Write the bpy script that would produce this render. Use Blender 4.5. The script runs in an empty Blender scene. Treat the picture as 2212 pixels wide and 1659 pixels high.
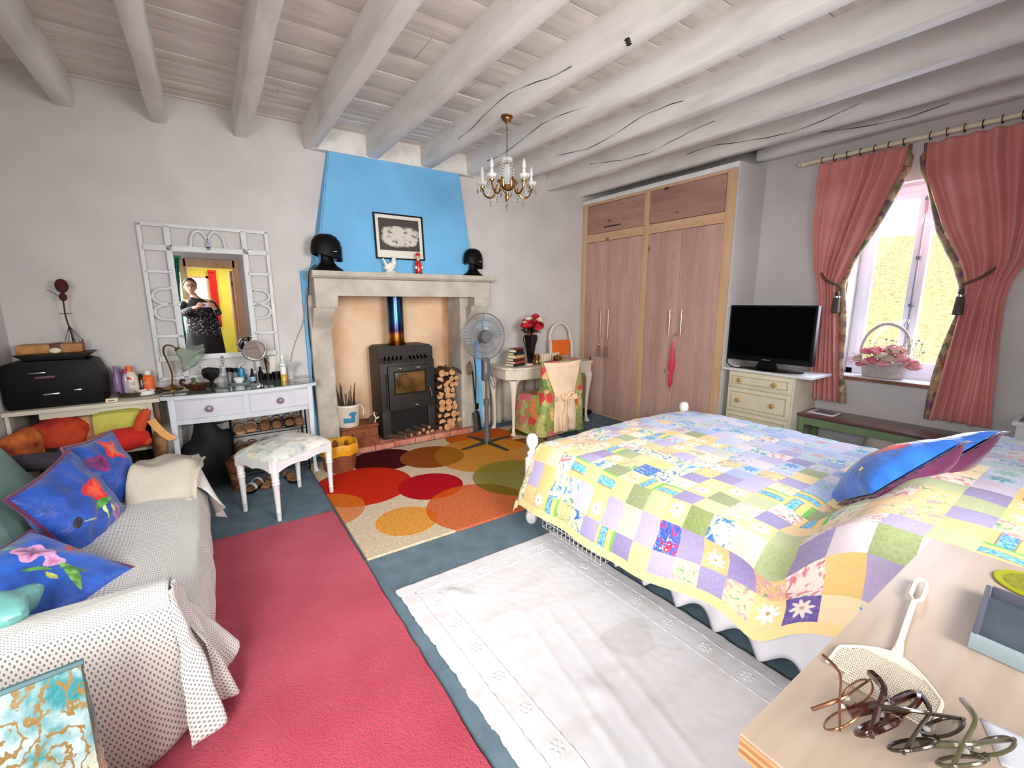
import bpy, bmesh, math, random
from mathutils import Vector, Matrix, Euler, noise as mnoise
random.seed(7)
S = bpy.context.scene
COL = S.collection
PI = math.pi
# ------------------------------------------------------------------ camera, world, lights, exposure
cam_d = bpy.data.cameras.new('camera'); cam = bpy.data.objects.new('camera', cam_d); COL.objects.link(cam); S.camera = cam
cam_d.sensor_fit = 'HORIZONTAL'; cam_d.sensor_width = 36; cam_d.lens = 952.06/2212*36; cam_d.clip_start = .02
_y, _p, _r = math.radians(34.3033), math.radians(10.6556), math.radians(-.1118)
_f = Vector((math.sin(_y)*math.cos(_p), math.cos(_y)*math.cos(_p), -math.sin(_p)))
_ri = Vector((math.cos(_y), -math.sin(_y), 0)); _u = _ri.cross(_f)
_r2 = _ri*math.cos(_r)+_u*math.sin(_r); _u2 = -_ri*math.sin(_r)+_u*math.cos(_r)
cam.matrix_world = Matrix(((_r2.x, _u2.x, -_f.x, 0), (_r2.y, _u2.y, -_f.y, 0), (_r2.z, _u2.z, -_f.z, 1.5), (0, 0, 0, 1)))
W = bpy.data.worlds.new('sky'); S.world = W; W.use_nodes = True
_bg = W.node_tree.nodes['Background']; _bg.inputs[0].default_value = (.86, .93, 1, 1); _bg.inputs[1].default_value = 2.4
def area(name, loc, target, sx, sy, power, col, spread=180):
    l = bpy.data.lights.new(name, 'AREA'); l.shape = 'RECTANGLE'; l.size = sx; l.size_y = sy; l.energy = power; l.color = col; l.spread = math.radians(spread)
    o = bpy.data.objects.new(name, l); COL.objects.link(o); o.location = loc
    o.rotation_euler = (Vector(target)-Vector(loc)).to_track_quat('-Z', 'Y').to_euler()
    return o
area('added_left_light', (-1.2, .12, 1.72), (1.35, 1.15, .0), .8, 1.1, 34, (1, .985, .96), 125)  # added lamp at an invented left window, sets the light direction
area('rear_window_light', (-.72, -.70, 1.6), (1.4, 2.4, .1), .74, 1.1, 52, (1, .98, .95), 115)
area('added_desk_light', (1.4, -.70, 1.8), (2.0, 4.4, 1.2), 1.2, 1.0, 40, (1, .985, .97), 100)  # added lamp at an invented window above the desk
area('right_window_light', (5.02, 1.2, 1.65), (2, 1.5, .6), .7, 1.5, 60, (.70, .79, 1), 150)
_s = bpy.data.lights.new('sun', 'SUN'); _s.energy = 1.7; _s.angle = .02; _s.color = (1, .96, .88)
_so = bpy.data.objects.new('sun', _s); COL.objects.link(_so); _so.location = (20, 20, 20); _so.rotation_euler = Vector((0, -.62, -.78)).to_track_quat('-Z', 'Y').to_euler()
S.cycles.max_bounces = 7; S.cycles.diffuse_bounces = 4; S.cycles.glossy_bounces = 3; S.cycles.transmission_bounces = 4; S.cycles.transparent_max_bounces = 10
S.view_settings.view_transform = 'Standard'; S.view_settings.look = 'None'; S.view_settings.gamma = 1; S.view_settings.use_curve_mapping = False
S.view_settings.exposure = .13
# ------------------------------------------------------------------ materials
def C(r, g, b):
    return tuple((v/255/12.92 if v/255 <= .04045 else ((v/255+.055)/1.055)**2.4) for v in (r, g, b))+(1,)
class NT:
    def __init__(s, name):
        s.m = bpy.data.materials.new(name); s.m.use_nodes = True; s.t = s.m.node_tree; s.b = s.t.nodes['Principled BSDF']
    def n(s, typ, ins=None, **kw):
        nd = s.t.nodes.new(typ)
        for k, v in kw.items(): setattr(nd, k, v)
        for k, v in (ins or {}).items():
            i = nd.inputs[k]
            if hasattr(v, 'outputs'): v = v.outputs[0]
            if isinstance(v, bpy.types.NodeSocket): s.t.links.new(v, i)
            else: i.default_value = v
        return nd
    def l(s, a, b):
        s.t.links.new(a.outputs[0] if hasattr(a, 'outputs') else a, b)
    def mth(s, op, a, b=0., c=0.):
        return s.n('ShaderNodeMath', {0: a, 1: b, 2: c}, operation=op)
    def mix(s, f, a, b, mode='MIX'):
        nd = s.n('ShaderNodeMix', {0: f}, data_type='RGBA', blend_type=mode)
        for k, v in ((6, a), (7, b)):
            if hasattr(v, 'outputs'): v = v.outputs[2] if v.bl_idname == 'ShaderNodeMix' else v.outputs[0]
            if isinstance(v, bpy.types.NodeSocket): s.t.links.new(v, nd.inputs[k])
            else: nd.inputs[k].default_value = v
        return nd
    def col(s, nd): s.t.links.new(nd.outputs[2] if getattr(nd, 'bl_idname', '') == 'ShaderNodeMix' else (nd.outputs[0] if hasattr(nd, 'outputs') else nd), s.b.inputs['Base Color'])
    def ramp(s, f, lo, hi):
        return s.n('ShaderNodeMapRange', {0: f, 1: lo, 2: hi})
    def bump(s, h, st, dist=.01):
        b = s.n('ShaderNodeBump', {'Height': h, 'Strength': st, 'Distance': dist}); s.l(b, s.b.inputs['Normal'])
def noise_of(t, scale, detail=3, coord='Object', stretch=None, rough=.55):
    tc = t.n('ShaderNodeTexCoord'); v = tc.outputs[coord]
    if stretch: v = t.n('ShaderNodeMapping', {'Vector': v, 'Scale': stretch})
    return t.n('ShaderNodeTexNoise', {'Vector': v, 'Scale': scale, 'Detail': detail, 'Roughness': rough})
def mat(name, col, rough=.6, metal=0, var=0, col2=None, scale=6, stretch=None, bump=0, bscale=60, trans=0, ior=1.45, coat=0, sheen=0, emit=None, alpha=1, bdist=.01, lo=.35, hi=.65, spec=.5):
    t = NT(name); b = t.b
    b.inputs['Base Color'].default_value = C(*col); b.inputs['Roughness'].default_value = rough; b.inputs['Metallic'].default_value = metal
    b.inputs['Specular IOR Level'].default_value = spec
    if trans: b.inputs['Transmission Weight'].default_value = trans; b.inputs['IOR'].default_value = ior
    if coat: b.inputs['Coat Weight'].default_value = coat
    if sheen: b.inputs['Sheen Weight'].default_value = sheen
    if alpha < 1: b.inputs['Alpha'].default_value = alpha
    if emit: b.inputs['Emission Color'].default_value = C(*emit[:3]); b.inputs['Emission Strength'].default_value = emit[3]
    if var or col2:
        c2 = col2 or tuple(max(0, v*(1-var)) for v in col)
        nz = noise_of(t, scale, 4, stretch=stretch)
        t.col(t.mix(t.ramp(nz, lo, hi), C(*col), C(*c2)))
    if bump:
        t.bump(noise_of(t, bscale, 3, stretch=stretch), bump, bdist)
    return t.m
M = {}
M['plaster'] = mat('plaster', (208, 204, 202), .85, var=.05, scale=2.2, bump=.25, bscale=30, bdist=.006)
M['ceil_paint'] = mat('ceiling_paint', (222, 216, 210), .7, col2=(196, 188, 178), scale=4, stretch=(.5, 3, 1), bump=.2, bscale=24, lo=.4, hi=.75)
M['beam_paint'] = mat('beam_paint', (226, 223, 219), .65, col2=(200, 197, 190), scale=3.5, stretch=(2, .5, 2), bump=.3, bscale=14, bdist=.008, lo=.45, hi=.75)
M['blue_paint'] = mat('blue_paint', (114, 184, 230), .8, var=.05, scale=3, bump=.12, bscale=40)
M['stone'] = mat('limestone', (196, 190, 178), .9, col2=(170, 163, 150), scale=5, bump=.5, bscale=34, bdist=.012)
M['apricot'] = mat('apricot_plaster', (243, 212, 178), .9, col2=(216, 170, 126), scale=2.6, bump=.2, bscale=25, lo=.42, hi=.8)
M['carpet'] = mat('blue_carpet', (112, 134, 148), .97, var=.14, scale=7, bump=.5, bscale=260, bdist=.006, spec=.1)
M['brick'] = mat('hearth_brick', (176, 96, 72), .9, col2=(200, 138, 116), scale=9, bump=.6, bscale=40)
M['mortar'] = mat('mortar', (128, 118, 108), .95, var=.2, bump=.4)
M['white'] = mat('white_gloss_paint', (236, 236, 234), .35, var=.04, scale=5)
M['black'] = mat('black_plastic', (5, 5, 6), .5, var=.1, spec=.2)
M['chrome'] = mat('chrome', (225, 225, 228), .12, 1, var=.03)
M['brass'] = mat('brass', (176, 134, 76), .3, 1, var=.25, scale=20)
M['glass'] = mat('clear_glass', (250, 252, 252), .02, trans=1, ior=1.45)
def pane_mat():
    t = NT('window_glass'); o = t.t.nodes['Material Output']
    g = t.n('ShaderNodeBsdfGlossy', {'Roughness': .02}); tr = t.n('ShaderNodeBsdfTransparent')
    mx = t.n('ShaderNodeMixShader', {0: .06, 1: tr, 2: g}); t.l(mx, o.inputs[0]); return t.m
M['pane'] = pane_mat()
def wood(name, c1, c2, axis='z', rough=.5, scale=7, bump=.08, ring=2.2, coat=0, knots=None):
    t = NT(name); st = {'x': (.12, 1, 1), 'y': (1, .12, 1), 'z': (1, 1, .12)}[axis]
    n1 = noise_of(t, scale, 5, stretch=st); n2 = noise_of(t, scale*7, 3, stretch=st)
    f = t.mth('ADD', t.mth('MULTIPLY', n1, .7), t.mth('MULTIPLY', n2, .3))
    c = t.mix(t.ramp(f, .36, .64), C(*c1), C(*c2))
    if knots:
        tc = t.n('ShaderNodeTexCoord')
        mp = t.n('ShaderNodeMapping', {'Vector': tc.outputs['Object'], 'Scale': {'x': (.5, 1, 1), 'y': (1, .5, 1), 'z': (1, 1, .45)}[axis]})
        vo = t.n('ShaderNodeTexVoronoi', {'Vector': mp, 'Scale': 5.2, 'Randomness': 1}, feature='F1')
        c = t.mix(t.ramp(vo.outputs['Distance'], .12, .05), c, C(*knots))
    t.col(c); t.b.inputs['Roughness'].default_value = rough
    if coat: t.b.inputs['Coat Weight'].default_value = coat
    t.bump(n2, bump); return t.m
M['pine'] = wood('pine_frame', (222, 186, 148), (200, 156, 116), 'z', knots=(140, 92, 60))
M['pine_y'] = wood('pine_rail', (222, 186, 148), (200, 156, 116), 'y', knots=(140, 92, 60))
M['door'] = wood('limed_pine_door', (208, 172, 158), (182, 142, 130), 'z', rough=.55, knots=(104, 62, 48))
M['door_y'] = wood('limed_pine_top_door', (186, 144, 128), (156, 116, 104), 'y', rough=.55, knots=(70, 40, 34))
M['cream'] = mat('cream_paint', (232, 222, 190), .5, var=.05)
# ------------------------------------------------------------------ mesh helpers
def V(*a): return Vector(a)
def box(bm, x0, y0, z0, x1, y1, z1, bev=0, mi=0):
    vs = [bm.verts.new(p) for p in ((x0, y0, z0), (x1, y0, z0), (x1, y1, z0), (x0, y1, z0), (x0, y0, z1), (x1, y0, z1), (x1, y1, z1), (x0, y1, z1))]
    fs = [bm.faces.new([vs[i] for i in q]) for q in ((0, 3, 2, 1), (4, 5, 6, 7), (0, 1, 5, 4), (1, 2, 6, 5), (2, 3, 7, 6), (3, 0, 4, 7))]
    for f in fs: f.material_index = mi
    if bev:
        es = list({e for f in fs for e in f.edges})
        bmesh.ops.bevel(bm, geom=es, offset=bev, segments=2, profile=.6, affect='EDGES')
    return vs
def obox(bm, p0, p1, w, h, up=(0, 0, 1), bev=0):
    """a bar of section w x h along p0-p1"""
    p0, p1 = Vector(p0), Vector(p1); d = (p1-p0).normalized(); u = Vector(up)
    if abs(d.dot(u)) > .99: u = Vector((1, 0, 0))
    s = d.cross(u).normalized(); u = s.cross(d)
    q = [(-1, -1), (1, -1), (1, 1), (-1, 1)]
    a = [bm.verts.new(p0+s*i*w/2+u*j*h/2) for i, j in q]; b = [bm.verts.new(p1+s*i*w/2+u*j*h/2) for i, j in q]
    fs = [bm.faces.new(a[::-1]), bm.faces.new(b)]+[bm.faces.new((a[k], a[(k+1) % 4], b[(k+1) % 4], b[k])) for k in range(4)]
    if bev: bmesh.ops.bevel(bm, geom=list({e for f in fs for e in f.edges}), offset=bev, segments=2, profile=.6, affect='EDGES')
def ring(bm, c, n, r, seg, ref=None):
    n = Vector(n).normalized(); ref = Vector(ref) if ref else (Vector((0, 0, 1)) if abs(n.z) < .9 else Vector((1, 0, 0)))
    s = n.cross(ref).normalized(); u = s.cross(n)
    return [bm.verts.new(Vector(c)+(s*math.cos(2*PI*k/seg)+u*math.sin(2*PI*k/seg))*r) for k in range(seg)]
def bridge(bm, a, b):
    n = len(a)
    for k in range(n): bm.faces.new((a[k], a[(k+1) % n], b[(k+1) % n], b[k]))
def cyl(bm, p0, p1, r0, r1=None, seg=16, caps=True):
    r1 = r0 if r1 is None else r1; d = Vector(p1)-Vector(p0)
    a = ring(bm, p0, d, r0, seg); b = ring(bm, p1, d, r1, seg); bridge(bm, a, b)
    if caps: bm.faces.new(a[::-1]); bm.faces.new(b)
def lathe(bm, prof, c=(0, 0, 0), seg=20, axis='z', sx=1, sy=1):
    c = Vector(c); rs = []
    for r, z in prof:
        if r < 1e-5: rs.append([bm.verts.new(c+_ax((0, 0, z), axis))])
        else: rs.append([bm.verts.new(c+_ax((r*sx*math.cos(2*PI*k/seg), r*sy*math.sin(2*PI*k/seg), z), axis)) for k in range(seg)])
    for a, b in zip(rs, rs[1:]):
        if len(a) == 1 and len(b) == 1: continue
        for k in range(seg):
            if len(a) == 1: bm.faces.new((a[0], b[(k+1) % seg], b[k]))
            elif len(b) == 1: bm.faces.new((a[k], a[(k+1) % seg], b[0]))
            else: bm.faces.new((a[k], a[(k+1) % seg], b[(k+1) % seg], b[k]))
def _ax(p, a):
    return Vector(p) if a == 'z' else (Vector((p[2], p[0], p[1])) if a == 'x' else Vector((p[0], p[2], p[1])))
def tube(bm, pts, r, seg=8, closed=False, caps=True):
    pts = [Vector(p) for p in pts]; n = len(pts); rs = []; ref = None
    rad = r if isinstance(r, (list, tuple)) else [r]*n
    for i, p in enumerate(pts):
        d = (pts[(i+1) % n]-pts[i-1]) if closed else (pts[min(i+1, n-1)]-pts[max(i-1, 0)])
        if d.length < 1e-9: d = Vector((0, 0, 1))
        d.normalize()
        if ref is None: ref = Vector((0, 0, 1)) if abs(d.z) < .9 else Vector((1, 0, 0))
        s = d.cross(ref).normalized(); ref = s.cross(d)
        rs.append([bm.verts.new(p+(s*math.cos(2*PI*k/seg)+ref*math.sin(2*PI*k/seg))*rad[i]) for k in range(seg)])
    for a, b in zip(rs, rs[1:]): bridge(bm, a, b)
    if closed: bridge(bm, rs[-1], rs[0])
    elif caps: bm.faces.new(rs[0][::-1]); bm.faces.new(rs[-1])
def smooth_path(pts, k=6):
    pts = [Vector(p) for p in pts]; out = []
    for i in range(len(pts)-1):
        p0, p1, p2, p3 = pts[max(i-1, 0)], pts[i], pts[i+1], pts[min(i+2, len(pts)-1)]
        for j in range(k):
            t = j/k; out.append(.5*((2*p1)+(p2-p0)*t+(2*p0-5*p1+4*p2-p3)*t*t+(3*p1-p0-3*p2+p3)*t**3))
    out.append(pts[-1]); return out
def prism(bm, poly, z0, z1, axis='z', bev=0):
    """poly of (u, v) swept along axis from z0 to z1"""
    a = [bm.verts.new(_ax((u, v, z0), axis)) for u, v in poly]; b = [bm.verts.new(_ax((u, v, z1), axis)) for u, v in poly]
    fs = [bm.faces.new(a[::-1]), bm.faces.new(b)]; n = len(poly)
    for k in range(n): fs.append(bm.faces.new((a[k], a[(k+1) % n], b[(k+1) % n], b[k])))
    if bev: bmesh.ops.bevel(bm, geom=list({e for f in fs for e in f.edges}), offset=bev, segments=2, profile=.6, affect='EDGES')
def ball(bm, c, r, sx=1, sy=1, sz=1, seg=12, rings=8, rot=None):
    m = Matrix.Translation(c) @ (rot.to_matrix().to_4x4() if rot else Matrix()) @ Matrix.Diagonal((r*sx, r*sy, r*sz, 1))
    bmesh.ops.create_uvsphere(bm, u_segments=seg, v_segments=rings, radius=1, matrix=m)
def grid(bm, f, nu, nv, uv=None, thick=0):
    """surface f(u, v), u and v in 0..1; uv(u, v) fills a UV map; thick closes it into a sheet"""
    vs = [[bm.verts.new(f(i/nu, j/nv)) for i in range(nu+1)] for j in range(nv+1)]; fs = []
    L = bm.loops.layers.uv.verify() if uv else None
    for j in range(nv):
        for i in range(nu):
            fc = bm.faces.new((vs[j][i], vs[j][i+1], vs[j+1][i+1], vs[j+1][i])); fs.append(fc)
            if uv:
                for lp, (a, b) in zip(fc.loops, ((i, j), (i+1, j), (i+1, j+1), (i, j+1))): lp[L].uv = uv(a/nu, b/nv)
    if thick:
        for fc in fs: fc.normal_update()
        lo = []
        for j in range(nv+1):
            row = []
            for i in range(nu+1):
                n = Vector()
                for fc in vs[j][i].link_faces: n += fc.normal
                row.append(bm.verts.new(vs[j][i].co-(n.normalized() if n.length > 1e-9 else Vector((0, 0, 1)))*thick))
            lo.append(row)
        def q(a, uvs=((0, 0),)*4):
            fc = bm.faces.new(a)
            if uv:
                for lp, (x, y) in zip(fc.loops, uvs): lp[L].uv = uv(x/nu, y/nv)
        for j in range(nv):
            for i in range(nu): q((lo[j][i], lo[j+1][i], lo[j+1][i+1], lo[j][i+1]), ((i, j), (i, j+1), (i+1, j+1), (i+1, j)))
        for i in range(nu):
            q((vs[0][i+1], vs[0][i], lo[0][i], lo[0][i+1]), ((i+1, 0), (i, 0), (i, 0), (i+1, 0))); q((vs[nv][i], vs[nv][i+1], lo[nv][i+1], lo[nv][i]), ((i, nv), (i+1, nv), (i+1, nv), (i, nv)))
        for j in range(nv):
            q((vs[j][0], vs[j+1][0], lo[j+1][0], lo[j][0]), ((0, j), (0, j+1), (0, j+1), (0, j))); q((vs[j+1][nu], vs[j][nu], lo[j][nu], lo[j+1][nu]), ((nu, j+1), (nu, j), (nu, j), (nu, j+1)))
    return vs
ROOT = {}
def finish(o, label=None, cat=None, group=None, kind=None):
    if label: o['label'] = label
    if cat: o['category'] = cat
    if group: o['group'] = group
    if kind: o['kind'] = kind
    return o
def obj(name, bm, m, parent=None, world=False, ang=35, label=None, cat=None, group=None, kind=None, flat=False, fix=True):
    if fix: bmesh.ops.recalc_face_normals(bm, faces=bm.faces)
    me = bpy.data.meshes.new(name)
    if parent is not None and world: bm.transform(ROOT[parent.name].inverted())
    bm.to_mesh(me); bm.free()
    if not flat:
        me.shade_smooth()
        if ang < 180: me.set_sharp_from_angle(angle=math.radians(ang))
    for x in (m if isinstance(m, (list, tuple)) else [m]): me.materials.append(M[x] if isinstance(x, str) else x)
    o = bpy.data.objects.new(name, me); COL.objects.link(o)
    if parent is not None: o.parent = parent; ROOT[o.name] = ROOT[parent.name]
    else:
        ROOT[o.name] = Matrix()
    return finish(o, label, cat, group, kind)
def thing(name, label, cat, loc=(0, 0, 0), rz=0, group=None, rot=None):
    o = bpy.data.objects.new(name, None); COL.objects.link(o); o.empty_display_size = .05
    o.location = loc; o.rotation_euler = rot if rot else (0, 0, rz)
    ROOT[o.name] = Matrix.Translation(loc) @ o.rotation_euler.to_matrix().to_4x4()
    return finish(o, label, cat, group)
def place(o, loc, rot=(0, 0, 0)):
    o.location = loc; o.rotation_euler = rot if not isinstance(rot, (int, float)) else (0, 0, rot)
    ROOT[o.name] = Matrix.Translation(loc) @ o.rotation_euler.to_matrix().to_4x4(); return o
def dup(o, loc=None, rot=None, label=None, group=None, scale=None, parent=None):
    c = o.copy(); COL.objects.link(c)
    if loc is not None: c.location = loc
    if rot is not None: c.rotation_euler = rot if not isinstance(rot, (int, float)) else (0, 0, rot)
    if scale is not None: c.scale = scale if not isinstance(scale, (int, float)) else (scale,)*3
    if label: c['label'] = label
    if group: c['group'] = group
    if parent is not None: c.parent = parent
    ROOT[c.name] = ROOT.get(o.name, Matrix())
    for ch in list(o.children): dup(ch, parent=c)
    return c
def NB(): return bmesh.new()
def one(name, mk, m, parent=None, **kw):
    bm = NB(); mk(bm); return obj(name, bm, m, parent, **kw)
def rr(a, b): return a+(b-a)*random.random()
def sm(a, b, x):
    t = max(0, min(1, (x-a)/(b-a))); return t*t*(3-2*t)
def nz(x, y=0, z=0): return mnoise.noise(Vector((x, y, z)))
# ------------------------------------------------------------------ the room
XL, XR, YB, YR, ZC = -1.16, 4.67, 4.5, -.76, 3.02
def struct(name, bm, m, parent=None, **kw):
    return obj(name, bm, m, parent, kind='structure' if parent is None else None, **kw)
bm = NB(); box(bm, XL-.3, YR-.3, -.06, XR+.3, YB+.9, 0); struct('floor', bm, 'carpet')
# wall behind the fireplace, with the chimney recess
bm = NB()
box(bm, XL-.2, YB, 0, .94, YB+.2, 3.3); box(bm, 2.31, YB, 0, XR+.3, YB+.2, 3.3); box(bm, .94, YB, 1.62, 2.31, YB+.2, 3.3)
wall_back = struct('wall_back', bm, 'plaster')
bm = NB(); box(bm, .86, 4.92, 0, 2.5, 5.0, 2.0)                      # back of the firebox
box(bm, .8, YB+.2, 0, .9, 5.0, 2.0); prism(bm, [(2.335, 4.69), (2.40, 4.92), (2.5, 4.92), (2.5, 4.69)], 0, 2.0); box(bm, .8, YB+.2, 1.95, 2.5, 5.0, 2.0)
struct('firebox_lining', bm, 'apricot', wall_back)
LY0, LY1, LZ0, LZ1 = -.3, .54, 1.1, 2.36  # invented opening in the left wall, lets light in from that side
bm = NB(); box(bm, XL-.2, YR-.2, 0, XL, LY0, 3.3); box(bm, XL-.2, LY1, 0, XL, YB+.2, 3.3); box(bm, XL-.2, LY0, 0, XL, LY1, LZ0); box(bm, XL-.2, LY0, LZ1, XL, LY1, 3.3); struct('wall_left', bm, 'plaster')
# window wall: opening Y .93..1.58, Z .85..2.40 with splayed reveal
WY0, WY1, WZ0, WZ1 = .80, 1.61, .84, 2.42
bm = NB()
box(bm, XR, YR-.2, 0, XR+.3, WY0, 3.3); box(bm, XR, WY1, 0, XR+.3, YB+.2, 3.3); box(bm, XR, WY0, 0, XR+.3, WY1, WZ0); box(bm, XR, WY0, WZ1, XR+.3, WY1, 3.3)
wall_right = struct('wall_right', bm, 'plaster')
bm = NB(); box(bm, 4.2, 2.412, 0, XR, 2.432, 2.765, .004)
# pier that closes the wardrobe recess
pier = struct('wall_pier', bm, 'plaster')
# rear wall with a doorway, a window and an added window above the desk
RX = [(-1.11, -.33, .85, 2.15), (-.26, .5, 0, 2.2), (.75, 2.05, 1.25, 2.35)]
bm = NB()
xs = [XL-.2]+[v for r in RX for v in r[:2]]+[XR+.3]
for i in range(0, len(xs), 2): box(bm, xs[i], YR-.2, 0, xs[i+1], YR, 3.3)
for a, b, c, d in RX:
    if c: box(bm, a, YR-.2, 0, b, YR, c)
    box(bm, a, YR-.2, d, b, YR, 3.3)
wall_rear = struct('wall_rear', bm, 'plaster')
# ceiling boards
bm = NB(); box(bm, XL-.3, YR-.3, ZC+.06, XR+.4, YB+.9, ZC+.1); ceiling = struct('ceiling', bm, 'ceil_paint')
y = YR-.1; k = 0
while y < YB:
    w = rr(.19, .30) if y < 3.6 else rr(.1, .16)
    y1 = min(y+w, YB+.02); xs = [XL-.1, rr(.2, 3.6), XR+.1]
    for a, b in zip(xs, xs[1:]):
        bm = NB(); box(bm, a+.0015, y+.003, ZC+rr(0, .006), b-.0015, y1-.003, ZC+.03, .003); obj('plank', bm, 'ceil_paint', ceiling)
    y = y1
# beams, rough hewn, running away from the viewer
def hewn(x, w, z0, z1, y0, y1, seed):
    bm = NB(); n = 40; prev = None
    for i in range(n+1):
        y = y0+(y1-y0)*i/n
        o = [nz(y*1.3+seed*7, k*3.1, seed)*.009 for k in range(4)]
        q = [bm.verts.new(p) for p in ((x-w/2+o[0], y, z0+o[1]), (x-w/2+.006+o[0], y, z0-.006+o[1]), (x+w/2-.006+o[2], y, z0-.006+o[3]), (x+w/2+o[2], y, z0+o[3]), (x+w/2+.004, y, z1), (x-w/2-.004, y, z1))]
        if prev:
            for k in range(6): bm.faces.new((prev[k], prev[(k+1) % 6], q[(k+1) % 6], q[k]))
        else: bm.faces.new(q)
        prev = q
    bm.faces.new(prev[::-1]); return bm
M['crack'] = mat('shadow_gap', (52, 46, 42), .95, var=.3)
BX = [-.665, -.15, .385, .905, 1.445, 1.985, 2.505, 3.06, 3.62, 4.17, 4.58]
for i, x in enumerate(BX):
    b = struct('ceiling_beam', hewn(x, .1, 2.83, ZC+.02, YR-.1, YB+.05 if i < 10 else 2.45, i), 'beam_paint', ang=50)
    if i in (5, 6, 7, 8, 9, 10):                                     # drying cracks along the face towards the camera
        bm = NB(); y0 = {5: 2.2, 6: 2.6, 7: 2.2, 8: 2.3, 9: 1.5, 10: 1.1}[i]; pts = []
        for j in range(14): pts.append((x-.0535, y0+j*.11, 2.90+.04*math.sin(j*.45+i)+rr(-.006, .006)))
        tube(bm, pts, [.0005+.0028*abs(math.sin(j*.9+i)) for j in range(14)], 4); obj('crack', bm, 'crack', b)
    if i == 5:
        bm = NB()
        for j in range(3): ball(bm, (x-.045+j*.02, 1.78+j*.012, 2.826), .012, 1, 1.6, .5, 8, 6)
        obj('knot_hole', bm, 'crack', b)
# plate on the wall above the chimney breast
bm = NB(); box(bm, .94, 4.455, 2.835, 2.5, YB, ZC+.01, .006); box(bm, .9, 4.425, 2.82, 2.55, YB, 2.838, .005)
struct('trim_1', bm, 'beam_paint')
bm = NB(); box(bm, 2.49, YB-.015, 0, 4.2, YB, .1, .003); struct('baseboard_back', bm, mat('grey_skirting', (150, 146, 142), .6, var=.1))
# chimney breast: a tapering blue hood above, a flat blue strip beside the jambs
bm = NB()
a = [(.845, 4.36, 1.76), (2.47, 4.36, 1.76), (2.50, 4.52, 1.76), (.81, 4.52, 1.76)]; t = [(1.045, 4.44, 2.83), (2.36, 4.44, 2.83), (2.36, 4.52, 2.83), (1.045, 4.52, 2.83)]
va = [bm.verts.new(p) for p in a]; vt = [bm.verts.new(p) for p in t]
bm.faces.new(va[::-1]); bm.faces.new(vt); bridge(bm, va, vt)
bmesh.ops.bevel(bm, geom=[e for e in bm.edges if abs(e.verts[0].co.z-e.verts[1].co.z) > .5], offset=.012, segments=2, affect='EDGES')
struct('wall_chimney_breast', bm, 'blue_paint')
bm = NB(); box(bm, .735, 4.47, 0, .95, YB+.01, 1.775, .004); box(bm, 2.305, 4.47, 0, 2.67, YB+.01, 1.775, .004)
struct('wall_blue_strip', bm, 'blue_paint')
# window_1 on the right
bm = NB(); t_ = .055; xg = XR+.20
M['win_paint'] = mat('window_paint', (238, 240, 250), .4, var=.02)
box(bm, xg, WY0, WZ0, xg+.07, WY0+t_, WZ1, .004); box(bm, xg, WY1-t_, WZ0, xg+.07, WY1, WZ1, .004); box(bm, xg, WY0, WZ0, xg+.07, WY1, WZ0+t_, .004); box(bm, xg, WY0, WZ1-t_, xg+.07, WY1, WZ1, .004)
win = struct('window_1', bm, 'win_paint')
ym = (WY0+WY1)/2
for s, (a, b) in enumerate(((WY0+t_, ym), (ym, WY1-t_))):
    bm = NB(); q = .05; x0 = xg-.012; z0, z1 = WZ0+t_, WZ1-t_
    box(bm, x0, a, z0, x0+.05, a+q, z1, .006); box(bm, x0, b-q, z0, x0+.05, b, z1, .006); box(bm, x0, a+q, z0, x0+.05, b-q, z0+.09, .006); box(bm, x0, a+q, z1-q, x0+.05, b-q, z1, .006)
    sash = obj('sash', bm, 'win_paint', win)
    bm = NB(); box(bm, x0+.02, a+q-.005, z0+.085, x0+.026, b-q+.005, z1-q+.005); obj('pane', bm, 'pane', win)
bm = NB(); cyl(bm, (xg-.03, ym, WZ0+.13), (xg-.03, ym, WZ1-.1), .008, seg=8)
for z in (WZ0+.15, WZ0+.62, WZ0+1.0, WZ1-.12): box(bm, xg-.04, ym-.016, z-.014, xg-.01, ym+.016, z+.014, .004)
obj('bolt', bm, mat('steel_bolt', (150, 152, 160), .4, .8, var=.1), win)
bm = NB(); lathe(bm, [(0, 0), (.012, .004), (.016, .02), (.014, .035), (0, .045)], (xg-.05, ym, WZ0+.47), 10); tube(bm, [(xg-.03, ym, WZ0+.5), (xg-.07, ym, WZ0+.5), (xg-.075, ym+.01, WZ0+.44)], .007, 8)
obj('handle', bm, 'chrome', win)
bm = NB(); box(bm, XR-.03, WY0-.03, WZ0-.025, xg+.01, WY1+.03, WZ0+.004, .005); obj('sill', bm, mat('sill_paint', (228, 226, 236), .4, col2=(200, 170, 150), lo=.66, hi=.8), win)
bm = NB(); box(bm, XR-.035, WY0-.03, WZ0-.03, XR-.028, WY1+.03, WZ0-.002); obj('sill_edge', bm, mat('sill_bare_wood', (140, 92, 70), .6, var=.2), win)
bm = NB(); x_ = XL-.16
for q in ((LY0, LZ0, LY0+.05, LZ1), (LY1-.05, LZ0, LY1, LZ1), (LY0, LZ0, LY1, LZ0+.05), (LY0, LZ1-.05, LY1, LZ1), (.09, LZ0, .15, LZ1)): box(bm, x_, q[0], q[1], x_+.06, q[2], q[3])
wl_ = struct('window_5', bm, 'win_paint')  # added window, out of view, frames the opening for the left light
bm = NB(); box(bm, x_+.02, LY0+.05, LZ0+.05, x_+.026, LY1-.05, LZ1-.05); obj('pane', bm, 'pane', wl_)
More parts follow.
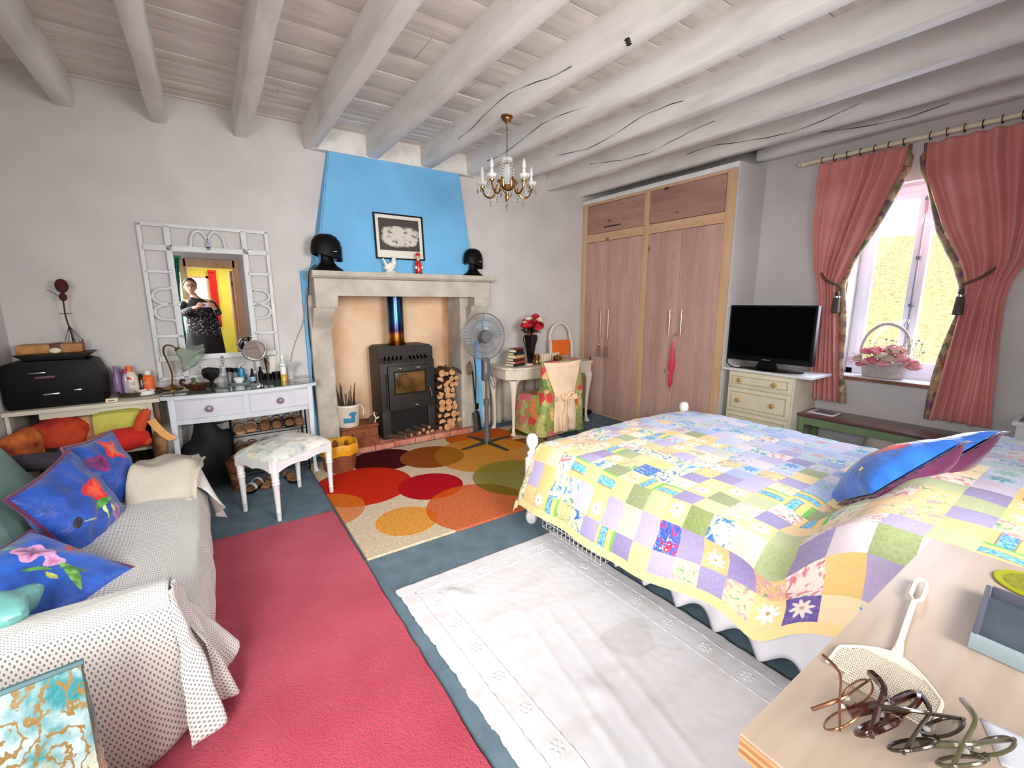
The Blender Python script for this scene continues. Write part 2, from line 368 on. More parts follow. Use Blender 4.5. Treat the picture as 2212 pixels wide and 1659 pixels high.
# outside the window: a track, a strip of grass and a dry bank
def hill(u, v):
    x = 5.3+v*46; y = -34+u*66; b = v*46
    return (x, y, -.9+b*.035+max(0, b-9)*.115+max(0, b-22)*.09+.35*nz(x*.12, y*.12))
bm = NB(); grid(bm, hill, 40, 40)
t = NT('hillside'); tc = t.n('ShaderNodeTexCoord'); sp = t.n('ShaderNodeSeparateXYZ', {0: tc.outputs['Object']})
n1 = noise_of(t, .35, 5); n2 = noise_of(t, 6, 5)
xw = t.mth('ADD', sp.outputs[0], t.mth('MULTIPLY', n1, 3))
c = t.mix(t.ramp(xw, 14.2, 14.8), C(196, 176, 150), C(120, 164, 60)); c = t.mix(t.ramp(xw, 17, 18.5), c, C(198, 180, 120)); c = t.mix(t.ramp(xw, 9.5, 10.2), C(206, 190, 150), c)
c = t.mix(t.ramp(xw, 26, 36), c, C(176, 170, 118)); c = t.mix(t.ramp(n2, .45, .75), c, C(120, 116, 80), 'MULTIPLY'); t.col(c); t.b.inputs['Roughness'].default_value = .95
finish(obj('ground_hillside', bm, t.m), kind='structure')
# rear-left window and doorway (seen in the mirror), then the added desk window
for k in (0, 2):
    a, b, c, d = RX[k]; bm = NB(); w = .05
    box(bm, a, YR-.14, c, a+w, YR-.08, d); box(bm, b-w, YR-.14, c, b, YR-.08, d); box(bm, a, YR-.14, c, b, YR-.08, c+w); box(bm, a, YR-.14, d-w, b, YR-.08, d); box(bm, (a+b)/2-.03, YR-.14, c, (a+b)/2+.03, YR-.08, d)
    wn = struct('window_%d' % (2+k//2), bm, 'win_paint')
    bm = NB(); box(bm, a+w, YR-.115, c+w, b-w, YR-.11, d-w); obj('pane', bm, 'pane', wn)
a, b, c, d = RX[1]; bm = NB()
box(bm, a-.06, YR-.2, 0, a+.04, YR+.03, d+.1, .004); box(bm, b-.04, YR-.2, 0, b+.06, YR+.03, d+.1, .004); box(bm, a, YR-.2, d-.03, b, YR+.03, d+.1, .004)
door1 = struct('door_1', bm, 'pine')
bm = NB(); box(bm, .42, YR-.85, .02, .46, YR-.21, 2.14, .004); obj('door_leaf', bm, 'door', door1)
# the yellow room beyond the doorway
M['yellow_wall'] = mat('yellow_wall', (226, 208, 84), .8, var=.05)
bm = NB(); box(bm, -1.6, -3.1, -.05, 1.8, -3.0, 2.6); box(bm, -1.7, -3.1, -.05, -1.6, YR-.2, 2.6); box(bm, 1.8, -3.1, -.05, 1.9, YR-.2, 2.6)
struct('wall_yellow', bm, 'yellow_wall')
bm = NB(); box(bm, -1.7, -3.1, 2.55, 1.9, YR-.2, 2.65); struct('ceiling_hall', bm, 'plaster')
bm = NB(); box(bm, -1.7, -3.1, -.06, 1.9, YR-.3, -.001); struct('floor_hall', bm, mat('green_floor', (120, 150, 120), .8, var=.2))
bm = NB(); box(bm, -.36, -3.0, 1.3, .1, -2.97, 1.35); box(bm, -.36, -3.0, 2.1, .1, -2.97, 2.15); box(bm, -.36, -3.0, 1.3, -.31, -2.97, 2.15); box(bm, .05, -3.0, 1.3, .1, -2.97, 2.15)
wh = struct('window_4', bm, 'pine')
bm = NB(); box(bm, -.31, -2.998, 1.35, .05, -2.99, 2.1); obj('pane', bm, mat('bright_pane', (255, 250, 250), .3, emit=(255, 246, 246, 3.), var=.02), wh)
area('hall_light', (.3, -1.9, 2.5), (.3, -1.95, 0), 1, .8, 44, (1, .95, .85))
# ------------------------------------------------------------------ fireplace
fp = thing('fireplace', 'pale limestone fireplace with corbelled mantel under the blue hood', 'fireplace', (1.65, 4.4, 0))
def rough(bm, amp=.006, sc=9):
    for v in bm.verts:
        n = mnoise.noise_vector(v.co*sc); v.co += n*amp
def stone(name, bm, cuts=5, amp=.005):
    bmesh.ops.subdivide_edges(bm, edges=bm.edges[:], cuts=cuts, use_grid_fill=True); rough(bm, amp); return obj(name, bm, 'stone', fp, world=True, ang=50)
bm = NB(); prism(bm, [(4.175, 1.765), (4.175, 1.725), (4.20, 1.705), (4.225, 1.70), (4.5, 1.70), (4.5, 1.765)], .78, 2.625, 'x')
for v in bm.verts:
    if v.co.y < 4.21 and v.co.z < 1.72: pass
stone('mantel_shelf', bm, 4, .004)
bm = NB(); prism(bm, [(.795, 1.7), (.795, 1.445), (.978, 1.445), (.985, 1.556), (2.397, 1.548), (2.397, 1.437), (2.585, 1.437), (2.585, 1.7)], 4.225, 4.47, 'y', .006)
stone('lintel', bm, 3, .003)
for a, b in ((.80, .985), (2.39, 2.58)):
    pr = [(4.47, 1.445), (4.25, 1.445)]+[(4.25+.13*math.sin(t*PI/16)**1.2*(.3+.7*t/8)+.0*t, 1.43-.175*t/8-.0) for t in range(0, 9)]+[(4.47, 1.25)]
    a2, b2 = (a-.02, b-.03) if a < 1 else (a-.02, b-.02)
    bm = NB(); prism(bm, pr, a2, b2, 'x'); stone('corbel', bm, 1, .003)
bm = NB(); box(bm, .765, 4.385, .06, .948, 4.69, 1.56, .008); stone('jamb', bm, 8, .006)
bm = NB(); box(bm, 2.30, 4.385, .06, 2.47, 4.69, 1.56, .008); stone('jamb', bm, 8, .006)
bm = NB(); box(bm, .95, 4.40, 0, 2.40, 4.93, .045); obj('hearth_bed', bm, 'mortar', fp, world=True)
x = 1.02; k = 0
while x < 2.36:
    w = rr(.19, .25); bm = NB(); box(bm, x+.003, 4.315+rr(0, .01), .004, min(x+w, 2.41)-.003, 4.415, .06+rr(-.003, .004), .008)
    bmesh.ops.subdivide_edges(bm, edges=bm.edges[:], cuts=1, use_grid_fill=True); rough(bm, .004, 20); obj('brick', bm, 'brick', fp, world=True); x += w
for r in range(2):
    x = .97-.06*r
    while x < 2.36:
        w = .22; bm = NB(); box(bm, max(x, .955)+.003, 4.42+r*.115, .03, min(x+w, 2.39)-.003, 4.53+r*.115, .058+rr(-.002, .003), .005); obj('brick', bm, 'brick', fp, world=True); x += w
# ------------------------------------------------------------------ wood stove
M['iron'] = mat('stove_iron', (48, 44, 42), .55, .3, var=.12, scale=30, bump=.08, bscale=200)
M['iron_dark'] = mat('stove_black', (14, 13, 12), .9, var=.3)
st = thing('wood_stove', 'dark grey wood stove with a glazed door and flue pipe in the fireplace', 'stove', (1.7, 4.62, .06))
sx0, sx1, sy0, sy1, sz0, sz1 = 1.40, 2.0, 4.455, 4.80, .06, 1.04
bm = NB()
prism(bm, [(sx0, sz0), (sx1, sz0), (sx1, sz1-.03), (sx1-.035, sz1), (sx0+.035, sz1), (sx0, sz1-.03)], sy0+.03, sy1, 'y')
obj('body', bm, 'iron', st, world=True)
bm = NB()                                                           # front plate with a leaning top and a log niche below
def plate(x0, x1, z0, z1): box(bm, x0, sy0, z0, x1, sy0+.035, z1, .003)
plate(sx0, sx0+.09, sz0, .36); plate(sx1-.09, sx1, sz0, .36); plate(sx0+.09, sx1-.09, sz0, .1); plate(sx0, sx1, .355, .865)
vs = [bm.verts.new(p) for p in ((sx0, sy0, .865), (sx1, sy0, .865), (sx1, sy0+.035, .865), (sx0, sy0+.035, .865), (sx0+.035, sy0+.1, sz1), (sx1-.035, sy0+.1, sz1), (sx1-.03, sy0+.12, sz1-.005), (sx0+.03, sy0+.12, sz1-.005))]
for q in ((0, 3, 2, 1), (4, 5, 6, 7), (0, 1, 5, 4), (1, 2, 6, 5), (2, 3, 7, 6), (3, 0, 4, 7)): bm.faces.new([vs[i] for i in q])
obj('front_plate', bm, 'iron', st, world=True)
bm = NB(); box(bm, sx0+.088, sy0+.028, .1, sx1-.088, sy0+.034, .357); obj('niche', bm, 'iron_dark', st, world=True)  # thin dark sheet over the solid body stands for the open niche
bm = NB()
for k in range(10):
    s = 1 if k < 5 else -1; x = (1.455+k*.043) if k < 5 else (1.745+(k-5)*.043)
    obox(bm, (x, sy0+.012, .895), (x+s*.035, sy0+.064, .985), .014, .012)
obj('vent_slots', bm, mat('slot_black', (2, 2, 2), .9, var=.1, spec=0), st, world=True)
dr = one('door', lambda b: [box(b, 1.475, sy0-.03, .37, 1.945, sy0, .835, .006)], 'iron', st, world=True)
M['stove_glass'] = mat('sooty_stove_glass', (44, 32, 18), .16, col2=(120, 86, 40), scale=5, lo=.35, hi=.65, coat=.3)
one('door_glass', lambda b: box(b, 1.545, sy0-.033, .545, 1.875, sy0-.026, .765, .003), 'stove_glass', dr, world=True)
def fr(b):
    for q in ((1.53, .53, 1.89, .545), (1.53, .765, 1.89, .78), (1.53, .545, 1.545, .765), (1.875, .545, 1.89, .765)): box(b, q[0], sy0-.037, q[1], q[2], sy0-.028, q[3], .002)
one('glass_surround', fr, 'iron_dark', dr, world=True)
one('hinge_bar', lambda b: cyl(b, (1.46, sy0-.02, .40), (1.46, sy0-.02, .76), .009, seg=10), 'iron', st, world=True)
one('door_handle', lambda b: tube(b, [(1.905, sy0-.03, .585), (1.915, sy0-.06, .58), (1.93, sy0-.065, .53), (1.935, sy0-.06, .48)], .007, 8), 'chrome', dr, world=True)
for x, z in ((1.6, .808), (1.8, .808), (1.77, .405)):
    def kn(b): box(b, x-.03, sy0-.036, z-.006, x+.03, sy0-.029, z+.006); ball(b, (x, sy0-.043, z), .011, seg=10, rings=6)
    one('air_slider', kn, 'chrome', dr, world=True)
t = NT('flue_steel'); tc = t.n('ShaderNodeTexCoord'); sp = t.n('ShaderNodeSeparateXYZ', {0: tc.outputs['Object']})
c = t.mix(t.ramp(sp.outputs[2], 1.0, 1.08), C(110, 60, 30), C(200, 130, 50)); c = t.mix(t.ramp(sp.outputs[2], 1.08, 1.13), c, C(66, 52, 96)); c = t.mix(t.ramp(sp.outputs[2], 1.13, 1.24), c, C(60, 104, 150)); c = t.mix(t.ramp(sp.outputs[2], 1.3, 1.5), c, C(40, 46, 80))
t.col(c); t.b.inputs['Metallic'].default_value = 1; t.b.inputs['Roughness'].default_value = .2
px_, py_ = 1.665, 4.66
one('flue_pipe', lambda b: lathe(b, [(.09, 1.035), (.09, 1.07), (.084, 1.075), (.084, 1.95)], (px_, py_, 0), 28), t.m, st, world=True)
# ------------------------------------------------------------------ firewood
M['bark'] = mat('bark', (92, 68, 50), .95, col2=(52, 38, 28), scale=14, bump=.6, bscale=60)
M['cut_wood'] = mat('cut_wood', (212, 164, 118), .8, col2=(176, 122, 78), scale=12, bump=.1)
def log_mesh(name, r, L, half=False, seg=10, sd=0):
    bm = NB(); rs = []
    for z in (0, L*.5, L):
        rs.append([bm.verts.new(((r*(1+.14*nz(k*1.7, sd, z)) if not (half and k > seg/2) else r*.98)*math.cos(2*PI*k/seg), z, (r*(1+.14*nz(k*1.7, sd+9, z)))*(math.sin(2*PI*k/seg) if not (half and k > seg/2) else -.12))) for k in range(seg)])
    for a, b in zip(rs, rs[1:]): bridge(bm, a, b)
    for f in (bm.faces.new(rs[0][::-1]), bm.faces.new(rs[-1])): f.material_index = 1
    return bm
LOGS = []
def put_log(src, loc, rot, label, group):
    o = dup(src, loc, rot, label, group); return o
log_src = []
for i, (r, h) in enumerate(((.04, 0), (.03, 0), (.024, 0), (.042, 1), (.034, 1))):
    o = obj('firewood_log', log_mesh('l', r, .3, h, sd=i*3), ['bark', 'cut_wood'], ang=40, cat='log', group='firewood stacked right of the stove')
    log_src.append((o, r))
first = True; used = set()
rowlab = ['bottom', 'second', 'third', 'fourth', 'fifth', 'sixth', 'seventh', 'eighth', 'ninth', 'tenth', 'eleventh', 'twelfth', 'thirteenth']
spots = []; z = .062; row = 0
while z < .69:
    x = 2.02; rmx = 0; n = 0; rowitems = []
    while True:
        i = random.choice((0, 0, 0, 1, 1, 2, 3, 4)); r = log_src[i][1]
        if x+2*r > 2.30: break
        rowitems.append((i, x+r, z+r*(1 if i < 3 else .55), n)); x += 2*r+rr(.0, .008); rmx = max(rmx, r); n += 1
    for (i, cx, cz, k) in rowitems: spots.append((i, cx, cz, row, k, len(rowitems)))
    z += 2*rmx*.86; row += 1
ordn = ['leftmost', 'second from left', 'third from left', 'fourth from left', 'fifth from left', 'sixth from left', 'seventh from left', 'eighth from left']
for (i, cx, cz, rw, k, n) in spots:
    src = log_src[i][0]; kind = 'split half' if i > 2 else ('thick round' if i == 0 else ('round' if i == 1 else 'thin round'))
    tail = 'rightmost' if k == n-1 and k else ordn[k]
    lab = '%s log, %s in the %s layer of the hearth stack' % (kind, tail, rowlab[min(rw, 12)])
    loc = (cx, 4.40+rr(-.02, .05), cz); rot = (0, rr(0, 6) if i < 3 else (rr(-.5, .5) if i == 3 else PI+rr(-.5, .5)), rr(-.05, .05))
    if i not in used: used.add(i); place(src, loc, rot); src['label'] = lab
    else: dup(src, loc, rot, lab)
for i, (o, r) in enumerate(log_src):
    if i not in used: place(o, (2.05, 4.5, .09)); o['label'] = 'log at the back of the stack right of the stove'
for k, (a, b, r) in enumerate((((2.06, 4.43, .70), (2.24, 4.5, .73), .012), ((2.2, 4.42, .76), (2.34, 4.40, .685), .022), ((2.02, 4.48, .705), (2.12, 4.42, .755), .010), ((2.16, 4.5, .72), (2.14, 4.46, .80), .008))):
    bm = NB(); tube(bm, [a, (Vector(a)+Vector(b))/2+V(0, 0, .006), b], [r, r*.9, r*.8], 7)
    obj('branch', bm, 'bark', label=('thin branch lying across the log stack', 'thick bark branch sloping off the right of the log stack', 'short twig at the left top of the log stack', 'upright twig on top of the log stack')[k], cat='branch', group='twigs on the log stack')
for k, (x, y, z, r, L, a) in enumerate(((1.55, 4.345, .085, .02, .2, .9), (1.62, 4.36, .09, .022, .22, .6), (1.70, 4.335, .095, .03, .24, .45), (1.76, 4.36, .125, .022, .22, .35), (1.80, 4.345, .09, .026, .22, .3), (1.86, 4.36, .09, .024, .22, .2), (1.83, 4.37, .14, .02, .2, .3))):
    b = log_mesh('l', r, L, k % 3 == 2, sd=k); o = obj('firewood_log', b, ['bark', 'cut_wood'], ang=40); place(o, (x+.05, y, z), (.05, 0, a))
    finish(o, '%s log lying in the niche under the stove, %s' % (('thin', 'dark', 'thick pale-ended', 'grey', 'split', 'straight', 'upper')[k], ('leftmost', 'second from left', 'third from left', 'fourth from left', 'fifth from left', 'rightmost', 'on top of the others')[k]), 'log', 'logs under the stove')
# bucket of kindling on a wicker trunk, and the waste basket
M['wicker'] = mat('orange_wicker', (150, 84, 42), .7, col2=(104, 54, 26), scale=30, stretch=(1, 1, 3), bump=.6, bscale=70)
tk = thing('wicker_hamper', 'brown wicker trunk under the white bucket left of the stove', 'basket', (1.13, 4.45, .06))
one('body', lambda b: box(b, .955, 4.34, .055, 1.315, 4.6, .255, .015), 'wicker', tk, world=True)
one('lid', lambda b: box(b, .95, 4.335, .258, 1.32, 4.605, .285, .01), 'wicker', tk, world=True)
one('handle', lambda b: tube(b, smooth_path([(1.06, 4.335, .215), (1.06, 4.31, .17), (1.09, 4.305, .14), (1.14, 4.305, .14), (1.165, 4.31, .17), (1.165, 4.335, .215)], 4), .008, 8), 'wicker', tk, world=True)
bk = thing('bucket', 'white plastic bucket of kindling with a torn blue label', 'bucket', (1.045, 4.42, .286))
M['plastic_white'] = mat('white_plastic', (226, 214, 200), .4, var=.05)
one('pail', lambda b: lathe(b, [(0, .0), (.094, 0), (.1, .01), (.122, .2), (.126, .205), (.126, .222), (.118, .224), (.116, .2), (.095, .015), (0, .012)], (0, 0, 0), 28), 'plastic_white', bk)
def lbl(b):
    for (a0, a1, z0, z1) in ((-2.2, -1.3, .05, .1), (-1.55, -1.2, .05, .16), (-1.7, -1.05, .12, .15)):
        grid(b, lambda u, v: Vector(((.1015+.107*(z0+(z1-z0)*v)+.001)*math.cos(a0+(a1-a0)*u), (.1015+.107*(z0+(z1-z0)*v)+.001)*math.sin(a0+(a1-a0)*u), z0+(z1-z0)*v)), 6, 2)
one('label_print', lbl, mat('blue_label', (60, 140, 180), .5, var=.2), bk)
one('handle', lambda b: tube(b, smooth_path([(.125, 0, .2), (.15, -.02, .15), (.14, -.03, .1)], 4), .005, 6), 'plastic_white', bk)
for k in range(13):
    a = k*2*PI/13+.2; r = rr(.02, .085); h = rr(.28, .46); d = V(math.cos(a), math.sin(a)*.6, 0)
    p = V(1.045, 4.42, .30)+d*.05; q = V(1.045, 4.42, .286+h)+d*(r+.03)
    bm = NB(); tube(bm, [p, (p+q)/2+V(rr(-.01, .01), 0, 0), q], [rr(.005, .011)]*2+[.004], 6)
    obj('kindling_stick', bm, 'bark', label='brown kindling stick in the white bucket, %s anticlockwise from its handle' % ('first', 'second', 'third', 'fourth', 'fifth', 'sixth', 'seventh', 'eighth', 'ninth', 'tenth', 'eleventh', 'twelfth', 'thirteenth')[k], cat='stick', group='kindling in the white bucket')
for k in range(3):
    bm = NB(); a = V(1.22+k*.02, 4.36+k*.05, .295+.012*k); tube(bm, [a, a+V(.07, .05-.03*k, .03), a+V(.09, .07-.04*k, .05)], [.012, .014, .009], 7)
    obj('wood_scrap', bm, 'bark', label='crumpled wood scrap on the wicker trunk lid, %s' % ('front', 'middle', 'back')[k], cat='wood', group='scraps on the wicker trunk')
bm = NB(); tube(bm, smooth_path([(1.29, 4.37, .29), (1.30, 4.36, .34), (1.285, 4.36, .37), (1.29, 4.365, .40)], 4), .006, 6); tube(bm, [(1.30, 4.36, .33), (1.33, 4.355, .345)], .008, 6); obj('plastic_hook', bm, 'plastic_white', label='small white plastic hook standing on the wicker trunk', cat='hook')
wb = thing('waste_basket', 'round wicker waste basket with a yellow liner behind the stool', 'basket', (.845, 4.0, 0))
one('body', lambda b: lathe(b, [(0, .0), (.12, 0), (.135, .03), (.155, .24), (.15, .24), (.13, .03), (0, .02)], (0, 0, 0), 28), 'wicker', wb)
M['yellow_bag'] = mat('yellow_liner', (226, 160, 30), .4, var=.15, bump=.4, bscale=18, trans=0)
def liner(b):
    lathe(b, [(.162, .17), (.168, .2), (.168, .25), (.16, .266), (.148, .262), (.146, .2), (.13, .1)], (0, 0, 0), 40)
    for v in b.verts: a = math.atan2(v.co.y, v.co.x); v.co.z += .006*math.sin(a*3)+.004*math.sin(a*7+1); v.co.xy *= 1+.02*math.sin(a*9)
one('bin_liner', liner, 'yellow_bag', wb)
# ------------------------------------------------------------------ things on the mantel
def dome_lamp(loc, rz, label):
    o = thing('dome_speaker', label, 'speaker', loc, rz, 'black domed pair on the mantel')
    one('base', lambda b: lathe(b, [(0, 0), (.138, 0), (.142, .008), (.122, .025), (.086, .048), (.062, .075), (.053, .11), (.055, .16)], (0, 0, 0), 28, sy=.62), 'black', o)
    def cap(b):
        pr = [(0, .325), (.05, .32), (.092, .298), (.122, .255), (.133, .2), (.134, .125), (.127, .118), (.118, .13)]
        lathe(b, pr, (0, 0, 0), 32, sy=.72)
        for v in b.verts:
            if v.co.z < .2: v.co.z += -.03*(v.co.x/.128)*1
    one('hood', cap, 'black', o)
    one('badge', lambda b: box(b, .028, -.097, .165, .058, -.091, .171), mat('badge_silver', (190, 190, 190), .4, .6, var=.05), o)
    return o
dome_lamp((.935, 4.30, 1.765), .12, 'larger black domed speaker at the left end of the mantel')
o = dome_lamp((2.435, 4.31, 1.765), .1, 'black domed speaker at the right end of the mantel'); o.scale = (.86, .86, .9)
bm = NB(); pts = smooth_path([(.84, 4.33, 1.82), (.80, 4.29, 1.79), (.77, 4.25, 1.76), (.765, 4.34, 1.6), (.765, 4.44, 1.45), (.76, 4.45, 1.2), (.768, 4.45, 1.0), (.76, 4.455, .8), (.765, 4.46, .4)], 6)
tube(bm, pts, .004, 6); obj('cable', bm, 'black', label='thin black cable hanging down the blue strip left of the fireplace', cat='cable')
bm = NB(); tube(bm, smooth_path([(.775, 4.46, 1.62), (.745, 4.462, 1.45), (.72, 4.485, 1.3), (.65, 4.49, 1.15), (.60, 4.49, 1.0), (.575, 4.49, .84)], 6), .0035, 6); obj('cable', bm, mat('tan_cable', (176, 140, 120), .6, var=.05), label='thin tan cable crossing the wall right of the large mirror', cat='cable')
# framed print
pf = thing('picture_frame', 'black framed monochrome print on the blue chimney hood', 'picture', (1.66, 4.36, 1.87))
def pict(z): return 4.36+.08*(z-1.76)/1.07-.012
x0, x1, z0, z1 = 1.395, 1.893, 1.905, 2.335
def on_hood(bm, y):
    for v in bm.verts: v.co.y += pict(v.co.z)
one('mount', lambda b: [box(b, x0+.012, -.004, z0+.012, x1-.012, .0, z1-.012), on_hood(b, 0)], mat('mount_card', (222, 218, 208), .7, var=.03), pf, world=True)
def frm(b):
    w = .013
    for q in ((x0, z0, x1, z0+w), (x0, z1-w, x1, z1), (x0, z0+w, x0+w, z1-w), (x1-w, z0+w, x1, z1-w)): box(b, q[0], -.018, q[1], q[2], .006, q[3], .002)
    on_hood(b, 0)
one('frame', frm, 'black', pf, world=True)
t = NT('monochrome_print'); n1 = noise_of(t, 5.5, 5, 'UV', rough=.6)
tc = t.n('ShaderNodeTexCoord'); sp = t.n('ShaderNodeSeparateXYZ', {0: tc.outputs['UV']})
dx = t.mth('MULTIPLY', t.mth('SUBTRACT', sp.outputs[0], .52), 2.1); dy = t.mth('MULTIPLY', t.mth('SUBTRACT', sp.outputs[1], .45), 2.9)
d = t.mth('ADD', t.mth('POWER', t.mth('ABSOLUTE', dx), 3.), t.mth('POWER', t.mth('ABSOLUTE', dy), 3.))
d = t.mth('ADD', d, t.mth('MULTIPLY', t.mth('SUBTRACT', n1, .5), 1.6))
c = t.mix(t.ramp(d, 1.0, .55), C(66, 60, 54), C(204, 198, 188)); c = t.mix(t.ramp(n1, .52, .66), c, C(70, 64, 58)); t.col(c); t.b.inputs['Roughness'].default_value = .35
def art(b):
    grid(b, lambda u, v: Vector((x0+.045+(x1-x0-.09)*u, -.006+pict(z0+.085+(z1-z0-.13)*v), z0+.085+(z1-z0-.13)*v)), 2, 2, uv=lambda u, v: (u, v))
one('print', art, t.m, pf, world=True)
# white dove and red bottle figure
dv = thing('dove_figurine', 'white porcelain dove figurine on the mantel below the print', 'figurine', (1.505, 4.28, 1.765))
M['porcelain'] = mat('porcelain', (238, 232, 224), .25, coat=.4, var=.03)
def dove(b):
    ball(b, (0, 0, .012), .05, 1.25, .8, .28); ball(b, (.0, 0, .062), .042, 1.35, .85, .95, rot=Euler((0, -.5, 0))); ball(b, (.035, 0, .1), .028, .9, .85, 1.3); ball(b, (.036, 0, .14), .02)
    for s in (-1, 1): ball(b, (-.015, s*.028, .066), .04, 1.25, .3, .62, rot=Euler((0, -.45, 0)))
one('body', dove, 'porcelain', dv)
def tail(b):
    pts = [(-.045, .05), (-.055, .075), (-.075, .135), (-.068, .14), (-.052, .11), (-.03, .075), (-.02, .055)]
    prism(b, pts, -.012, .012, 'y')
one('tail', tail, 'porcelain', dv)
one('beak', lambda b: [cyl(b, (.054, 0, .139), (.068, 0, .134), .005, .001, 8), ball(b, (.045, -.016, .145), .003, seg=6, rings=4)], mat('beak', (150, 110, 90), .5, var=.1), dv)
fg = thing('bottle_figurine', 'red and white figure shaped bottle with a cap on the mantel', 'figurine', (1.79, 4.28, 1.765))
M['red_gloss'] = mat('red_glaze', (206, 24, 22), .25, coat=.4, var=.1)
one('body', lambda b: lathe(b, [(0, 0), (.03, 0), (.034, .02), (.036, .06), (.03, .1), (.018, .125), (.01, .13), (0, .13)], (0, 0, .008), 20), 'red_gloss', fg)
for s in (-1, 1): one('shoe', lambda b: ball(b, (s*.018-.004, -.012, .008), .02, 1.1, 1.2, .45), 'black', fg)
for s in (-1, 1): one('hand', lambda b: ball(b, (s*.03, -.02, .065), .013, 1, .8, 1.2), 'porcelain', fg)
one('collar', lambda b: cyl(b, (0, 0, .132), (0, 0, .15), .014, .011, 14), 'porcelain', fg)
one('face', lambda b: [ball(b, (0, 0, .168), .021, .95, .9, 1.15, seg=16, rings=10), ball(b, (-.004, -.02, .166), .005, 1, 1.3, 1), ball(b, (-.02, 0, .168), .005), ball(b, (.02, 0, .168), .005)], mat('face_glaze', (224, 170, 140), .3, var=.05), fg)
one('cap', lambda b: [lathe(b, [(.024, .178), (.022, .182), (.02, .2), (.01, .21), (0, .212)], (0, 0, 0), 16), box(b, -.03, -.028, .178, .012, -.005, .183, .002)], 'red_gloss', fg)
bm = NB(); box(bm, 2.08, 4.27, 1.765, 2.22, 4.31, 1.772, .002); obj('letter_opener', bm, mat('dark_red', (90, 40, 36), .4, var=.2), label='flat dark red case on the mantel left of the right speaker', cat='case')
# ------------------------------------------------------------------ pedestal fan, shovel
M['fan_grey'] = mat('fan_grey', (92, 92, 96), .45, var=.04)
M['fan_smoke'] = mat('fan_smoke_blade', (150, 152, 154), .3, alpha=.62, var=.04)
fan = thing('pedestal_fan', 'grey pedestal fan standing before the right fireplace jamb', 'fan', (2.31, 3.86, 0))
hub = V(2.28, 3.84, 1.15)
def feet(b):
    for a in (.15, 1.72, 3.3, 4.86): obox(b, (2.31+.03*math.cos(a), 3.86+.03*math.sin(a), .03), (2.31+.33*math.cos(a), 3.86+.33*math.sin(a), .014), .035, .024, bev=.005)
one('cross_foot', feet, mat('fan_dark', (46, 46, 48), .5, var=.1), fan, world=True)
one('column', lambda b: lathe(b, [(.034, .02), (.03, .12), (.022, .13), (.022, .42), (.028, .425), (.032, .45), (.03, .49), (.02, .5), (.012, .502), (.012, .72)], (2.31, 3.86, 0), 20), 'fan_grey', fan, world=True)
one('control_box', lambda b: [box(b, 2.265, 3.83, .69, 2.345, 3.89, .925, .015), cyl(b, (2.305, 3.88, .92), (2.29, 3.9, 1.1), .03, .035, 16), cyl(b, (2.285, 3.87, 1.15), (2.30, 3.97, 1.15), .065, .05, 20)], 'fan_grey', fan, world=True)
one('buttons', lambda b: [box(b, 2.285, 3.822, .78+k*.022, 2.297, 3.832, .79+k*.022, .002) for k in range(5)], 'white', fan, world=True)
fd = V(-.10, -1, .05).normalized(); fs_ = fd.cross(V(0, 0, 1)).normalized(); fu = fs_.cross(fd)
def fp_(r, a, d=0): return hub+fs_*(r*math.cos(a))+fu*(r*math.sin(a))+fd*d
def guard(b):
    R = .232
    tube(b, [fp_(R, 2*PI*k/48) for k in range(48)], .006, 6, closed=True)
    for rr_ in (.10, .165): tube(b, [fp_(rr_, 2*PI*k/40, .05*math.cos(rr_/R*1.4)+.012) for k in range(40)], .0014, 4, closed=True)
    for k in range(40):
        a = 2*PI*k/40
        for s in (1, -1): tube(b, [fp_(.05+(R-.05)*q, a+.12*q, s*(.06*math.cos(q*1.35))) for q in (0, .35, .7, 1)], .0011, 4, caps=False)
one('guard', guard, mat('guard_wire', (120, 120, 124), .4, .3, var=.05), fan, world=True)
def blade(a0):
    def f(u, v):
        a = a0+(u-.5)*(1.35+.45*math.sin(PI*v)); r = .05+.165*v*(1-.10*(2*u-1)**4); return fp_(r, a, .02*(u-.5)*2*(1-.3*v))
    return f
for k in range(3): one('blade', lambda b: grid(b, blade(.35+k*2*PI/3), 10, 6, thick=.002), 'fan_smoke', fan, world=True)
one('motor_cap', lambda b: cyl(b, hub+fd*.03, hub+fd*.075, .068, .058, 24), 'fan_grey', fan, world=True)
bm = NB(); tube(bm, smooth_path([(2.36, 3.9, .93), (2.44, 3.95, .7), (2.50, 4.0, .62), (2.46, 3.95, .58), (2.36, 3.9, .74)], 6), .004, 6); obj('power_cord', bm, 'fan_grey', fan, world=True)
sv = thing('fire_shovel', 'black hearth shovel leaning on the jamb behind the fan', 'shovel', (2.46, 4.35, 0))
one('handle', lambda b: tube(b, [(2.452, 4.33, .25), (2.425, 4.355, .72)], .008, 8), 'black', sv, world=True)
def scoop(b):
    grid(b, lambda u, v: Vector((2.405+.1*u+.0*v, 4.30+.05*v-.025*math.cos((u-.5)*PI)*1, .03+.22*v if abs(u-.5) < .3 or v < .8 else .03+.2*v)), 8, 6, thick=.003)
one('scoop', scoop, mat('scoop_iron', (52, 46, 42), .5, .6, var=.3), sv, world=True)
hb = thing('hearth_brush', 'tan oval bristle brush hanging on the jamb above the shovel', 'brush', (2.42, 4.35, .66))
one('head', lambda b: [ball(b, (2.385, 4.35, .75), .045, .85, .4, 1.7), ball(b, (2.385, 4.335, .75), .04, .8, .35, 1.5)], mat('bristle', (150, 126, 100), .95, var=.3, scale=60, bump=.6, bscale=120), hb, world=True)
one('hanging_loop', lambda b: tube(b, [(2.385, 4.345, .81), (2.39, 4.35, .84)], .005, 6), 'black', hb, world=True)
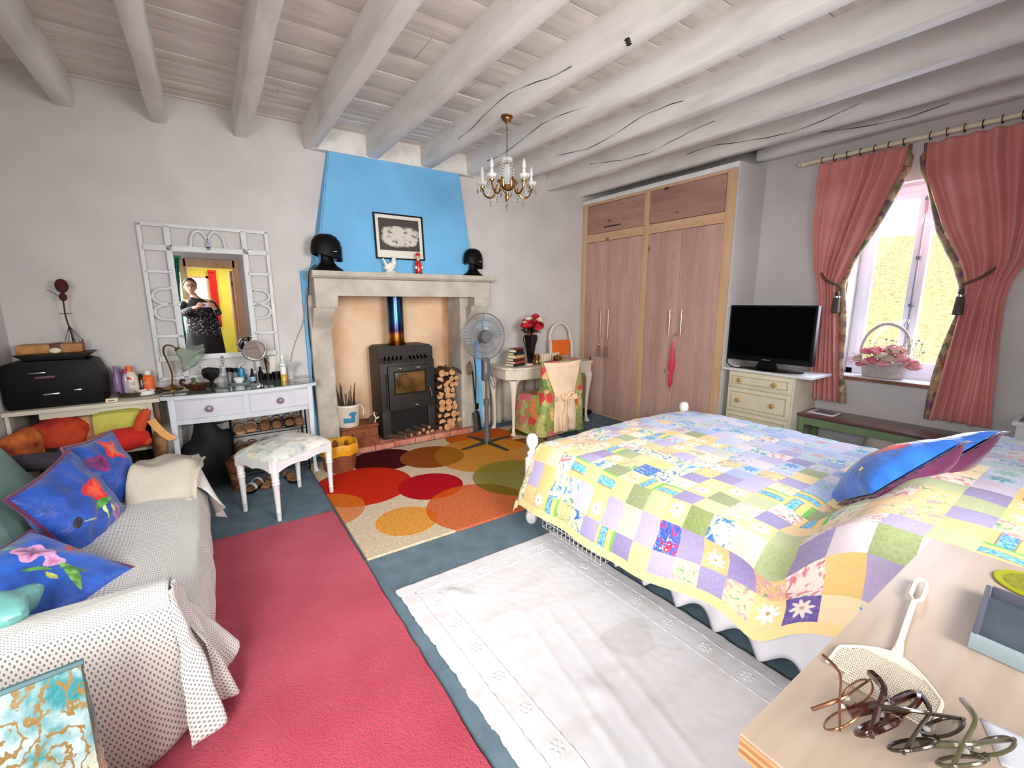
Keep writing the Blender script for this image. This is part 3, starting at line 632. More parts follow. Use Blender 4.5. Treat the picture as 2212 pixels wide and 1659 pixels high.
bm = NB(); tube(bm, smooth_path([(2.51, 4.462, .86), (2.53, 4.46, .7), (2.525, 4.46, .45), (2.52, 4.46, .32)], 5), .005, 6); box(bm, 2.505, 4.435, .24, 2.545, 4.462, .31, .006); obj('power_plug', bm, 'black', label='black plug and cord hanging on the blue strip behind the fan', cat='plug')
# ------------------------------------------------------------------ fitted wardrobe
wd = thing('wardrobe', 'tall limed pine fitted wardrobe with four long doors and two top doors', 'wardrobe', (4.4, 3.46, 0))
WX = 4.2; wy0, wy1 = 2.434, 4.488
bm = NB(); box(bm, WX+.03, wy0, 0, XR-.01, wy1, 2.70); obj('carcass', bm, 'door', wd, world=True)
def rail(n, y0, z0, y1, z1, m='pine', x=WX): one(n, lambda b: box(b, x, y0, z0, WX+.035, y1, z1, .003), m, wd, world=True)
rail('stile', wy0, 0, 2.53, 2.715); rail('stile', 3.42, 0, 3.50, 2.70, x=WX-.002); rail('stile', 4.418, 0, wy1, 2.715)
rail('rail', 2.53, 2.24, 4.418, 2.34, 'pine_y'); rail('rail', 2.53, 2.69, 4.418, 2.715, 'pine_y'); rail('rail', 2.53, 0, 4.418, .02, 'pine_y')
one('cornice', lambda b: box(b, WX-.02, wy0-.02, 2.716, XR-.01, wy1, 2.765, .008), 'white', wd, world=True)
M['handle_dark'] = mat('dark_slot', (86, 52, 44), .6, var=.2)
for k, (y0, y1, skew) in enumerate(((3.505, 4.412, 0), (2.535, 3.415, .012))):
    d = one('top_door', lambda b: box(b, WX+.004-skew, y0, 2.345, WX+.03, y1, 2.685, .004), 'door_y', wd, world=True)
    ym = (3.98, 3.0)[k]; one('grip', lambda b: box(b, WX-.006, ym-.13, 2.395+.02*k, WX+.006, ym+.13, 2.412+.02*k, .003), 'handle_dark', d, world=True)
M['nickel'] = mat('nickel_bar', (206, 190, 170), .3, .9, var=.05)
for k, (y0, y1, hy, hz0, hz1) in enumerate(((4.046, 4.414, 4.085, 1.02, 1.39), (3.505, 4.042, 3.955, 1.02, 1.39), (2.992, 3.416, 3.05, 1.14, 1.40), (2.533, 2.988, 2.905, 1.14, 1.40))):
    d = one('long_door', lambda b: box(b, WX+.004, y0, .022, WX+.03, y1, 2.235, .004), 'door', wd, world=True)
    def hd(b):
        cyl(b, (WX-.03, hy, hz0), (WX-.03, hy, hz1), .008, seg=10)
        for z in (hz0+.03, hz1-.03): cyl(b, (WX-.03, hy, z), (WX+.006, hy, z), .006, seg=8)
    one('bar_handle', hd, 'nickel', d, world=True)
M['tassel'] = mat('tassel_grey', (150, 122, 104), .9, var=.25, scale=40, stretch=(4, 4, .3), bump=.5, bscale=90)
for k, y in enumerate((4.085, 3.955)):
    o = thing('key_tassel', 'grey tassel on a bead hanging from the %s handle of the left wardrobe doors' % ('left', 'right')[k], 'tassel', (WX-.03, y, 1.04), 0, 'tassels on the wardrobe handles')
    one('cord', lambda b: tube(b, [(-.008, 0, .02), (-.012, .004, -.06), (-.012, 0, -.1)], .003, 6), 'tassel', o)
    one('bead', lambda b: ball(b, (-.012, 0, -.1), .013, 1, 1, 1.3), 'nickel', o)
    one('fringe', lambda b: lathe(b, [(0, -.115), (.012, -.118), (.016, -.14), (.022, -.25), (0, -.252)], (-.012, 0, 0), 14), 'tassel', o)
um = thing('folded_umbrella', 'pink folded umbrella hanging between the right pair of wardrobe doors', 'umbrella', (WX-.035, 2.99, 1.1), 0)
M['umb'] = mat('umbrella_red', (214, 40, 70), .45, col2=(240, 110, 140), scale=6, stretch=(4, 4, .6), bump=.4, bscale=30, lo=.55, hi=.7)
one('canopy', lambda b: [lathe(b, [(.003, -.04), (.012, -.05), (.022, -.14), (.036, -.3), (.03, -.36), (.026, -.5), (.012, -.545), (.004, -.55)], (0, 0, 0), 14, sx=.7), *[v.co.__setattr__('y', v.co.y*(1+.25*math.sin(v.co.z*40+v.co.x*60))) for v in b.verts]], 'umb', um)
one('strap', lambda b: lathe(b, [(.034, -.33), (.037, -.335), (.037, -.35), (.034, -.355)], (0, 0, 0), 14, sx=.75), 'umb', um)
one('hook', lambda b: [cyl(b, (0, 0, -.55), (0, 0, -.60), .005, .002, 8), tube(b, [(0, 0, -.04), (0, 0, .02), (.0, -.03, .05), (.0, -.06, .03)], .005, 8)], 'nickel', um)
# ------------------------------------------------------------------ chest of drawers with the television
ch = thing('chest_of_drawers', 'cream chest of drawers with round wooden knobs under the television', 'chest', (4.4, 2.04, 0))
one('carcass', lambda b: box(b, 4.195, 1.74, 0, 4.655, 2.34, .832, .004), mat('chest_side', (226, 214, 190), .5, var=.04), ch, world=True)
one('top_board', lambda b: box(b, 4.165, 1.60, .834, 4.665, 2.40, .856, .003), 'white', ch, world=True)
M['gold_knob'] = mat('gilded_wood_knob', (206, 160, 84), .35, .2, var=.15, scale=60)
for k, (z0, z1) in enumerate(((.675, .822), (.44, .668), (.20, .433), (.02, .19))):
    d = one('drawer', lambda b: box(b, 4.178, 1.752, z0, 4.2, 2.328, z1, .003), 'cream', ch, world=True)
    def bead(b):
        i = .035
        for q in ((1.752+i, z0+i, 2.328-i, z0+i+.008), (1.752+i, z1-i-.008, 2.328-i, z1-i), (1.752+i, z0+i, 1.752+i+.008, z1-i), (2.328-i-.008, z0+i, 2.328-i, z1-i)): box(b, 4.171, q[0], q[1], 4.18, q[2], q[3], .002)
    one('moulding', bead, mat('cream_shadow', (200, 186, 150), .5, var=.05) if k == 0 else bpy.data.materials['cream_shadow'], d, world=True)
    for y in (2.213, 1.895): one('knob', lambda b: lathe(b, [(.008, 0), (.008, .012), (.02, .016), (.022, .024), (.016, .03), (.006, .032), (0, .03)], (0, 0, 0), 18, axis='x') or [v.co.__iadd__(V(0, 0, 0)) for v in ()] or [setattr(v, 'co', V(4.172-v.co.x, y+v.co.y, (z0+z1)/2+v.co.z)) for v in b.verts], 'gold_knob', d, world=True)
tv = thing('television', 'black flat screen television on the chest of drawers', 'television', (4.3, 2.02, .857))
one('housing', lambda b: box(b, 4.235, 1.645, .935, 4.29, 2.405, 1.458, .008), 'black', tv, world=True)
one('screen', lambda b: box(b, 4.2325, 1.665, .985, 4.236, 2.385, 1.44), mat('tv_screen', (2, 2, 2), .4, var=.1, spec=.06), tv, world=True)
one('back', lambda b: box(b, 4.29, 1.75, .98, 4.34, 2.3, 1.36, .02), 'black', tv, world=True)
one('stand_neck', lambda b: prism(b, [(1.93, .868), (2.13, .868), (2.09, .95), (1.97, .95)], 4.255, 4.285, 'x'), 'black', tv, world=True)
one('stand_base', lambda b: lathe(b, [(0, 0), (1, 0), (1, .008), (.9, .014), (0, .018)], (4.31, 2.0, .857), 32, sx=.13, sy=.27), mat('gloss_black', (6, 6, 7), .08, coat=.5, var=.1), tv, world=True)
one('badge', lambda b: box(b, 4.232, 1.99, .954, 4.236, 2.06, .962), mat('badge_grey', (120, 120, 125), .4, var=.05), tv, world=True)
bm = NB(); tube(bm, smooth_path([(4.32, 2.33, 1.0), (4.27, 2.39, .97), (4.22, 2.39, .91), (4.21, 2.34, .868), (4.2, 2.26, .864), (4.24, 2.2, .864)], 6), .005, 6); obj('tv_cable', bm, 'black', label='black cable looping off the left side of the television', cat='cable')
rem = thing('plug_adapter', 'small white plug adapter lying behind the television cable', 'adapter', (4.25, 2.3, .857)); one('shell', lambda b: box(b, -.02, -.03, 0, .02, .03, .02, .005), 'white', rem); one('jack', lambda b: cyl(b, (0, -.03, .01), (0, -.045, .01), .006, seg=8), 'black', rem)
# ------------------------------------------------------------------ bench under the window
bn = thing('low_bench', 'low bench table with dark wood top and green legs under the window', 'table', (4.5, 1.2, 0))
M['mahog'] = wood('dark_mahogany', (112, 66, 54), (72, 40, 36), 'y', rough=.3, coat=.3)
M['green_paint'] = mat('green_paint', (122, 146, 96), .6, col2=(108, 124, 88), var=.2, scale=5)
one('top', lambda b: box(b, 4.30, .62, .478, 4.665, 1.745, .505, .005), 'mahog', bn, world=True)
one('apron', lambda b: [box(b, 4.318, .66, .41, 4.335, 1.70, .478), box(b, 4.335, 1.70, .41, 4.64, 1.715, .478), box(b, 4.335, .65, .41, 4.64, .665, .478)], 'green_paint', bn, world=True)
for x in (4.31, 4.60):
    for y in (.645, 1.68): one('leg', lambda b: box(b, x, y, 0, x+.045, y+.045, .478, .004), 'green_paint', bn, world=True)
mg = thing('magazine', 'open magazine with a dark photo lying on the low bench', 'magazine', (4.5, 1.6, .506))
one('page', lambda b: box(b, 4.385, 1.49, .506, 4.60, 1.70, .512, .002), mat('magazine_paper', (226, 220, 226), .4, var=.05), mg, world=True)
one('photo_print', lambda b: box(b, 4.42, 1.51, .512, 4.57, 1.66, .5135), mat('magazine_photo', (40, 44, 66), .35, col2=(120, 110, 120), scale=14), mg, world=True)
M['linen'] = mat('linen_grey', (196, 186, 170), .9, var=.12, bump=.3, bscale=60)
def heap(c, rx, ry, h, amp=.35, sc=5, seg=28):
    def mk(b):
        ball(b, c, 1, rx, ry, h, seg, 16)
        for v in b.verts:
            p = v.co-Vector(c); n = nz(p.x*sc+c[0]*3, p.y*sc, p.z*sc); v.co = Vector(c)+p*(1+amp*n)
            if v.co.z < c[2]-h*.5: v.co.z = c[2]-h*.5
    return mk
one('folded_linen', heap((4.40, 1.05, .17), .09, .22, .34, .25, 7), 'linen', label='pile of folded pale linen stored under the low bench', cat='linen')
one('red_pouch', heap((4.42, .78, .14), .07, .07, .28, .15, 7), mat('red_pouch', (190, 40, 34), .7, var=.2), label='red pouch beside the linen under the low bench', cat='pouch')
one('storage_box', lambda b: [box(b, 4.45, .67, 0, 4.62, .95, .3, .006)], mat('dark_box', (38, 36, 36), .8, var=.2), label='dark storage box at the back under the low bench', cat='box')
cb = thing('side_cabinet', 'white cabinet with a grey top at the right edge behind the bed', 'cabinet', (4.45, .2, 0))
one('body', lambda b: box(b, 4.26, -.5, 0, 4.66, .435, .70, .004), 'white', cb, world=True); one('top', lambda b: [box(b, 4.24, -.52, .70, 4.665, .455, .725, .004)], 'white', cb, world=True)
one('grey_mat', lambda b: box(b, 4.27, -.5, .726, 4.66, .43, .735, .003), mat('grey_mat', (128, 124, 122), .8, var=.1), cb, world=True)
# ------------------------------------------------------------------ curtains
def floral(name, bg, cols, scale=14, rough=.7, warp=.12, coord='Object', bump=.15, leaf=None):
    t = NT(name); tc = t.n('ShaderNodeTexCoord'); w = noise_of(t, scale*.5, 3, coord)
    v = t.n('ShaderNodeVectorMath', {0: tc.outputs[coord], 1: t.n('ShaderNodeVectorMath', {0: w.outputs['Color'], 3: warp}, operation='SCALE').outputs[0]}, operation='ADD')
    vo = t.n('ShaderNodeTexVoronoi', {'Vector': v, 'Scale': scale, 'Randomness': 1}, feature='F1')
    r = t.n('ShaderNodeValToRGB', {0: t.n('ShaderNodeSeparateColor', {0: vo.outputs['Color']}).outputs[0]}); cr = r.color_ramp; cr.interpolation = 'CONSTANT'
    allc = [bg]+cols
    while len(cr.elements) < len(allc): cr.elements.new(.5)
    for i, c in enumerate(allc): cr.elements[i].position = 0 if i == 0 else .28+(i-1)*.72/(len(allc)-1); cr.elements[i].color = C(*c)
    n2 = noise_of(t, scale*3, 3, coord)
    c = t.mix(t.ramp(vo.outputs['Distance'], .45, .75), r.outputs[0], C(*(leaf or bg)))
    c = t.mix(t.ramp(n2, .45, .75), c, C(255, 240, 220), 'MIX') if False else t.mix(t.ramp(n2, .5, .75), c, C(200, 190, 170), 'MULTIPLY')
    t.col(c); t.b.inputs['Roughness'].default_value = rough; t.bump(noise_of(t, 300, 2, coord), bump, .002); return t.m
M['curtain'] = mat('pink_curtain', (222, 150, 142), .85, col2=(208, 130, 122), scale=3, bump=.3, bscale=260, bdist=.003, sheen=.2)
M['lining'] = floral('curtain_lining', (176, 150, 110), [(150, 100, 70), (96, 108, 70), (120, 84, 110), (190, 166, 130)], 16, leaf=(150, 130, 96))
M['bronze'] = mat('bronze', (92, 70, 50), .35, .8, var=.2)
def interp(tab, z):
    for (z0, *a), (z1, *b) in zip(tab, tab[1:]):
        if z0 >= z >= z1:
            t = (z0-z)/(z0-z1); t = t*t*(3-2*t) if False else t
            return [p+(q-p)*t for p, q in zip(a, b)]
    return tab[-1][1:]
def curtain(tab, nf, xb, sd):
    """tab rows: z, y outer, y inner, fold depth, drop of the inner edge"""
    def f(u, v):
        z = tab[0][0]+(tab[-1][0]-tab[0][0])*v
        yo, yi, dp, dr = interp(tab, z)
        uu = u+.03*math.sin(u*9+v*4+sd)
        y = yo+(yi-yo)*u
        s_ = .5+.5*math.sin(uu*nf*2*PI+sd+1.2*math.sin(v*3)+1.6*nz(u*3, v*1.5, sd)); x = xb-.012-dp*1.15*s_**.8*(.65+.6*abs(nz(u*4, v*1.2, sd+3)))-.7*dp*nz(u*7, v*1.5, sd)
        return Vector((x, y, z+dr*sm(.35, 1, u)))
    return f
def mk_curtain(label, tab, nf, sd, hook, low, tas):
    c = thing('curtain', label, 'curtain', (4.58, (tab[0][1]+tab[0][2])/2, tab[-1][0]), 0, 'pink curtains at the window')
    f = curtain(tab, nf, 4.628, sd)
    one('cloth', lambda b: grid(b, f, 150, 90, thick=.002), 'curtain', c, world=True, ang=180)
    def edge(u, v):
        p = f(1, v); q = f(.94, v); w = .055*(.4+.6*abs(math.sin(v*7+sd)))*(1 if v > .03 else .5); d = V(0, (p.y-q.y), 0).normalized()
        return p+V(.012*u+.003, 0, 0)+d*(w*u)-V(.018*math.sin(u*PI), 0, 0)
    one('floral_lining', lambda b: grid(b, edge, 8, 70, thick=.002), 'lining', c, world=True, ang=180)
    hk, lo = Vector(hook), Vector(low)
    mid = (hk+lo)/2+V(-.04, 0, -.035)
    p = smooth_path([hk, mid, lo, lo+V(.05, (lo.y-hk.y)*.1, .01)], 6)
    tb = one('tieback', lambda b: tube(b, p, .011, 8), mat('tieback_cord', (112, 82, 62), .8, var=.2), c, world=True)
    one('wall_hook', lambda b: [cyl(b, hk+V(.0, 0, 0), (XR-.002, hk.y, hk.z), .012, seg=10), ball(b, hk+V(-.01, 0, .01), .02)], 'bronze', c, world=True)
    tz = Vector(tas)
    one('tassel', lambda b: [lathe(b, [(0, .0), (.012, -.005), (.02, -.03), (.014, -.05), (.024, -.06), (.032, -.19), (0, -.195)], tz, 16), tube(b, [tz, lo], .004, 6)], mat('tassel_dark', (98, 88, 78), .9, var=.3, scale=50, stretch=(3, 3, .3), bump=.4), c, world=True)
    one('tassel_ring', lambda b: lathe(b, [(.016, -.042), (.024, -.047), (.024, -.06), (.016, -.064)], tz, 16), 'chrome', c, world=True)
    return c
TL = [(2.68, 1.91, 1.31, .045, .0), (2.5, 1.91, 1.33, .06, 0), (2.1, 1.90, 1.47, .055, 0), (1.80, 1.865, 1.60, .04, -.02), (1.66, 1.83, 1.655, .028, -.03), (1.52, 1.80, 1.645, .03, -.01), (1.2, 1.79, 1.60, .045, 0), (.60, 1.765, 1.53, .055, 0)]
mk_curtain('pink curtain tied back on the left of the window', TL, 6, 0.4, (4.64, 1.845, 1.80), (4.575, 1.655, 1.635), (4.56, 1.642, 1.585))
TR_ = [(2.66, .50, 1.195, .05, .0), (2.45, .50, 1.18, .065, 0), (2.0, .52, 1.02, .06, 0), (1.78, .57, .90, .045, -.02), (1.63, .63, .855, .03, -.03), (1.5, .645, .86, .032, -.01), (1.2, .63, .88, .05, 0), (.585, .585, .92, .06, 0)]
mk_curtain('pink curtain tied back on the right of the window', TR_, 6, 2.1, (4.64, .66, 1.80), (4.57, .862, 1.615), (4.555, .862, 1.585))
rod = thing('curtain_rod', 'cream curtain rod with rings above the window', 'rod', (4.6, 1.2, 2.71))
one('pole', lambda b: cyl(b, (4.6, .2, 2.712), (4.6, 2.03, 2.712), .017, seg=14), 'cream', rod, world=True)
one('finial', lambda b: lathe(b, [(.012, 2.03), (.022, 2.035), (.022, 2.05), (.012, 2.06), (.02, 2.075), (.016, 2.09), (0, 2.1)], (4.6, 0, 2.712), 14, axis='y'), 'cream', rod, world=True) if False else one('finial', lambda b: [ball(b, (4.6, 2.055, 2.712), .022), cyl(b, (4.6, 2.03, 2.712), (4.6, 2.045, 2.712), .024, seg=14), ball(b, (4.6, 2.085, 2.712), .014)], 'cream', rod, world=True)
one('bracket', lambda b: [cyl(b, (4.6, 1.98, 2.712), (XR-.004, 1.98, 2.73), .01, seg=10)], 'cream', rod, world=True)
for k in range(15):
    y = 1.90-k*.093 if k < 7 else 1.19-(k-7)*.092
    one('ring', lambda b: [tube(b, [(4.6+.004*math.sin(k), y+.026*0, 2.706)]+[], .001, 3)] if False else tube(b, [(4.6+.026*math.cos(a*PI/7), y, 2.706+.028*math.sin(a*PI/7)) for a in range(14)], .0035, 6, closed=True), 'bronze', rod, world=True)
# ------------------------------------------------------------------ flower basket on the sill
M['white_wicker'] = mat('white_wicker', (196, 188, 180), .7, var=.1, scale=30, bump=.5, bscale=90)
fb = thing('flower_basket', 'white wicker basket of pink silk roses on the windowsill', 'basket', (4.755, 1.30, .846))
def wick(b):
    lathe(b, [(0, 0), (.85, 0), (.9, .01), (1, .12), (.97, .12), (.86, .012), (0, .008)], (0, 0, 0), 44, sx=.075, sy=.16)
    for v in b.verts:
        a = math.atan2(v.co.y*.5, v.co.x); v.co.xy *= 1+.035*math.sin(a*22)
one('basket_body', wick, 'white_wicker', fb)
one('rim', lambda b: tube(b, [(.077*math.cos(a*PI/18), .163*math.sin(a*PI/18), .122) for a in range(36)], .008, 6, closed=True), 'white_wicker', fb)
one('handle', lambda b: tube(b, smooth_path([(0, .16, .11), (0, .172, .24), (0, .14, .36), (0, .06, .445), (0, -.02, .455), (0, -.10, .41), (0, -.145, .32), (0, -.16, .11)], 5), .0135, 8), 'white_wicker', fb)
M['leaf'] = mat('leaf_green', (84, 112, 70), .6, col2=(130, 150, 104), scale=8)
M['rose_pink'] = mat('rose_pink', (244, 200, 194), .7, col2=(226, 142, 150), scale=18)
M['rose_deep'] = mat('rose_deep', (230, 140, 148), .7, col2=(196, 84, 104), scale=18)
M['rose_cream'] = mat('rose_cream', (240, 220, 190), .7, var=.15, scale=14)
def rose(b, c, r, rot=None, n=3):
    """cup of overlapping petals"""
    c = Vector(c); rot = (rot or Euler((rr(-.5, .5), rr(-.5, .5), rr(0, 6)))).to_matrix()
    ball(b, c, r*.42, 1, 1, 1.1, 8, 6)
    for ly in range(n):
        k = 4+ly; R = r*(.5+.28*ly); 
        for j in range(k):
            a0 = 2*PI*j/k+ly*.6; w = 2*PI/k*.75
            def f(u, v, a0=a0, w=w, R=R, ly=ly):
                a = a0+(u-.5)*w*2*(1-.25*v); z = r*(-.6+1.15*v-.20*ly*v); q = R*(.35+.65*math.sin(.25+v*2.05))
                return c+rot @ Vector((q*math.cos(a), q*math.sin(a), z*(1-.35*(2*u-1)**2)))
            grid(b, f, 4, 4)
def leafs(b, p, d, L, w):
    p, d = Vector(p), Vector(d).normalized(); s = d.cross(V(0, 0, 1)).normalized(); n = s.cross(d)
    grid(b, lambda u, v: p+d*(L*v)+s*((u-.5)*w*math.sin(PI*min(1, v*.95+.04)))+n*(-.12*L*v*v+.1*w*abs(2*u-1)), 2, 5)
for k, (y, z, r, m, x) in enumerate(((.02, .215, .052, 'rose_deep', -.05), (-.06, .25, .05, 'rose_pink', -.03), (.0, .20, .038, 'rose_cream', -.10), (-.045, .185, .04, 'rose_cream', -.085), (.06, .23, .05, 'rose_deep', -.01), (-.13, .19, .05, 'rose_pink', -.08), (-.19, .15, .045, 'rose_pink', -.05), (-.22, .13, .042, 'rose_pink', -.09), (-.10, .245, .04, 'rose_pink', .02), (.13, .22, .035, 'rose_deep', -.02), (.17, .16, .03, 'rose_cream', -.07), (.11, .13, .032, 'rose_pink', -.08), (.145, .11, .026, 'rose_deep', -.085), (-.02, .14, .045, 'rose_pink', -.08), (.06, .15, .04, 'rose_deep', -.07))):
    one('rose', lambda b: rose(b, (x, y, z), r*1.22, n=3), m, fb, ang=60)
def greens(b):
    for k in range(60):
        y = rr(-.24, .2); p = V(rr(-.07, .04), y*.7, rr(.11, .2)); leafs(b, p, V(rr(-.6, .5), rr(-1, 1)+y*3, rr(-.3, .9)), rr(.05, .1), rr(.018, .03))
one('leaves', greens, 'leaf', fb, kind='stuff')
def sprig(b):
    for k in range(40):
        p = V(rr(-.05, .04), rr(-.24, .1), .2); q = p+V(rr(-.05, .05), rr(-.06, .02), rr(.03, .14)); tube(b, [p, q], .0015, 4); ball(b, q, rr(.006, .011), seg=6, rings=4)
one('sprigs', sprig, mat('pale_sprig', (206, 212, 180), .8, var=.15), fb, kind='stuff')
one('berries', lambda b: [(tube(b, [(-.05, .14, .14), (-.08, .19+.012*k, .12+.02*(k % 3))], .002, 4), leafs(b, (-.08, .19+.012*k, .12+.02*(k % 3)), (-.2, .5, -.3+.2*(k % 2)), .03, .02)) for k in range(6)], 'rose_deep', fb, kind='stuff')
# ------------------------------------------------------------------ writing desk by the fireplace
dk = thing('writing_desk', 'cream cabriole legged writing desk beside the fan against the wall', 'table', (3.2, 4.1, 0))
def dtop(b):
    p = [(2.62, 4.40), (2.62, 4.02), (2.65, 3.97), (2.70, 3.95), (2.72, 3.90), (2.78, 3.88), (3.85, 3.88), (3.9, 3.93), (3.9, 4.40)]
    prism(b, p[::-1], .752, .776, 'z', .005)
M['desk_cream'] = mat('antique_cream', (222, 212, 194), .45, var=.06, scale=6)
one('top', dtop, 'desk_cream', dk, world=True)
one('apron', lambda b: prism(b, [(2.655, 4.38), (2.655, 4.02), (2.70, 3.98), (2.75, 3.925), (2.80, 3.915), (3.86, 3.915), (3.86, 4.38)][::-1], .635, .752, 'z', .004), 'desk_cream', dk, world=True)
def cab(x, y, sx, sy):
    def mk(b):
        rs = []
        for z, r, o in ((.64, .052, .0), (.6, .05, .014), (.54, .04, .018), (.42, .027, .010), (.28, .02, .0), (.12, .017, -.006), (.05, .018, .0), (.025, .03, .012), (.008, .034, .014), (.0, .03, .014)):
            rs.append(ring(b, (x+sx*o, y+sy*o, z), (0, 0, 1), r, 12))
        for p, q in zip(rs, rs[1:]): bridge(b, p, q)
        b.faces.new(rs[0]); b.faces.new(rs[-1][::-1])
        prism(b, [(x-.07, .64), (x+.07, .64), (x+.05, .60), (x+.025, .57), (x-.025, .57), (x-.05, .60)], y-.02, y+.015, 'y')
    return mk
for x, y, sx, sy in ((2.70, 3.93, -.6, -.6), (2.70, 4.33, -.6, .6), (3.83, 3.95, .6, -.6), (3.83, 4.33, .6, .6)): one('leg', cab(x, y, sx, sy), 'desk_cream', dk, world=True)
bm = NB(); grid(bm, lambda u, v: Vector((2.56+.9*u, 4.455+.02*math.sin(u*34)+.01*nz(u*9, v*2), .64-.62*v)), 90, 10, thick=.002)
obj('hanging_cloth', bm, 'linen', label='pale grey cloth hanging in folds behind the writing desk', cat='cloth', ang=180)
# books
bookc = [(60, 44, 52), (176, 60, 40), (206, 150, 96), (30, 40, 56), (222, 204, 176), (36, 34, 44), (150, 50, 50)]
zb = .777
titles = ['black bottom book of the stack on the writing desk', 'red and black book second from the stack bottom', 'dark red book third from the stack bottom', 'tan book in the middle of the desk stack', 'navy book third from the top of the desk stack', 'black book second from the top of the desk stack', 'thin red book on top of the desk stack']
specs = [((30, 28, 34), .03, .20, .135, .0), ((196, 84, 56), .022, .19, .13, .1), ((96, 32, 34), .03, .18, .12, -.1), ((210, 158, 108), .038, .165, .115, .06), ((26, 36, 52), .026, .16, .11, -.12), ((28, 28, 34), .032, .14, .10, .1), ((150, 54, 46), .014, .15, .10, -.2)]
for k, (c, h, L, w, a) in enumerate(specs):
    b_ = thing('book', titles[k], 'book', (2.84+.006*k, 4.10+.004*k, zb), a+.25, 'books stacked on the writing desk')
    one('cover', lambda b: [box(b, -L/2, -w/2, 0, L/2, w/2, .003), box(b, -L/2, -w/2, h-.003, L/2, w/2, h), box(b, -L/2, -w/2, 0, L/2, -w/2+.003, h)], mat('book_cover', c, .45, var=.12, scale=20), b_)
    one('pages', lambda b: box(b, -L/2+.004, -w/2+.003, .003, L/2-.004, w/2-.004, h-.003), 'cream', b_)
    zb += h+.001
bm = NB(); box(bm, 2.95, 4.02, .777, 3.03, 4.06, .792, .003); obj('card_box', bm, 'cream', label='small cream card box beside the book stack on the desk', cat='box')
# black vase of roses
vs_ = thing('vase', 'tall black tapered vase of red and cream roses on the desk', 'vase', (3.13, 4.2, .777))
one('vessel', lambda b: lathe(b, [(0, 0), (.042, 0), (.044, .01), (.04, .02), (.06, .16), (.085, .33), (.08, .33), (.055, .16), (.03, .03), (0, .03)], (0, 0, 0), 6), mat('black_glass', (14, 14, 16), .15, coat=.5, var=.1), vs_, ang=20)
for s in (-1, 1): one('handle', lambda b: tube(b, smooth_path([(s*.082, -.0, .325), (s*.1, 0, .28), (s*.06, 0, .17)], 4), .006, 6), 'black', vs_)
def vleaf(b):
    for k in range(80):
        a = rr(0, 6.28); leafs(b, V(.03*math.cos(a), .03*math.sin(a), rr(.33, .42)), V(math.cos(a), math.sin(a), rr(-.1, .9)), rr(.06, .11), .04)
one('leaves', vleaf, mat('dark_leaf', (30, 40, 30), .6, var=.3), vs_, kind='stuff')
M['rose_red'] = mat('rose_red', (196, 20, 36), .7, col2=(150, 8, 24), scale=20)
M['rose_white'] = mat('rose_white', (236, 222, 190), .7, var=.1)
for x, y, z, r, m in ((-.07, -.03, .46, .05, 'rose_red'), (.06, -.06, .44, .052, 'rose_red'), (-.02, .03, .49, .04, 'rose_red'), (.075, 0, .55, .034, 'rose_red'), (-.115, -.04, .45, .034, 'rose_red'), (.13, .0, .51, .038, 'rose_white'), (-.03, 0, .52, .03, 'rose_white'), (.13, -.03, .43, .022, 'rose_white'), (-.10, -.02, .48, .022, 'rose_white'), (.02, -.04, .50, .03, 'rose_red')):
    one('rose', lambda b: [rose(b, (x, y, z), r*1.4, n=3), tube(b, [(x, y, z-r*.4), (x*.3, y*.3, .3)], .003, 5)], m, vs_, ang=60)
# brass pieces, bowl and planter
bp_ = thing('brass_pot', 'brass pot with a waist standing before the black vase', 'pot', (3.09, 4.02, .777)); one('body', lambda b: lathe(b, [(0, 0), (.042, 0), (.044, .012), (.034, .03), (.03, .05), (.036, .07), (.036, .105), (.03, .108), (.028, .07), (0, .06)], (0, 0, 0), 22), 'brass', bp_); one('lid', lambda b: lathe(b, [(.036, .1), (.03, .115), (0, .118)], (0, 0, .002), 22), 'brass', bp_)
bb = thing('brass_bowl', 'round lidded brass bowl beside the slatted planter on the desk', 'bowl', (3.40, 4.02, .777)); one('body', lambda b: lathe(b, [(0, 0), (.03, 0), (.05, .02), (.058, .045), (.05, .062)], (0, 0, 0), 22), 'brass', bb); one('lid', lambda b: lathe(b, [(.054, .06), (.045, .078), (.02, .088), (.008, .09), (.008, .1), (0, .102)], (0, 0, 0), 22), 'brass', bb)
one('dish', lambda b: lathe(b, [(0, 0), (.06, 0), (.08, .02), (.076, .022), (.05, .008), (0, .006)], (3.27, 3.98, .777), 24), mat('dark_dish', (46, 24, 20), .3, var=.2), label='dark brown dish in front of the brass bowl on the desk', cat='dish')
pl = thing('slatted_planter', 'oblong planter edged with pale wooden pegs on the desk', 'planter', (3.38, 4.2, .777)); one('box', lambda b: box(b, -.15, -.04, 0, .15, .04, .08, .003), 'brick', pl)
for k in range(13): one('peg', lambda b: cyl(b, (-.15+k*.025, -.046, 0), (-.15+k*.025, -.046, .1), .009, .008, 8), 'cream', pl)
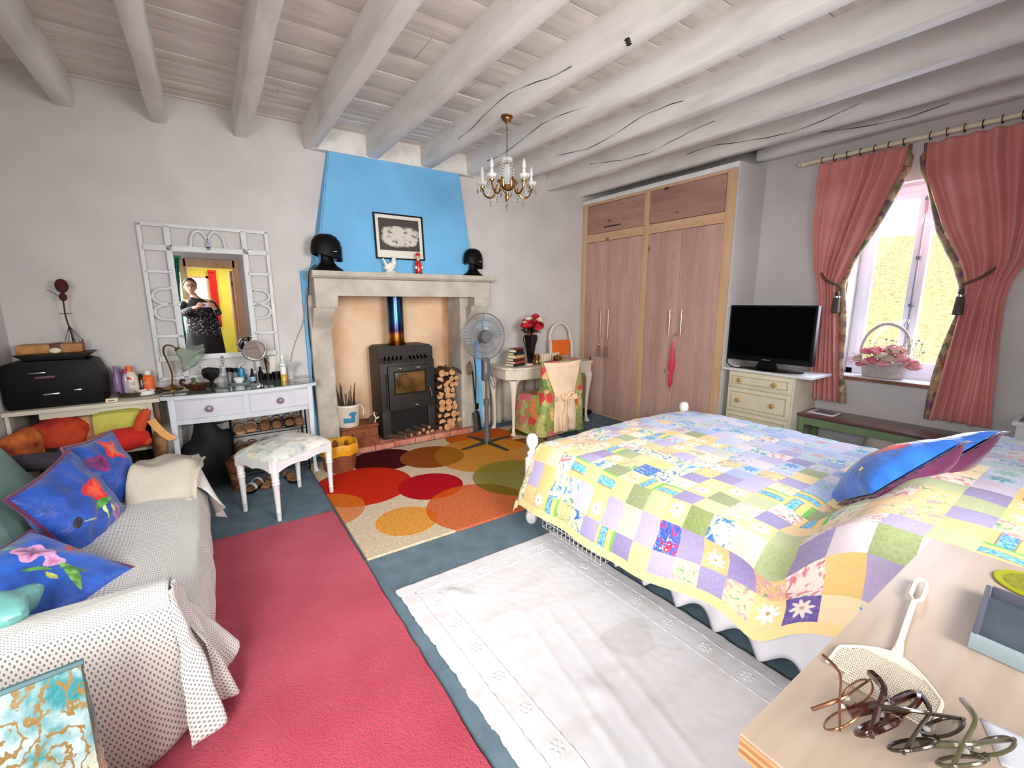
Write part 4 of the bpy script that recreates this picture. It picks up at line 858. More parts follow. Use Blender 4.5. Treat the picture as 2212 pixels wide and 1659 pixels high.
# folded chair behind the desk
fc = thing('folding_chair', 'folded chair with a white arched frame and orange panel behind the desk', 'chair', (3.75, 4.36, 0))
M['arch_white'] = mat('arch_white', (226, 218, 200), .4, var=.05)
one('arch_frame', lambda b: tube(b, [(3.56, 4.33, 0), (3.585, 4.35, .6), (3.59, 4.38, .95)]+[(3.76-.17*math.cos(a*PI/12), 4.40, 1.05+.17*math.sin(a*PI/12)) for a in range(0, 13)]+[(3.945, 4.38, .95), (3.96, 4.36, .6), (3.99, 4.35, 0)], .017, 10), 'arch_white', fc, world=True)
one('strut', lambda b: [obox(b, (3.555, 4.34, .78), (3.56, 4.36, 1.02), .03, .025, bev=.004)], 'arch_white', fc, world=True)
one('panel', lambda b: box(b, 3.61, 4.385, .80, 3.93, 4.405, 1.0, .006), mat('orange_panel', (232, 108, 30), .5, var=.06), fc, world=True)
# slip-covered chair
sc_ = thing('slipcovered_chair', 'chair in a floral slipcover with a peach back panel and bow', 'chair', (3.09, 3.72, 0))
M['chair_floral'] = floral('chair_floral', (190, 190, 116), [(222, 70, 70), (236, 140, 86), (150, 168, 92), (222, 110, 116), (206, 60, 56), (240, 190, 130), (116, 140, 84)], 9, warp=.22, leaf=(150, 158, 90))
M['peach'] = mat('peach_cotton', (248, 218, 184), .8, var=.06, scale=5, bump=.25, bscale=12)
def rrect(b, x0, x1, y0, y1, z, n=5, r=.05, sk=0):
    pts = []; r = min(r, (x1-x0)/2.01, (y1-y0)/2.01)
    for cx, cy, a0 in ((x1-r, y1-r, 0), (x0+r, y1-r, PI/2), (x0+r, y0+r, PI), (x1-r, y0+r, 1.5*PI)):
        for k in range(n): a = a0+k*PI/2/(n-1); pts.append(b.verts.new((cx+r*math.cos(a), cy+r*math.sin(a), z+sk*(cx-x0))))
    return pts
def cover(b):
    rs = []
    for z, x0, x1, y0, y1 in ((.07, 2.76, 3.42, 3.535, 4.08), (.2, 2.79, 3.41, 3.54, 4.08), (.4, 2.815, 3.40, 3.545, 4.07), (.47, 2.83, 3.39, 3.55, 4.05), (.5, 2.835, 3.385, 3.55, 3.70), (.6, 2.83, 3.37, 3.545, 3.64), (.75, 2.81, 3.345, 3.54, 3.60), (.85, 2.80, 3.325, 3.54, 3.585), (.873, 2.81, 3.315, 3.545, 3.58)): rs.append(rrect(b, x0, x1, y0, y1, z, 6, .06 if z < .5 else .02))
    for p, q in zip(rs, rs[1:]): bridge(b, p, q)
    b.faces.new(rs[-1]); bmesh.ops.subdivide_edges(b, edges=b.edges[:], cuts=2, use_grid_fill=True)
    for v in b.verts:
        k = max(0, .5-v.co.z); v.co.x += .03*k*math.sin(v.co.y*40+v.co.x*20); v.co.y += .02*k*math.sin(v.co.x*46)
        v.co += mnoise.noise_vector(v.co*6)*.006
one('cover', cover, 'chair_floral', sc_, world=True, ang=60)
def panel(u, v):
    z = .872-.775*v; l, r = interp([(.872, 2.80, 3.325), (.52, 2.955, 3.235), (.45, 2.955, 3.24), (.095, 2.945, 3.30)], z)
    return Vector((l+(r-l)*u, 3.528-.012*math.sin(PI*u)-.012*sm(.5, 1, v)*math.sin(u*17)+.006*nz(u*5, v*7), z-.012*math.sin(PI*u)*(1-v)))
one('back_panel', lambda b: grid(b, panel, 30, 40, thick=.003), 'peach', sc_, world=True, ang=180)
def bow(b):
    for s in (-1, 1): grid(b, lambda u, v, s=s: Vector((3.10+s*(.015+.135*u), 3.505-.01*math.sin(u*8), .495+(v-.5)*(.035+.03*u)+.012*math.sin(u*6)-.01*u)), 10, 3, thick=.004)
    ball(b, (3.10, 3.495, .495), .026, 1, .8, 1.1)
    for s, dz in ((-1, .05), (1, .045)): tube(b, smooth_path([(3.10, 3.49, .495), (3.10+s*.05, 3.475, .535), (3.10+s*.085, 3.478, .50+dz*.2), (3.10+s*.05, 3.48, .465), (3.10, 3.49, .49)], 4), .012, 8)
    for x, dx, L in ((3.085, -.012, .36), (3.115, .02, .3)): grid(b, lambda u, v: Vector((x+dx*v*2+(u-.5)*.036+.008*math.sin(v*9), 3.497-.004*math.sin(v*7+u*3), .485-L*v)), 3, 14, thick=.003)
one('bow', bow, 'peach', sc_, world=True, ang=60)
for x, y in ((2.885, 3.58), (3.325, 3.58), (2.88, 4.0), (3.32, 4.0)): one('leg', lambda b: cyl(b, (x, y, 0), (x, y, .3), .018, .024, 4), mat('dark_leg', (40, 26, 22), .5, var=.2), sc_, world=True)
for s, w_ in ((-1, 'nearer'), (1, 'farther')): one('shoe', lambda b: [ball(b, (4.04, 4.22+s*.06, .038), .05, 2, .8, .7)], 'black', label='%s black shoe of the pair on the carpet by the left wardrobe door' % w_, cat='shoe', group='black shoes by the wardrobe')
# ------------------------------------------------------------------ dressing table
dt = thing('dressing_table', 'pale grey bow fronted dressing table with glass top below the mirror', 'table', (.18, 4.28, 0))
M['grey_paint'] = mat('pale_grey_paint', (208, 214, 220), .45, var=.05, scale=5)
def bow_y(x, y0=4.055, d=.085): t = (x-.18)/.53; return y0-d*math.sqrt(max(0, 1-t*t*.98))**1.3+.012
def slab(b, x0, x1, yb, z0, z1, off=0, n=20):
    a = [(x0+(x1-x0)*k/n, bow_y(x0+(x1-x0)*k/n)+off) for k in range(n+1)]+[(x1, yb), (x0, yb)]
    prism(b, a, z0, z1, 'z')
one('top', lambda b: slab(b, -.355, .715, 4.485, .785, .812, 0), 'grey_paint', dt, world=True)
one('glass_sheet', lambda b: slab(b, -.35, .71, 4.483, .8125, .819, .003), mat('grey_glass_top', (96, 110, 104), .04, coat=.6, spec=.8), dt, world=True)
one('carcass', lambda b: slab(b, -.315, .675, 4.47, .60, .785, .035), 'grey_paint', dt, world=True)
M['knob_lilac'] = mat('lilac_knob', (150, 128, 148), .3, .2, var=.1)
for x0, x1, kx in ((-.275, .16, -.065), (.205, .635, .42)):
    def fr_(b):
        slab(b, x0, x1, bow_y(x0)+.05, .632, .772, .022)
    d = one('drawer', fr_, mat('drawer_lilac', (204, 204, 214), .45, var=.04) if x0 < 0 else bpy.data.materials['drawer_lilac'], dt, world=True)
    one('edge_bead', lambda b: [tube(b, [(x0+(x1-x0)*k/10, bow_y(x0+(x1-x0)*k/10)+.022, z) for k in range(11)], .004, 6) for z in (.634, .77)], 'grey_paint', d, world=True)
    y = bow_y(kx)+.02; one('knob', lambda b: [cyl(b, (kx, y+.01, .70), (kx, y-.014, .70), .009, seg=10), ball(b, (kx, y-.026, .70), .026, 1, .62, 1, 16, 10)], 'knob_lilac', d, world=True)
one('apron', lambda b: slab(b, -.29, .65, 4.1, .585, .612, .04), 'grey_paint', dt, world=True)
for x, y in ((-.315, 4.05), (.635, 4.05), (-.315, 4.43), (.635, 4.43)):
    def lg(b):
        vs = []
        for z, w, o in ((.785, .044, 0), (.58, .042, 0), (.3, .034, 0), (.12, .028, 0), (.05, .032, -.006), (.012, .046, -.012), (0, .042, -.012)): vs.append(rrect(b, x, x+w, y+o, y+o+w, z, 3, .008))
        for p, q in zip(vs, vs[1:]): bridge(b, p, q)
        b.faces.new(vs[0]); b.faces.new(vs[-1])
    one('leg', lg, 'grey_paint', dt, world=True)
# ------------------------------------------------------------------ mirror
mr = thing('mirror', 'tall mirror in a pale openwork curled frame on the dressing table', 'mirror', (.063, 4.46, .875), rot=(-.0070, 0, 0))
M['frame_white'] = mat('frame_white', (214, 218, 220), .5, var=.05, scale=8)
def mp(x, z): return V(x-.063, 0, z-.875)
def mbar(b, x0, z0, x1, z1, w=.022): obox(b, mp(x0, z0), mp(x1, z1), w*1.25, .018, up=(0, 1, 0), bev=.003)
def mframe(b):
    for q in ((-.361, .885, -.361, 2.09), (.487, .885, .487, 2.09), (-.372, 2.082, .498, 2.082), (-.372, .889, .498, .889)): mbar(b, *q)
    for q in ((-.195, .885, -.195, 2.08), (.318, .885, .318, 2.08)): mbar(b, *q, w=.032)
    for q in ((-.36, 1.911, .487, 1.911), (-.36, 1.05, .487, 1.05)): mbar(b, *q, w=.034)
    for z in (1.732, 1.23): mbar(b, -.36, z, -.19, z, .018); mbar(b, .318, z, .487, z, .018)
one('frame', mframe, 'frame_white', mr)
def curl(pts): return smooth_path([mp(x, z) for x, z in pts], 7)
CT = [(-.09, 1.925), (-.055, 1.94), (-.045, 2.0), (-.02, 2.045), (.015, 2.055), (.042, 2.03), (.063, 1.98), (.068, 1.925)]
CS = [(-.20, 1.62), (-.24, 1.60), (-.30, 1.595), (-.335, 1.56), (-.33, 1.515), (-.29, 1.49), (-.24, 1.482), (-.20, 1.48)]
def curls(b):
    cx = .063
    for s in (1, -1): tube(b, curl([(cx+s*(x-cx), z) for x, z in CT]), .012, 8)
    for s in (1, -1): tube(b, curl([(cx+s*(x-cx), .96-(z-1.94)*.72) for x, z in CT]), .012, 8)
    for s in (1, -1):
        for v in (1, -1): tube(b, curl([(cx+s*(x-cx) if s == 1 else 2*cx-x, 1.48+v*(z-1.48)) for x, z in CS]), .012, 8)
one('curls', curls, 'frame_white', mr, kind='stuff')
M['mirror'] = mat('mirror_glass', (244, 246, 246), .0, 1, spec=1)
one('glass', lambda b: box(b, -.178-.063, -.002, 1.066-.875, .302-.063, .003, 1.895-.875), 'mirror', mr)
one('backing', lambda b: box(b, -.19-.063, .0035, 1.055-.875, .312-.063, .012, 1.905-.875), 'frame_white', mr)
tc_ = [mat('tile_navy', (30, 40, 70), .3, var=.1), mat('tile_blue', (120, 140, 180), .3, var=.1), mat('tile_violet', (140, 100, 150), .3, var=.1), mat('tile_grey', (150, 154, 156), .3, .4, var=.1)]
for x, z, s, m in ((.063, 1.925, .022, 0), (.063, 1.955, .017, 1), (.063, 1.978, .010, 0), (.063, 1.996, .010, 0), (-.18, 1.93, .01, 0), (-.2, 1.905, .01, 0), (.31, 1.93, .01, 0), (.335, 1.9, .01, 0), (.352, 1.925, .018, 3), (-.205, 1.735, .016, 3), (.337, 1.735, .016, 3), (-.225, 1.483, .009, 0), (-.24, 1.483, .009, 0), (-.18, 1.478, .016, 3), (.34, 1.478, .017, 3), (.36, 1.478, .013, 1), (.377, 1.478, .008, 0), (.392, 1.478, .008, 0), (-.185, 1.225, .016, 1), (.35, 1.232, .016, 3), (.063, 1.04, .018, 2), (.063, 1.012, .015, 1), (.063, .988, .010, 0), (.063, .966, .010, 0)):
    one('inlay_tile', lambda b: box(b, x-.063-s/1.6, -.0125, z-.875-s/1.6, x-.063+s/1.6, -.0085, z-.875+s/1.6, .0015), tc_[m], mr)
# ------------------------------------------------------------------ on the dressing table
TZ = .8195
lp = thing('table_lamp', 'brass swan neck table lamp with a green glass tulip shade', 'lamp', (-.292, 4.36, TZ))
one('base', lambda b: lathe(b, [(0, 0), (.07, 0), (.072, .008), (.05, .018), (.015, .03), (.008, .04), (0, .04)], (0, 0, 0), 24), 'brass', lp)
one('neck', lambda b: tube(b, smooth_path([(0, 0, .035), (.01, 0, .12), (-.005, -.02, .22), (-.02, -.04, .3), (-.0, -.07, .35), (.045, -.1, .345), (.075, -.11, .31)], 6), .006, 8), 'brass', lp)
def tulip(b):
    R = Euler((.35, 2.35, 0)).to_matrix()
    def f(u, v):
        a = u*2*PI; r = .02+.05*v**.7+.035*v**4*(1+.35*math.sin(a*6)); return V(.075, -.11, .315)+R @ Vector((r*math.cos(a), r*math.sin(a), .13*v))
    grid(b, f, 36, 12, thick=.002)
M['green_glass'] = mat('frosted_green_glass', (172, 190, 172), .3, alpha=.75, var=.1)
one('shade', tulip, 'green_glass', lp, ang=180); one('cap', lambda b: ball(b, (.078, -.11, .315), .024), 'brass', lp)
bt = thing('ceramic_boat', 'glazed brown ceramic boat with a curled handle on the dressing table', 'ornament', (-.125, 4.2, TZ))
one('hull', lambda b: [lathe(b, [(0, 0), (.6, 0), (.9, .02), (1, .05), (.86, .05), (.7, .02), (0, .015)], (0, 0, 0), 28, sx=.085, sy=.05)], mat('brown_glaze', (84, 42, 22), .15, coat=.6, col2=(40, 18, 10), scale=20), bt)
one('curled_handle', lambda b: tube(b, smooth_path([(-.07, 0, .04), (-.1, 0, .06), (-.095, 0, .085), (-.07, 0, .08)], 5), [.012]*15+[.008], 8), bpy.data.materials['brown_glaze'], bt)
one('finial_lid', lambda b: [ball(b, (-.02, 0, .055), .02), ball(b, (-.02, 0, .085), .016)], mat('green_glaze', (100, 104, 70), .3, var=.3), bt)
gb = thing('glass_bowl', 'dark footed glass bowl behind the brown ceramic boat', 'bowl', (-.03, 4.32, TZ))
one('bowl', lambda b: lathe(b, [(0, 0), (.04, 0), (.035, .01), (.014, .03), (.02, .05), (.055, .075), (.068, .12), (.06, .122), (.05, .08), (0, .06)], (0, 0, 0), 26), mat('dark_glass', (26, 24, 20), .12, coat=.5, var=.2), gb)
one('dried_petals', heap((0, 0, .125), .055, .05, .03, .5, 40, 14), mat('dark_petals', (30, 22, 30), .9, var=.4), gb)
ty = thing('glass_tray', 'round glass tray holding small bottles below the mirror', 'tray', (.175, 4.37, TZ)); one('plate', lambda b: lathe(b, [(0, .004), (.085, .002), (.1, .012), (.103, .012), (.088, 0), (0, 0)], (0, 0, 0), 36), mat('tray_glass', (190, 206, 200), .1, alpha=.8, var=.03), ty)
tz = TZ+.006
def bottle(label, x, y, z, prof, m, capprof=None, cm='black', seg=16, lab=None, lm=None, cat='bottle', name='bottle', sy=1):
    o = thing(name, label, cat, (x, y, z)); one('vessel', lambda b: lathe(b, prof, (0, 0, 0), seg, sy=sy), m, o)
    if capprof: one('cap', lambda b: lathe(b, capprof, (0, 0, 0), seg, sy=sy), cm, o)
    if lab: one('label_print', lambda b: grid(b, lambda u, v: Vector((lab[0]*math.sin((u-.5)*2.2), -lab[0]*sy*math.cos((u-.5)*2.2), lab[1]+(lab[2]-lab[1])*v)), 8, 1), lm, o)
    return o
M['grey_jar'] = mat('grey_jar_glass', (110, 116, 122), .2, var=.1)
bottle('tall dark jar at the left back of the glass tray', .10, 4.40, tz, [(0, 0), (.022, 0), (.023, .09), (0, .09)], 'grey_jar', [(.02, .09), (.02, .125), (0, .127)])
bottle('shorter black capped jar beside the blue bottle on the tray', .14, 4.385, tz, [(0, 0), (.02, 0), (.021, .085), (0, .085)], 'grey_jar', [(.021, .085), (.021, .12), (0, .122)])
bottle('bright blue rounded bottle on the glass tray', .188, 4.40, tz, [(0, 0), (.026, 0), (.027, .07), (.02, .11), (0, .125)], mat('blue_plastic', (44, 130, 170), .35, var=.06))
o = thing('white_bowl', 'small white bowl at the front of the glass tray', 'bowl', (.16, 4.315, tz)); one('bowl', lambda b: lathe(b, [(0, 0), (.022, 0), (.038, .026), (.04, .042), (.036, .042), (.03, .02), (0, .01)], (0, 0, 0), 24), 'white', o); one('cream_inside', lambda b: lathe(b, [(.035, .034), (0, .036)], (0, 0, 0), 20), 'cream', o)
M['pale_blue'] = mat('pale_blue_label', (150, 190, 216), .5, var=.05)
bottle('dark dropper bottle with a pale blue label right of the tray', .262, 4.34, TZ, [(0, 0), (.021, 0), (.022, .055), (.01, .068), (0, .07)], mat('amber_dark', (34, 22, 18), .2, var=.1), [(.011, .068), (.012, .09), (.009, .092), (.008, .115), (0, .12)], 'black', lab=(.0225, .012, .048), lm='pale_blue')
bottle('small black dropper bottle behind the round mirror', .33, 4.40, TZ, [(0, 0), (.02, 0), (.021, .07), (.01, .085), (0, .086)], 'black', [(.01, .085), (.009, .12), (0, .122)])
bp2 = thing('brush_pot', 'black pot of makeup brushes behind the round mirror', 'pot', (.385, 4.41, TZ)); one('pot', lambda b: lathe(b, [(0, 0), (.03, 0), (.032, .05), (.028, .05), (0, .02)], (0, 0, 0), 18), 'black', bp2)
for k in range(5): one('brush', lambda b: [tube(b, [(0, 0, .02), (.014*math.cos(k*1.3), .014*math.sin(k*1.3), .13+.012*k)], .004, 6), ball(b, (.015*math.cos(k*1.3), .015*math.sin(k*1.3), .145+.012*k), .01, .8, .8, 1.6, 8, 6)], 'black' if k % 2 else 'tassel', bp2)
bottle('black lidded cosmetic jar left of the oil bottle', .455, 4.40, TZ, [(0, 0), (.036, 0), (.037, .045), (0, .045)], 'black', [(.038, .046), (.038, .065), (0, .067)], 'black', cat='jar', name='cosmetic_jar')
cn = thing('candle', 'thick pale frosted candle behind the round mirror', 'candle', (.45, 4.455, TZ)); one('wax', lambda b: lathe(b, [(0, 0), (.05, 0), (.05, .20), (.04, .205), (0, .2)], (0, 0, 0), 22, sy=.6), mat('wax', (232, 230, 220), .5, var=.03), cn); one('wick', lambda b: cyl(b, (0, 0, .2), (0, 0, .215), .0015, seg=5), 'black', cn)
M['oil'] = mat('yellow_oil', (220, 180, 60), .1, alpha=.85, var=.05); M['clear_plastic'] = mat('clear_plastic', (224, 228, 226), .1, alpha=.5)
o = bottle('clear bottle of yellow oil with a white cap', .492, 4.255, TZ, [(0, .11), (.024, .11), (.024, .14), (.02, .17), (.011, .19), (0, .19)], 'clear_plastic', [(.012, .19), (.012, .23), (0, .231)], 'white', lab=(.0255, .06, .15), lm='white')
one('oil_fill', lambda b: lathe(b, [(0, 0), (.024, 0), (.0245, .11), (0, .11)], (0, 0, 0), 16), 'oil', o); one('blue_band', lambda b: grid(b, lambda u, v: Vector((.026*math.sin((u-.5)*2.2), -.026*math.cos((u-.5)*2.2), .125+.012*v)), 8, 1), 'pale_blue', o)
o = thing('glass_goblet', 'wide rimmed glass goblet with amber stones at the right of the dressing table', 'goblet', (.56, 4.36, TZ)); one('glass', lambda b: lathe(b, [(0, 0), (.035, 0), (.02, .02), (.035, .05), (.05, .1), (.088, .135), (.085, .137), (.046, .104), (.028, .05), (0, .04)], (0, 0, 0), 26), 'clear_plastic', o); one('stones', heap((0, 0, .085), .036, .036, .035, .4, 50, 12), 'brown_glaze' if 'brown_glaze' in M else bpy.data.materials['brown_glaze'], o)
one('card', lambda b: [box(b, -.07, -.045, 0, .07, .045, .002), b.transform(Matrix.Translation((.62, 4.24, TZ)) @ Matrix.Rotation(.5, 4, 'Z'))], 'white', label='blank white card at the right front corner of the dressing table', cat='card')
sm_ = thing('vanity_mirror', 'round chrome vanity mirror on a slim stand at the table front', 'mirror', (.285, 4.14, TZ))
one('foot', lambda b: lathe(b, [(0, 0), (.055, 0), (.055, .004), (.02, .01), (.008, .02), (0, .02)], (0, 0, 0), 28), 'chrome', sm_)
one('stem', lambda b: cyl(b, (0, 0, .01), (0, 0, .2), .006, seg=10), 'chrome', sm_)
one('yoke', lambda b: tube(b, [(.088*math.cos(a), 0, .292+.088*math.sin(a)) for a in [PI+PI*k/16 for k in range(17)]], .005, 8), 'chrome', sm_)
one('pivot', lambda b: [cyl(b, (s*.075, 0, .295), (s*.098, 0, .295), .006, seg=8) for s in (-1, 1)], 'chrome', sm_, kind='stuff')
tl = Matrix.Translation((0, 0, .295)) @ Matrix.Rotation(-.12, 4, 'Z') @ Matrix.Rotation(-.3, 4, 'X')
one('rim', lambda b: [lathe(b, [(.068, -.008), (.078, -.009), (.08, 0), (.078, .009), (.068, .008)], (0, 0, 0), 40, axis='y'), b.transform(tl)], 'chrome', sm_)
one('glass', lambda b: [lathe(b, [(0, -.006), (.07, -.006), (.07, .006), (0, .006)], (0, 0, 0), 40, axis='y'), b.transform(tl)], 'mirror', sm_)
# ------------------------------------------------------------------ sideboard shelf at the left
sb = thing('sideboard', 'low white sideboard shelf in the left corner under a black box', 'sideboard', (-.75, 4.28, 0))
M['shelf_cream'] = mat('shelf_cream', (214, 208, 190), .5, var=.06)
one('top_board', lambda b: box(b, -1.158, 4.085, .772, -.358, 4.492, .80, .004), 'shelf_cream', sb, world=True)
one('side_panel', lambda b: box(b, -.435, 4.12, .02, -.41, 4.49, .772), 'shelf_cream', sb, world=True); one('side_panel', lambda b: box(b, -1.155, 4.12, .02, -1.135, 4.49, .772), 'shelf_cream', sb, world=True)
one('shelf', lambda b: box(b, -1.135, 4.12, .42, -.435, 4.49, .44), 'shelf_cream', sb, world=True); one('rail', lambda b: box(b, -1.0, 4.13, .725, -.435, 4.145, .772), 'shelf_cream', sb, world=True); one('back_panel', lambda b: box(b, -1.135, 4.47, .02, -.435, 4.485, .772), mat('back_shade_brown', (60, 46, 36), .8, var=.2), sb, world=True)  # back panel coloured dark brown to stand in for shade below the top
SZ = .801
kb = thing('cash_box', 'big black ridged box with silver catches on the sideboard', 'box', (-.9, 4.27, SZ))
one('shell', lambda b: [prism(b, [(-.235, 0), (.235, 0), (.245, .2), (.21, .3), (.17, .315), (-.17, .315), (-.225, .3), (-.25, .26), (-.25, .05)], -.13, .13, 'y', .012)], 'black', kb)
M['silver'] = mat('silver_catch', (190, 190, 195), .25, 1, var=.05)
one('catch', lambda b: box(b, -.06, -.14, .085, .02, -.131, .097, .003), 'silver', kb); one('catch', lambda b: box(b, .09, -.14, .1, .13, -.131, .112, .003), 'silver', kb); one('lid_line', lambda b: box(b, -.11, -.139, .235, -.03, -.131, .241, .002), 'silver', kb)
one('badge', lambda b: box(b, -.085, -.137, .20, .01, -.131, .214, .002), mat('badge_violet', (110, 60, 90), .5, var=.1), kb)
tr = thing('black_tray', 'shallow black lacquer tray on top of the black box', 'tray', (-.885, 4.28, SZ+.316)); one('dish', lambda b: [prism(b, [(-.14, 0), (.14, 0), (.19, .035), (.185, .04), (-.185, .04), (-.19, .035)], -.11, .11, 'y', .004)], 'black', tr); one('rim', lambda b: tube(b, [(-.19, -.11, .04), (.19, -.11, .04)], .004, 6), 'brass', tr)
cd = thing('leather_box', 'tan leather box with a brown band lying on the black tray', 'box', (-.9, 4.29, SZ+.357), .06); one('shell', lambda b: box(b, -.17, -.08, 0, .15, .08, .06, .012), mat('tan_leather', (196, 140, 74), .6, col2=(160, 106, 50), scale=12), cd); one('band', lambda b: box(b, -.01, -.082, -.001, .045, .082, .062, .004), mat('brown_band', (96, 50, 34), .6, var=.1), cd); one('post', lambda b: box(b, .145, -.02, 0, .155, 0, .085), 'brown_band' if 'brown_band' in M else bpy.data.materials['brown_band'], cd)
one('ball', lambda b: ball(b, (-.87, 4.165, SZ+.378), .022, 1.4, 1, .9), 'cream', label='small cream egg on the front rim of the black tray', cat='egg')
rv = thing('rose_stem', 'dark red artificial rose on a twiggy stem rising from the tan box', 'flower', (-.8, 4.33, SZ+.418))
M['dark_rose'] = mat('dark_red_rose', (84, 14, 26), .8, var=.3)
one('stem', lambda b: tube(b, smooth_path([(0, 0, 0), (-.012, 0, .1), (-.02, 0, .2), (-.015, 0, .33)], 5), .005, 6), mat('dark_stem', (60, 52, 40), .8, var=.3), rv)
one('blossom', lambda b: [ball(b, (-.012, 0, .39), .036, 1, 1, 1.35), rose(b, (-.012, 0, .375), .036, Euler((.2, .1, 0)), n=1)], 'dark_rose', rv, ang=60)
one('leaf', lambda b: leafs(b, (-.02, 0, .30), (-.7, -.1, .8), .09, .04), 'dark_rose', rv); one('bud', lambda b: ball(b, (-.015, 0, .315), .024, .9, .9, 1.2), 'dark_rose', rv)
one('twig_ring', lambda b: [cyl(b, (-.05, 0, .2), (.015, 0, .2), .003, seg=6)]+[tube(b, [(-.012, 0, .12), (.02*k-.03, .01, -.0)], .002, 5) for k in range(-1, 5)], bpy.data.materials['dark_stem'], rv, kind='stuff')
M['lilac_plastic'] = mat('lilac_bottle', (150, 116, 170), .35, var=.15)
bottle('lilac spray bottle nearest the black box', -.615, 4.38, SZ, [(0, 0), (.026, 0), (.03, .09), (.026, .15), (.014, .19), (0, .2)], 'lilac_plastic', [(.013, .19), (.013, .225), (0, .228)], 'lilac_plastic')
bottle('slim translucent lilac bottle in front of the sunscreen', -.56, 4.33, SZ+.02, [(0, 0), (.02, 0), (.021, .1), (.01, .15), (0, .155)], mat('lilac_clear', (190, 176, 206), .15, alpha=.7), [(.012, .15), (.013, .185), (0, .187)], mat('magenta_cap', (170, 50, 120), .4, var=.05))
wt = thing('wicker_tray', 'oval dark wicker tray of bottles on the sideboard', 'tray', (-.485, 4.33, SZ)); one('weave', lambda b: lathe(b, [(0, .008), (.85, .006), (1, .03), (1.04, .03), (.92, 0), (0, 0)], (0, 0, 0), 36, sx=.13, sy=.1), mat('dark_wicker', (84, 68, 46), .8, var=.3, scale=40, bump=.6), wt); one('rim', lambda b: tube(b, [(.134*math.cos(k*PI/18), .103*math.sin(k*PI/18), .03) for k in range(36)], .006, 6, closed=True), bpy.data.materials['dark_wicker'], wt)
wz = SZ+.009
o = bottle('white sunscreen bottle with orange cap and the number 12', -.535, 4.345, wz, [(0, 0), (.042, 0), (.048, .06), (.046, .13), (.03, .165), (.014, .175), (0, .175)], 'plastic_white', [(.02, .172), (.02, .215), (0, .217)], mat('orange_plastic', (240, 110, 50), .4, var=.05), sy=.6)
def text(s, size, m, parent, loc, rot=(PI/2, 0, 0), name='print', ext=.0003):
    c = bpy.data.curves.new(name, 'FONT'); c.body = s; c.size = size; c.extrude = ext; c.align_x = 'CENTER'
    t_ = bpy.data.objects.new(name, c); COL.objects.link(t_); dg = bpy.context.evaluated_depsgraph_get(); me = bpy.data.meshes.new_from_object(t_.evaluated_get(dg)); bpy.data.objects.remove(t_)
    me.materials.clear(); me.materials.append(M[m] if isinstance(m, str) else m); o = bpy.data.objects.new(name, me); COL.objects.link(o); o.location = loc; o.rotation_euler = rot; o.parent = parent; return o
text('12', .03, 'black', o, (.012, -.0292, .075)); one('red_flash', lambda b: grid(b, lambda u, v: Vector((-.028+.05*u, -.0295+.3*(-.028+.05*u)**2*8, .115+.022*v*math.sin(PI*min(1, u+.15)))), 8, 2), 'red_gloss', o)
one('small_print', lambda b: [box(b, -.01, -.0296, .04-k*.01, .026, -.029, .043-k*.01) for k in range(3)], 'black', o, kind='stuff')
bottle('dark brown bottle between the sunscreen and the orange bottle', -.475, 4.36, wz, [(0, 0), (.02, 0), (.021, .1), (.01, .125), (0, .126)], bpy.data.materials['amber_dark'], [(.011, .125), (.011, .145), (0, .146)])
o = bottle('orange bottle with a white screw cap on the wicker tray', -.43, 4.35, wz+.02, [(0, 0), (.036, 0), (.037, .1), (.02, .12), (0, .12)], bpy.data.materials['orange_plastic'], [(.021, .12), (.021, .15), (0, .152)], 'white')
one('ring_print', lambda b: tube(b, [(-.012+.009*math.cos(k*PI/8), -.0365, .06+.009*math.sin(k*PI/8)) for k in range(16)], .001, 4, closed=True), 'white', o)
o = thing('soap_dish', 'round white dish at the front of the wicker tray', 'dish', (-.445, 4.27, wz)); one('bowl', lambda b: lathe(b, [(0, 0), (.05, 0), (.055, .03), (.05, .032), (.045, .008), (0, .006)], (0, 0, 0), 26), 'white', o); one('soap', lambda b: ball(b, (0, 0, .018), .03, 1.2, .8, .4), 'cream', o)
o = thing('soap_box', 'tiny white box at the front edge of the sideboard', 'box', (-.625, 4.13, SZ)); one('carton', lambda b: box(b, -.032, -.02, 0, .032, .02, .026, .003), 'cream', o); one('label_print', lambda b: box(b, -.02, -.0206, .009, .018, -.0198, .016), 'tassel', o)
# cloths stuffed under the sideboard
def cloth_heap(name, label, c, rx, ry, h, col, amp=.35, sc=7, cat='cloth', col2=None): one(name, heap(c, rx, ry, h, amp, sc, 32), mat(name+'_fab', col, .9, var=.15 if not col2 else 0, col2=col2, scale=9, bump=.3, bscale=50), label=label, cat=cat)
cloth_heap('orange_shirt', 'crumpled orange red shirt under the left end of the sideboard', (-.93, 4.14, .6), .15, .1, .13, (200, 70, 30), .4, 8, col2=(150, 30, 20))
cloth_heap('rust_cloth', 'dark red bundle at the far left under the sideboard', (-1.07, 4.02, .56), .1, .08, .14, (120, 24, 20), .4, 8, col2=(214, 120, 50))
cloth_heap('patterned_shirt', 'pale patterned cloth between the orange shirt and yellow towel', (-.78, 4.17, .58), .09, .06, .14, (214, 170, 130), .4, 9, col2=(120, 60, 40))
one('yellow_towel', lambda b: [box(b, -.745, 4.06, .56, -.47, 4.3, .735, .05), bmesh.ops.subdivide_edges(b, edges=b.edges[:], cuts=2, use_grid_fill=True), rough(b, .016, 6)], mat('yellow_green_towel', (206, 204, 96), .95, var=.1, bump=.5, bscale=120), label='folded yellow green towel under the sideboard top', cat='towel')
one('red_roll', lambda b: [ball(b, (-.585, 3.98, .55), 1, .16, .1, .085, 28, 16), rough(b, .012, 7)], mat('red_cloth', (214, 40, 30), .85, var=.1), label='bright red rolled cushion below the yellow green towel', cat='cushion')
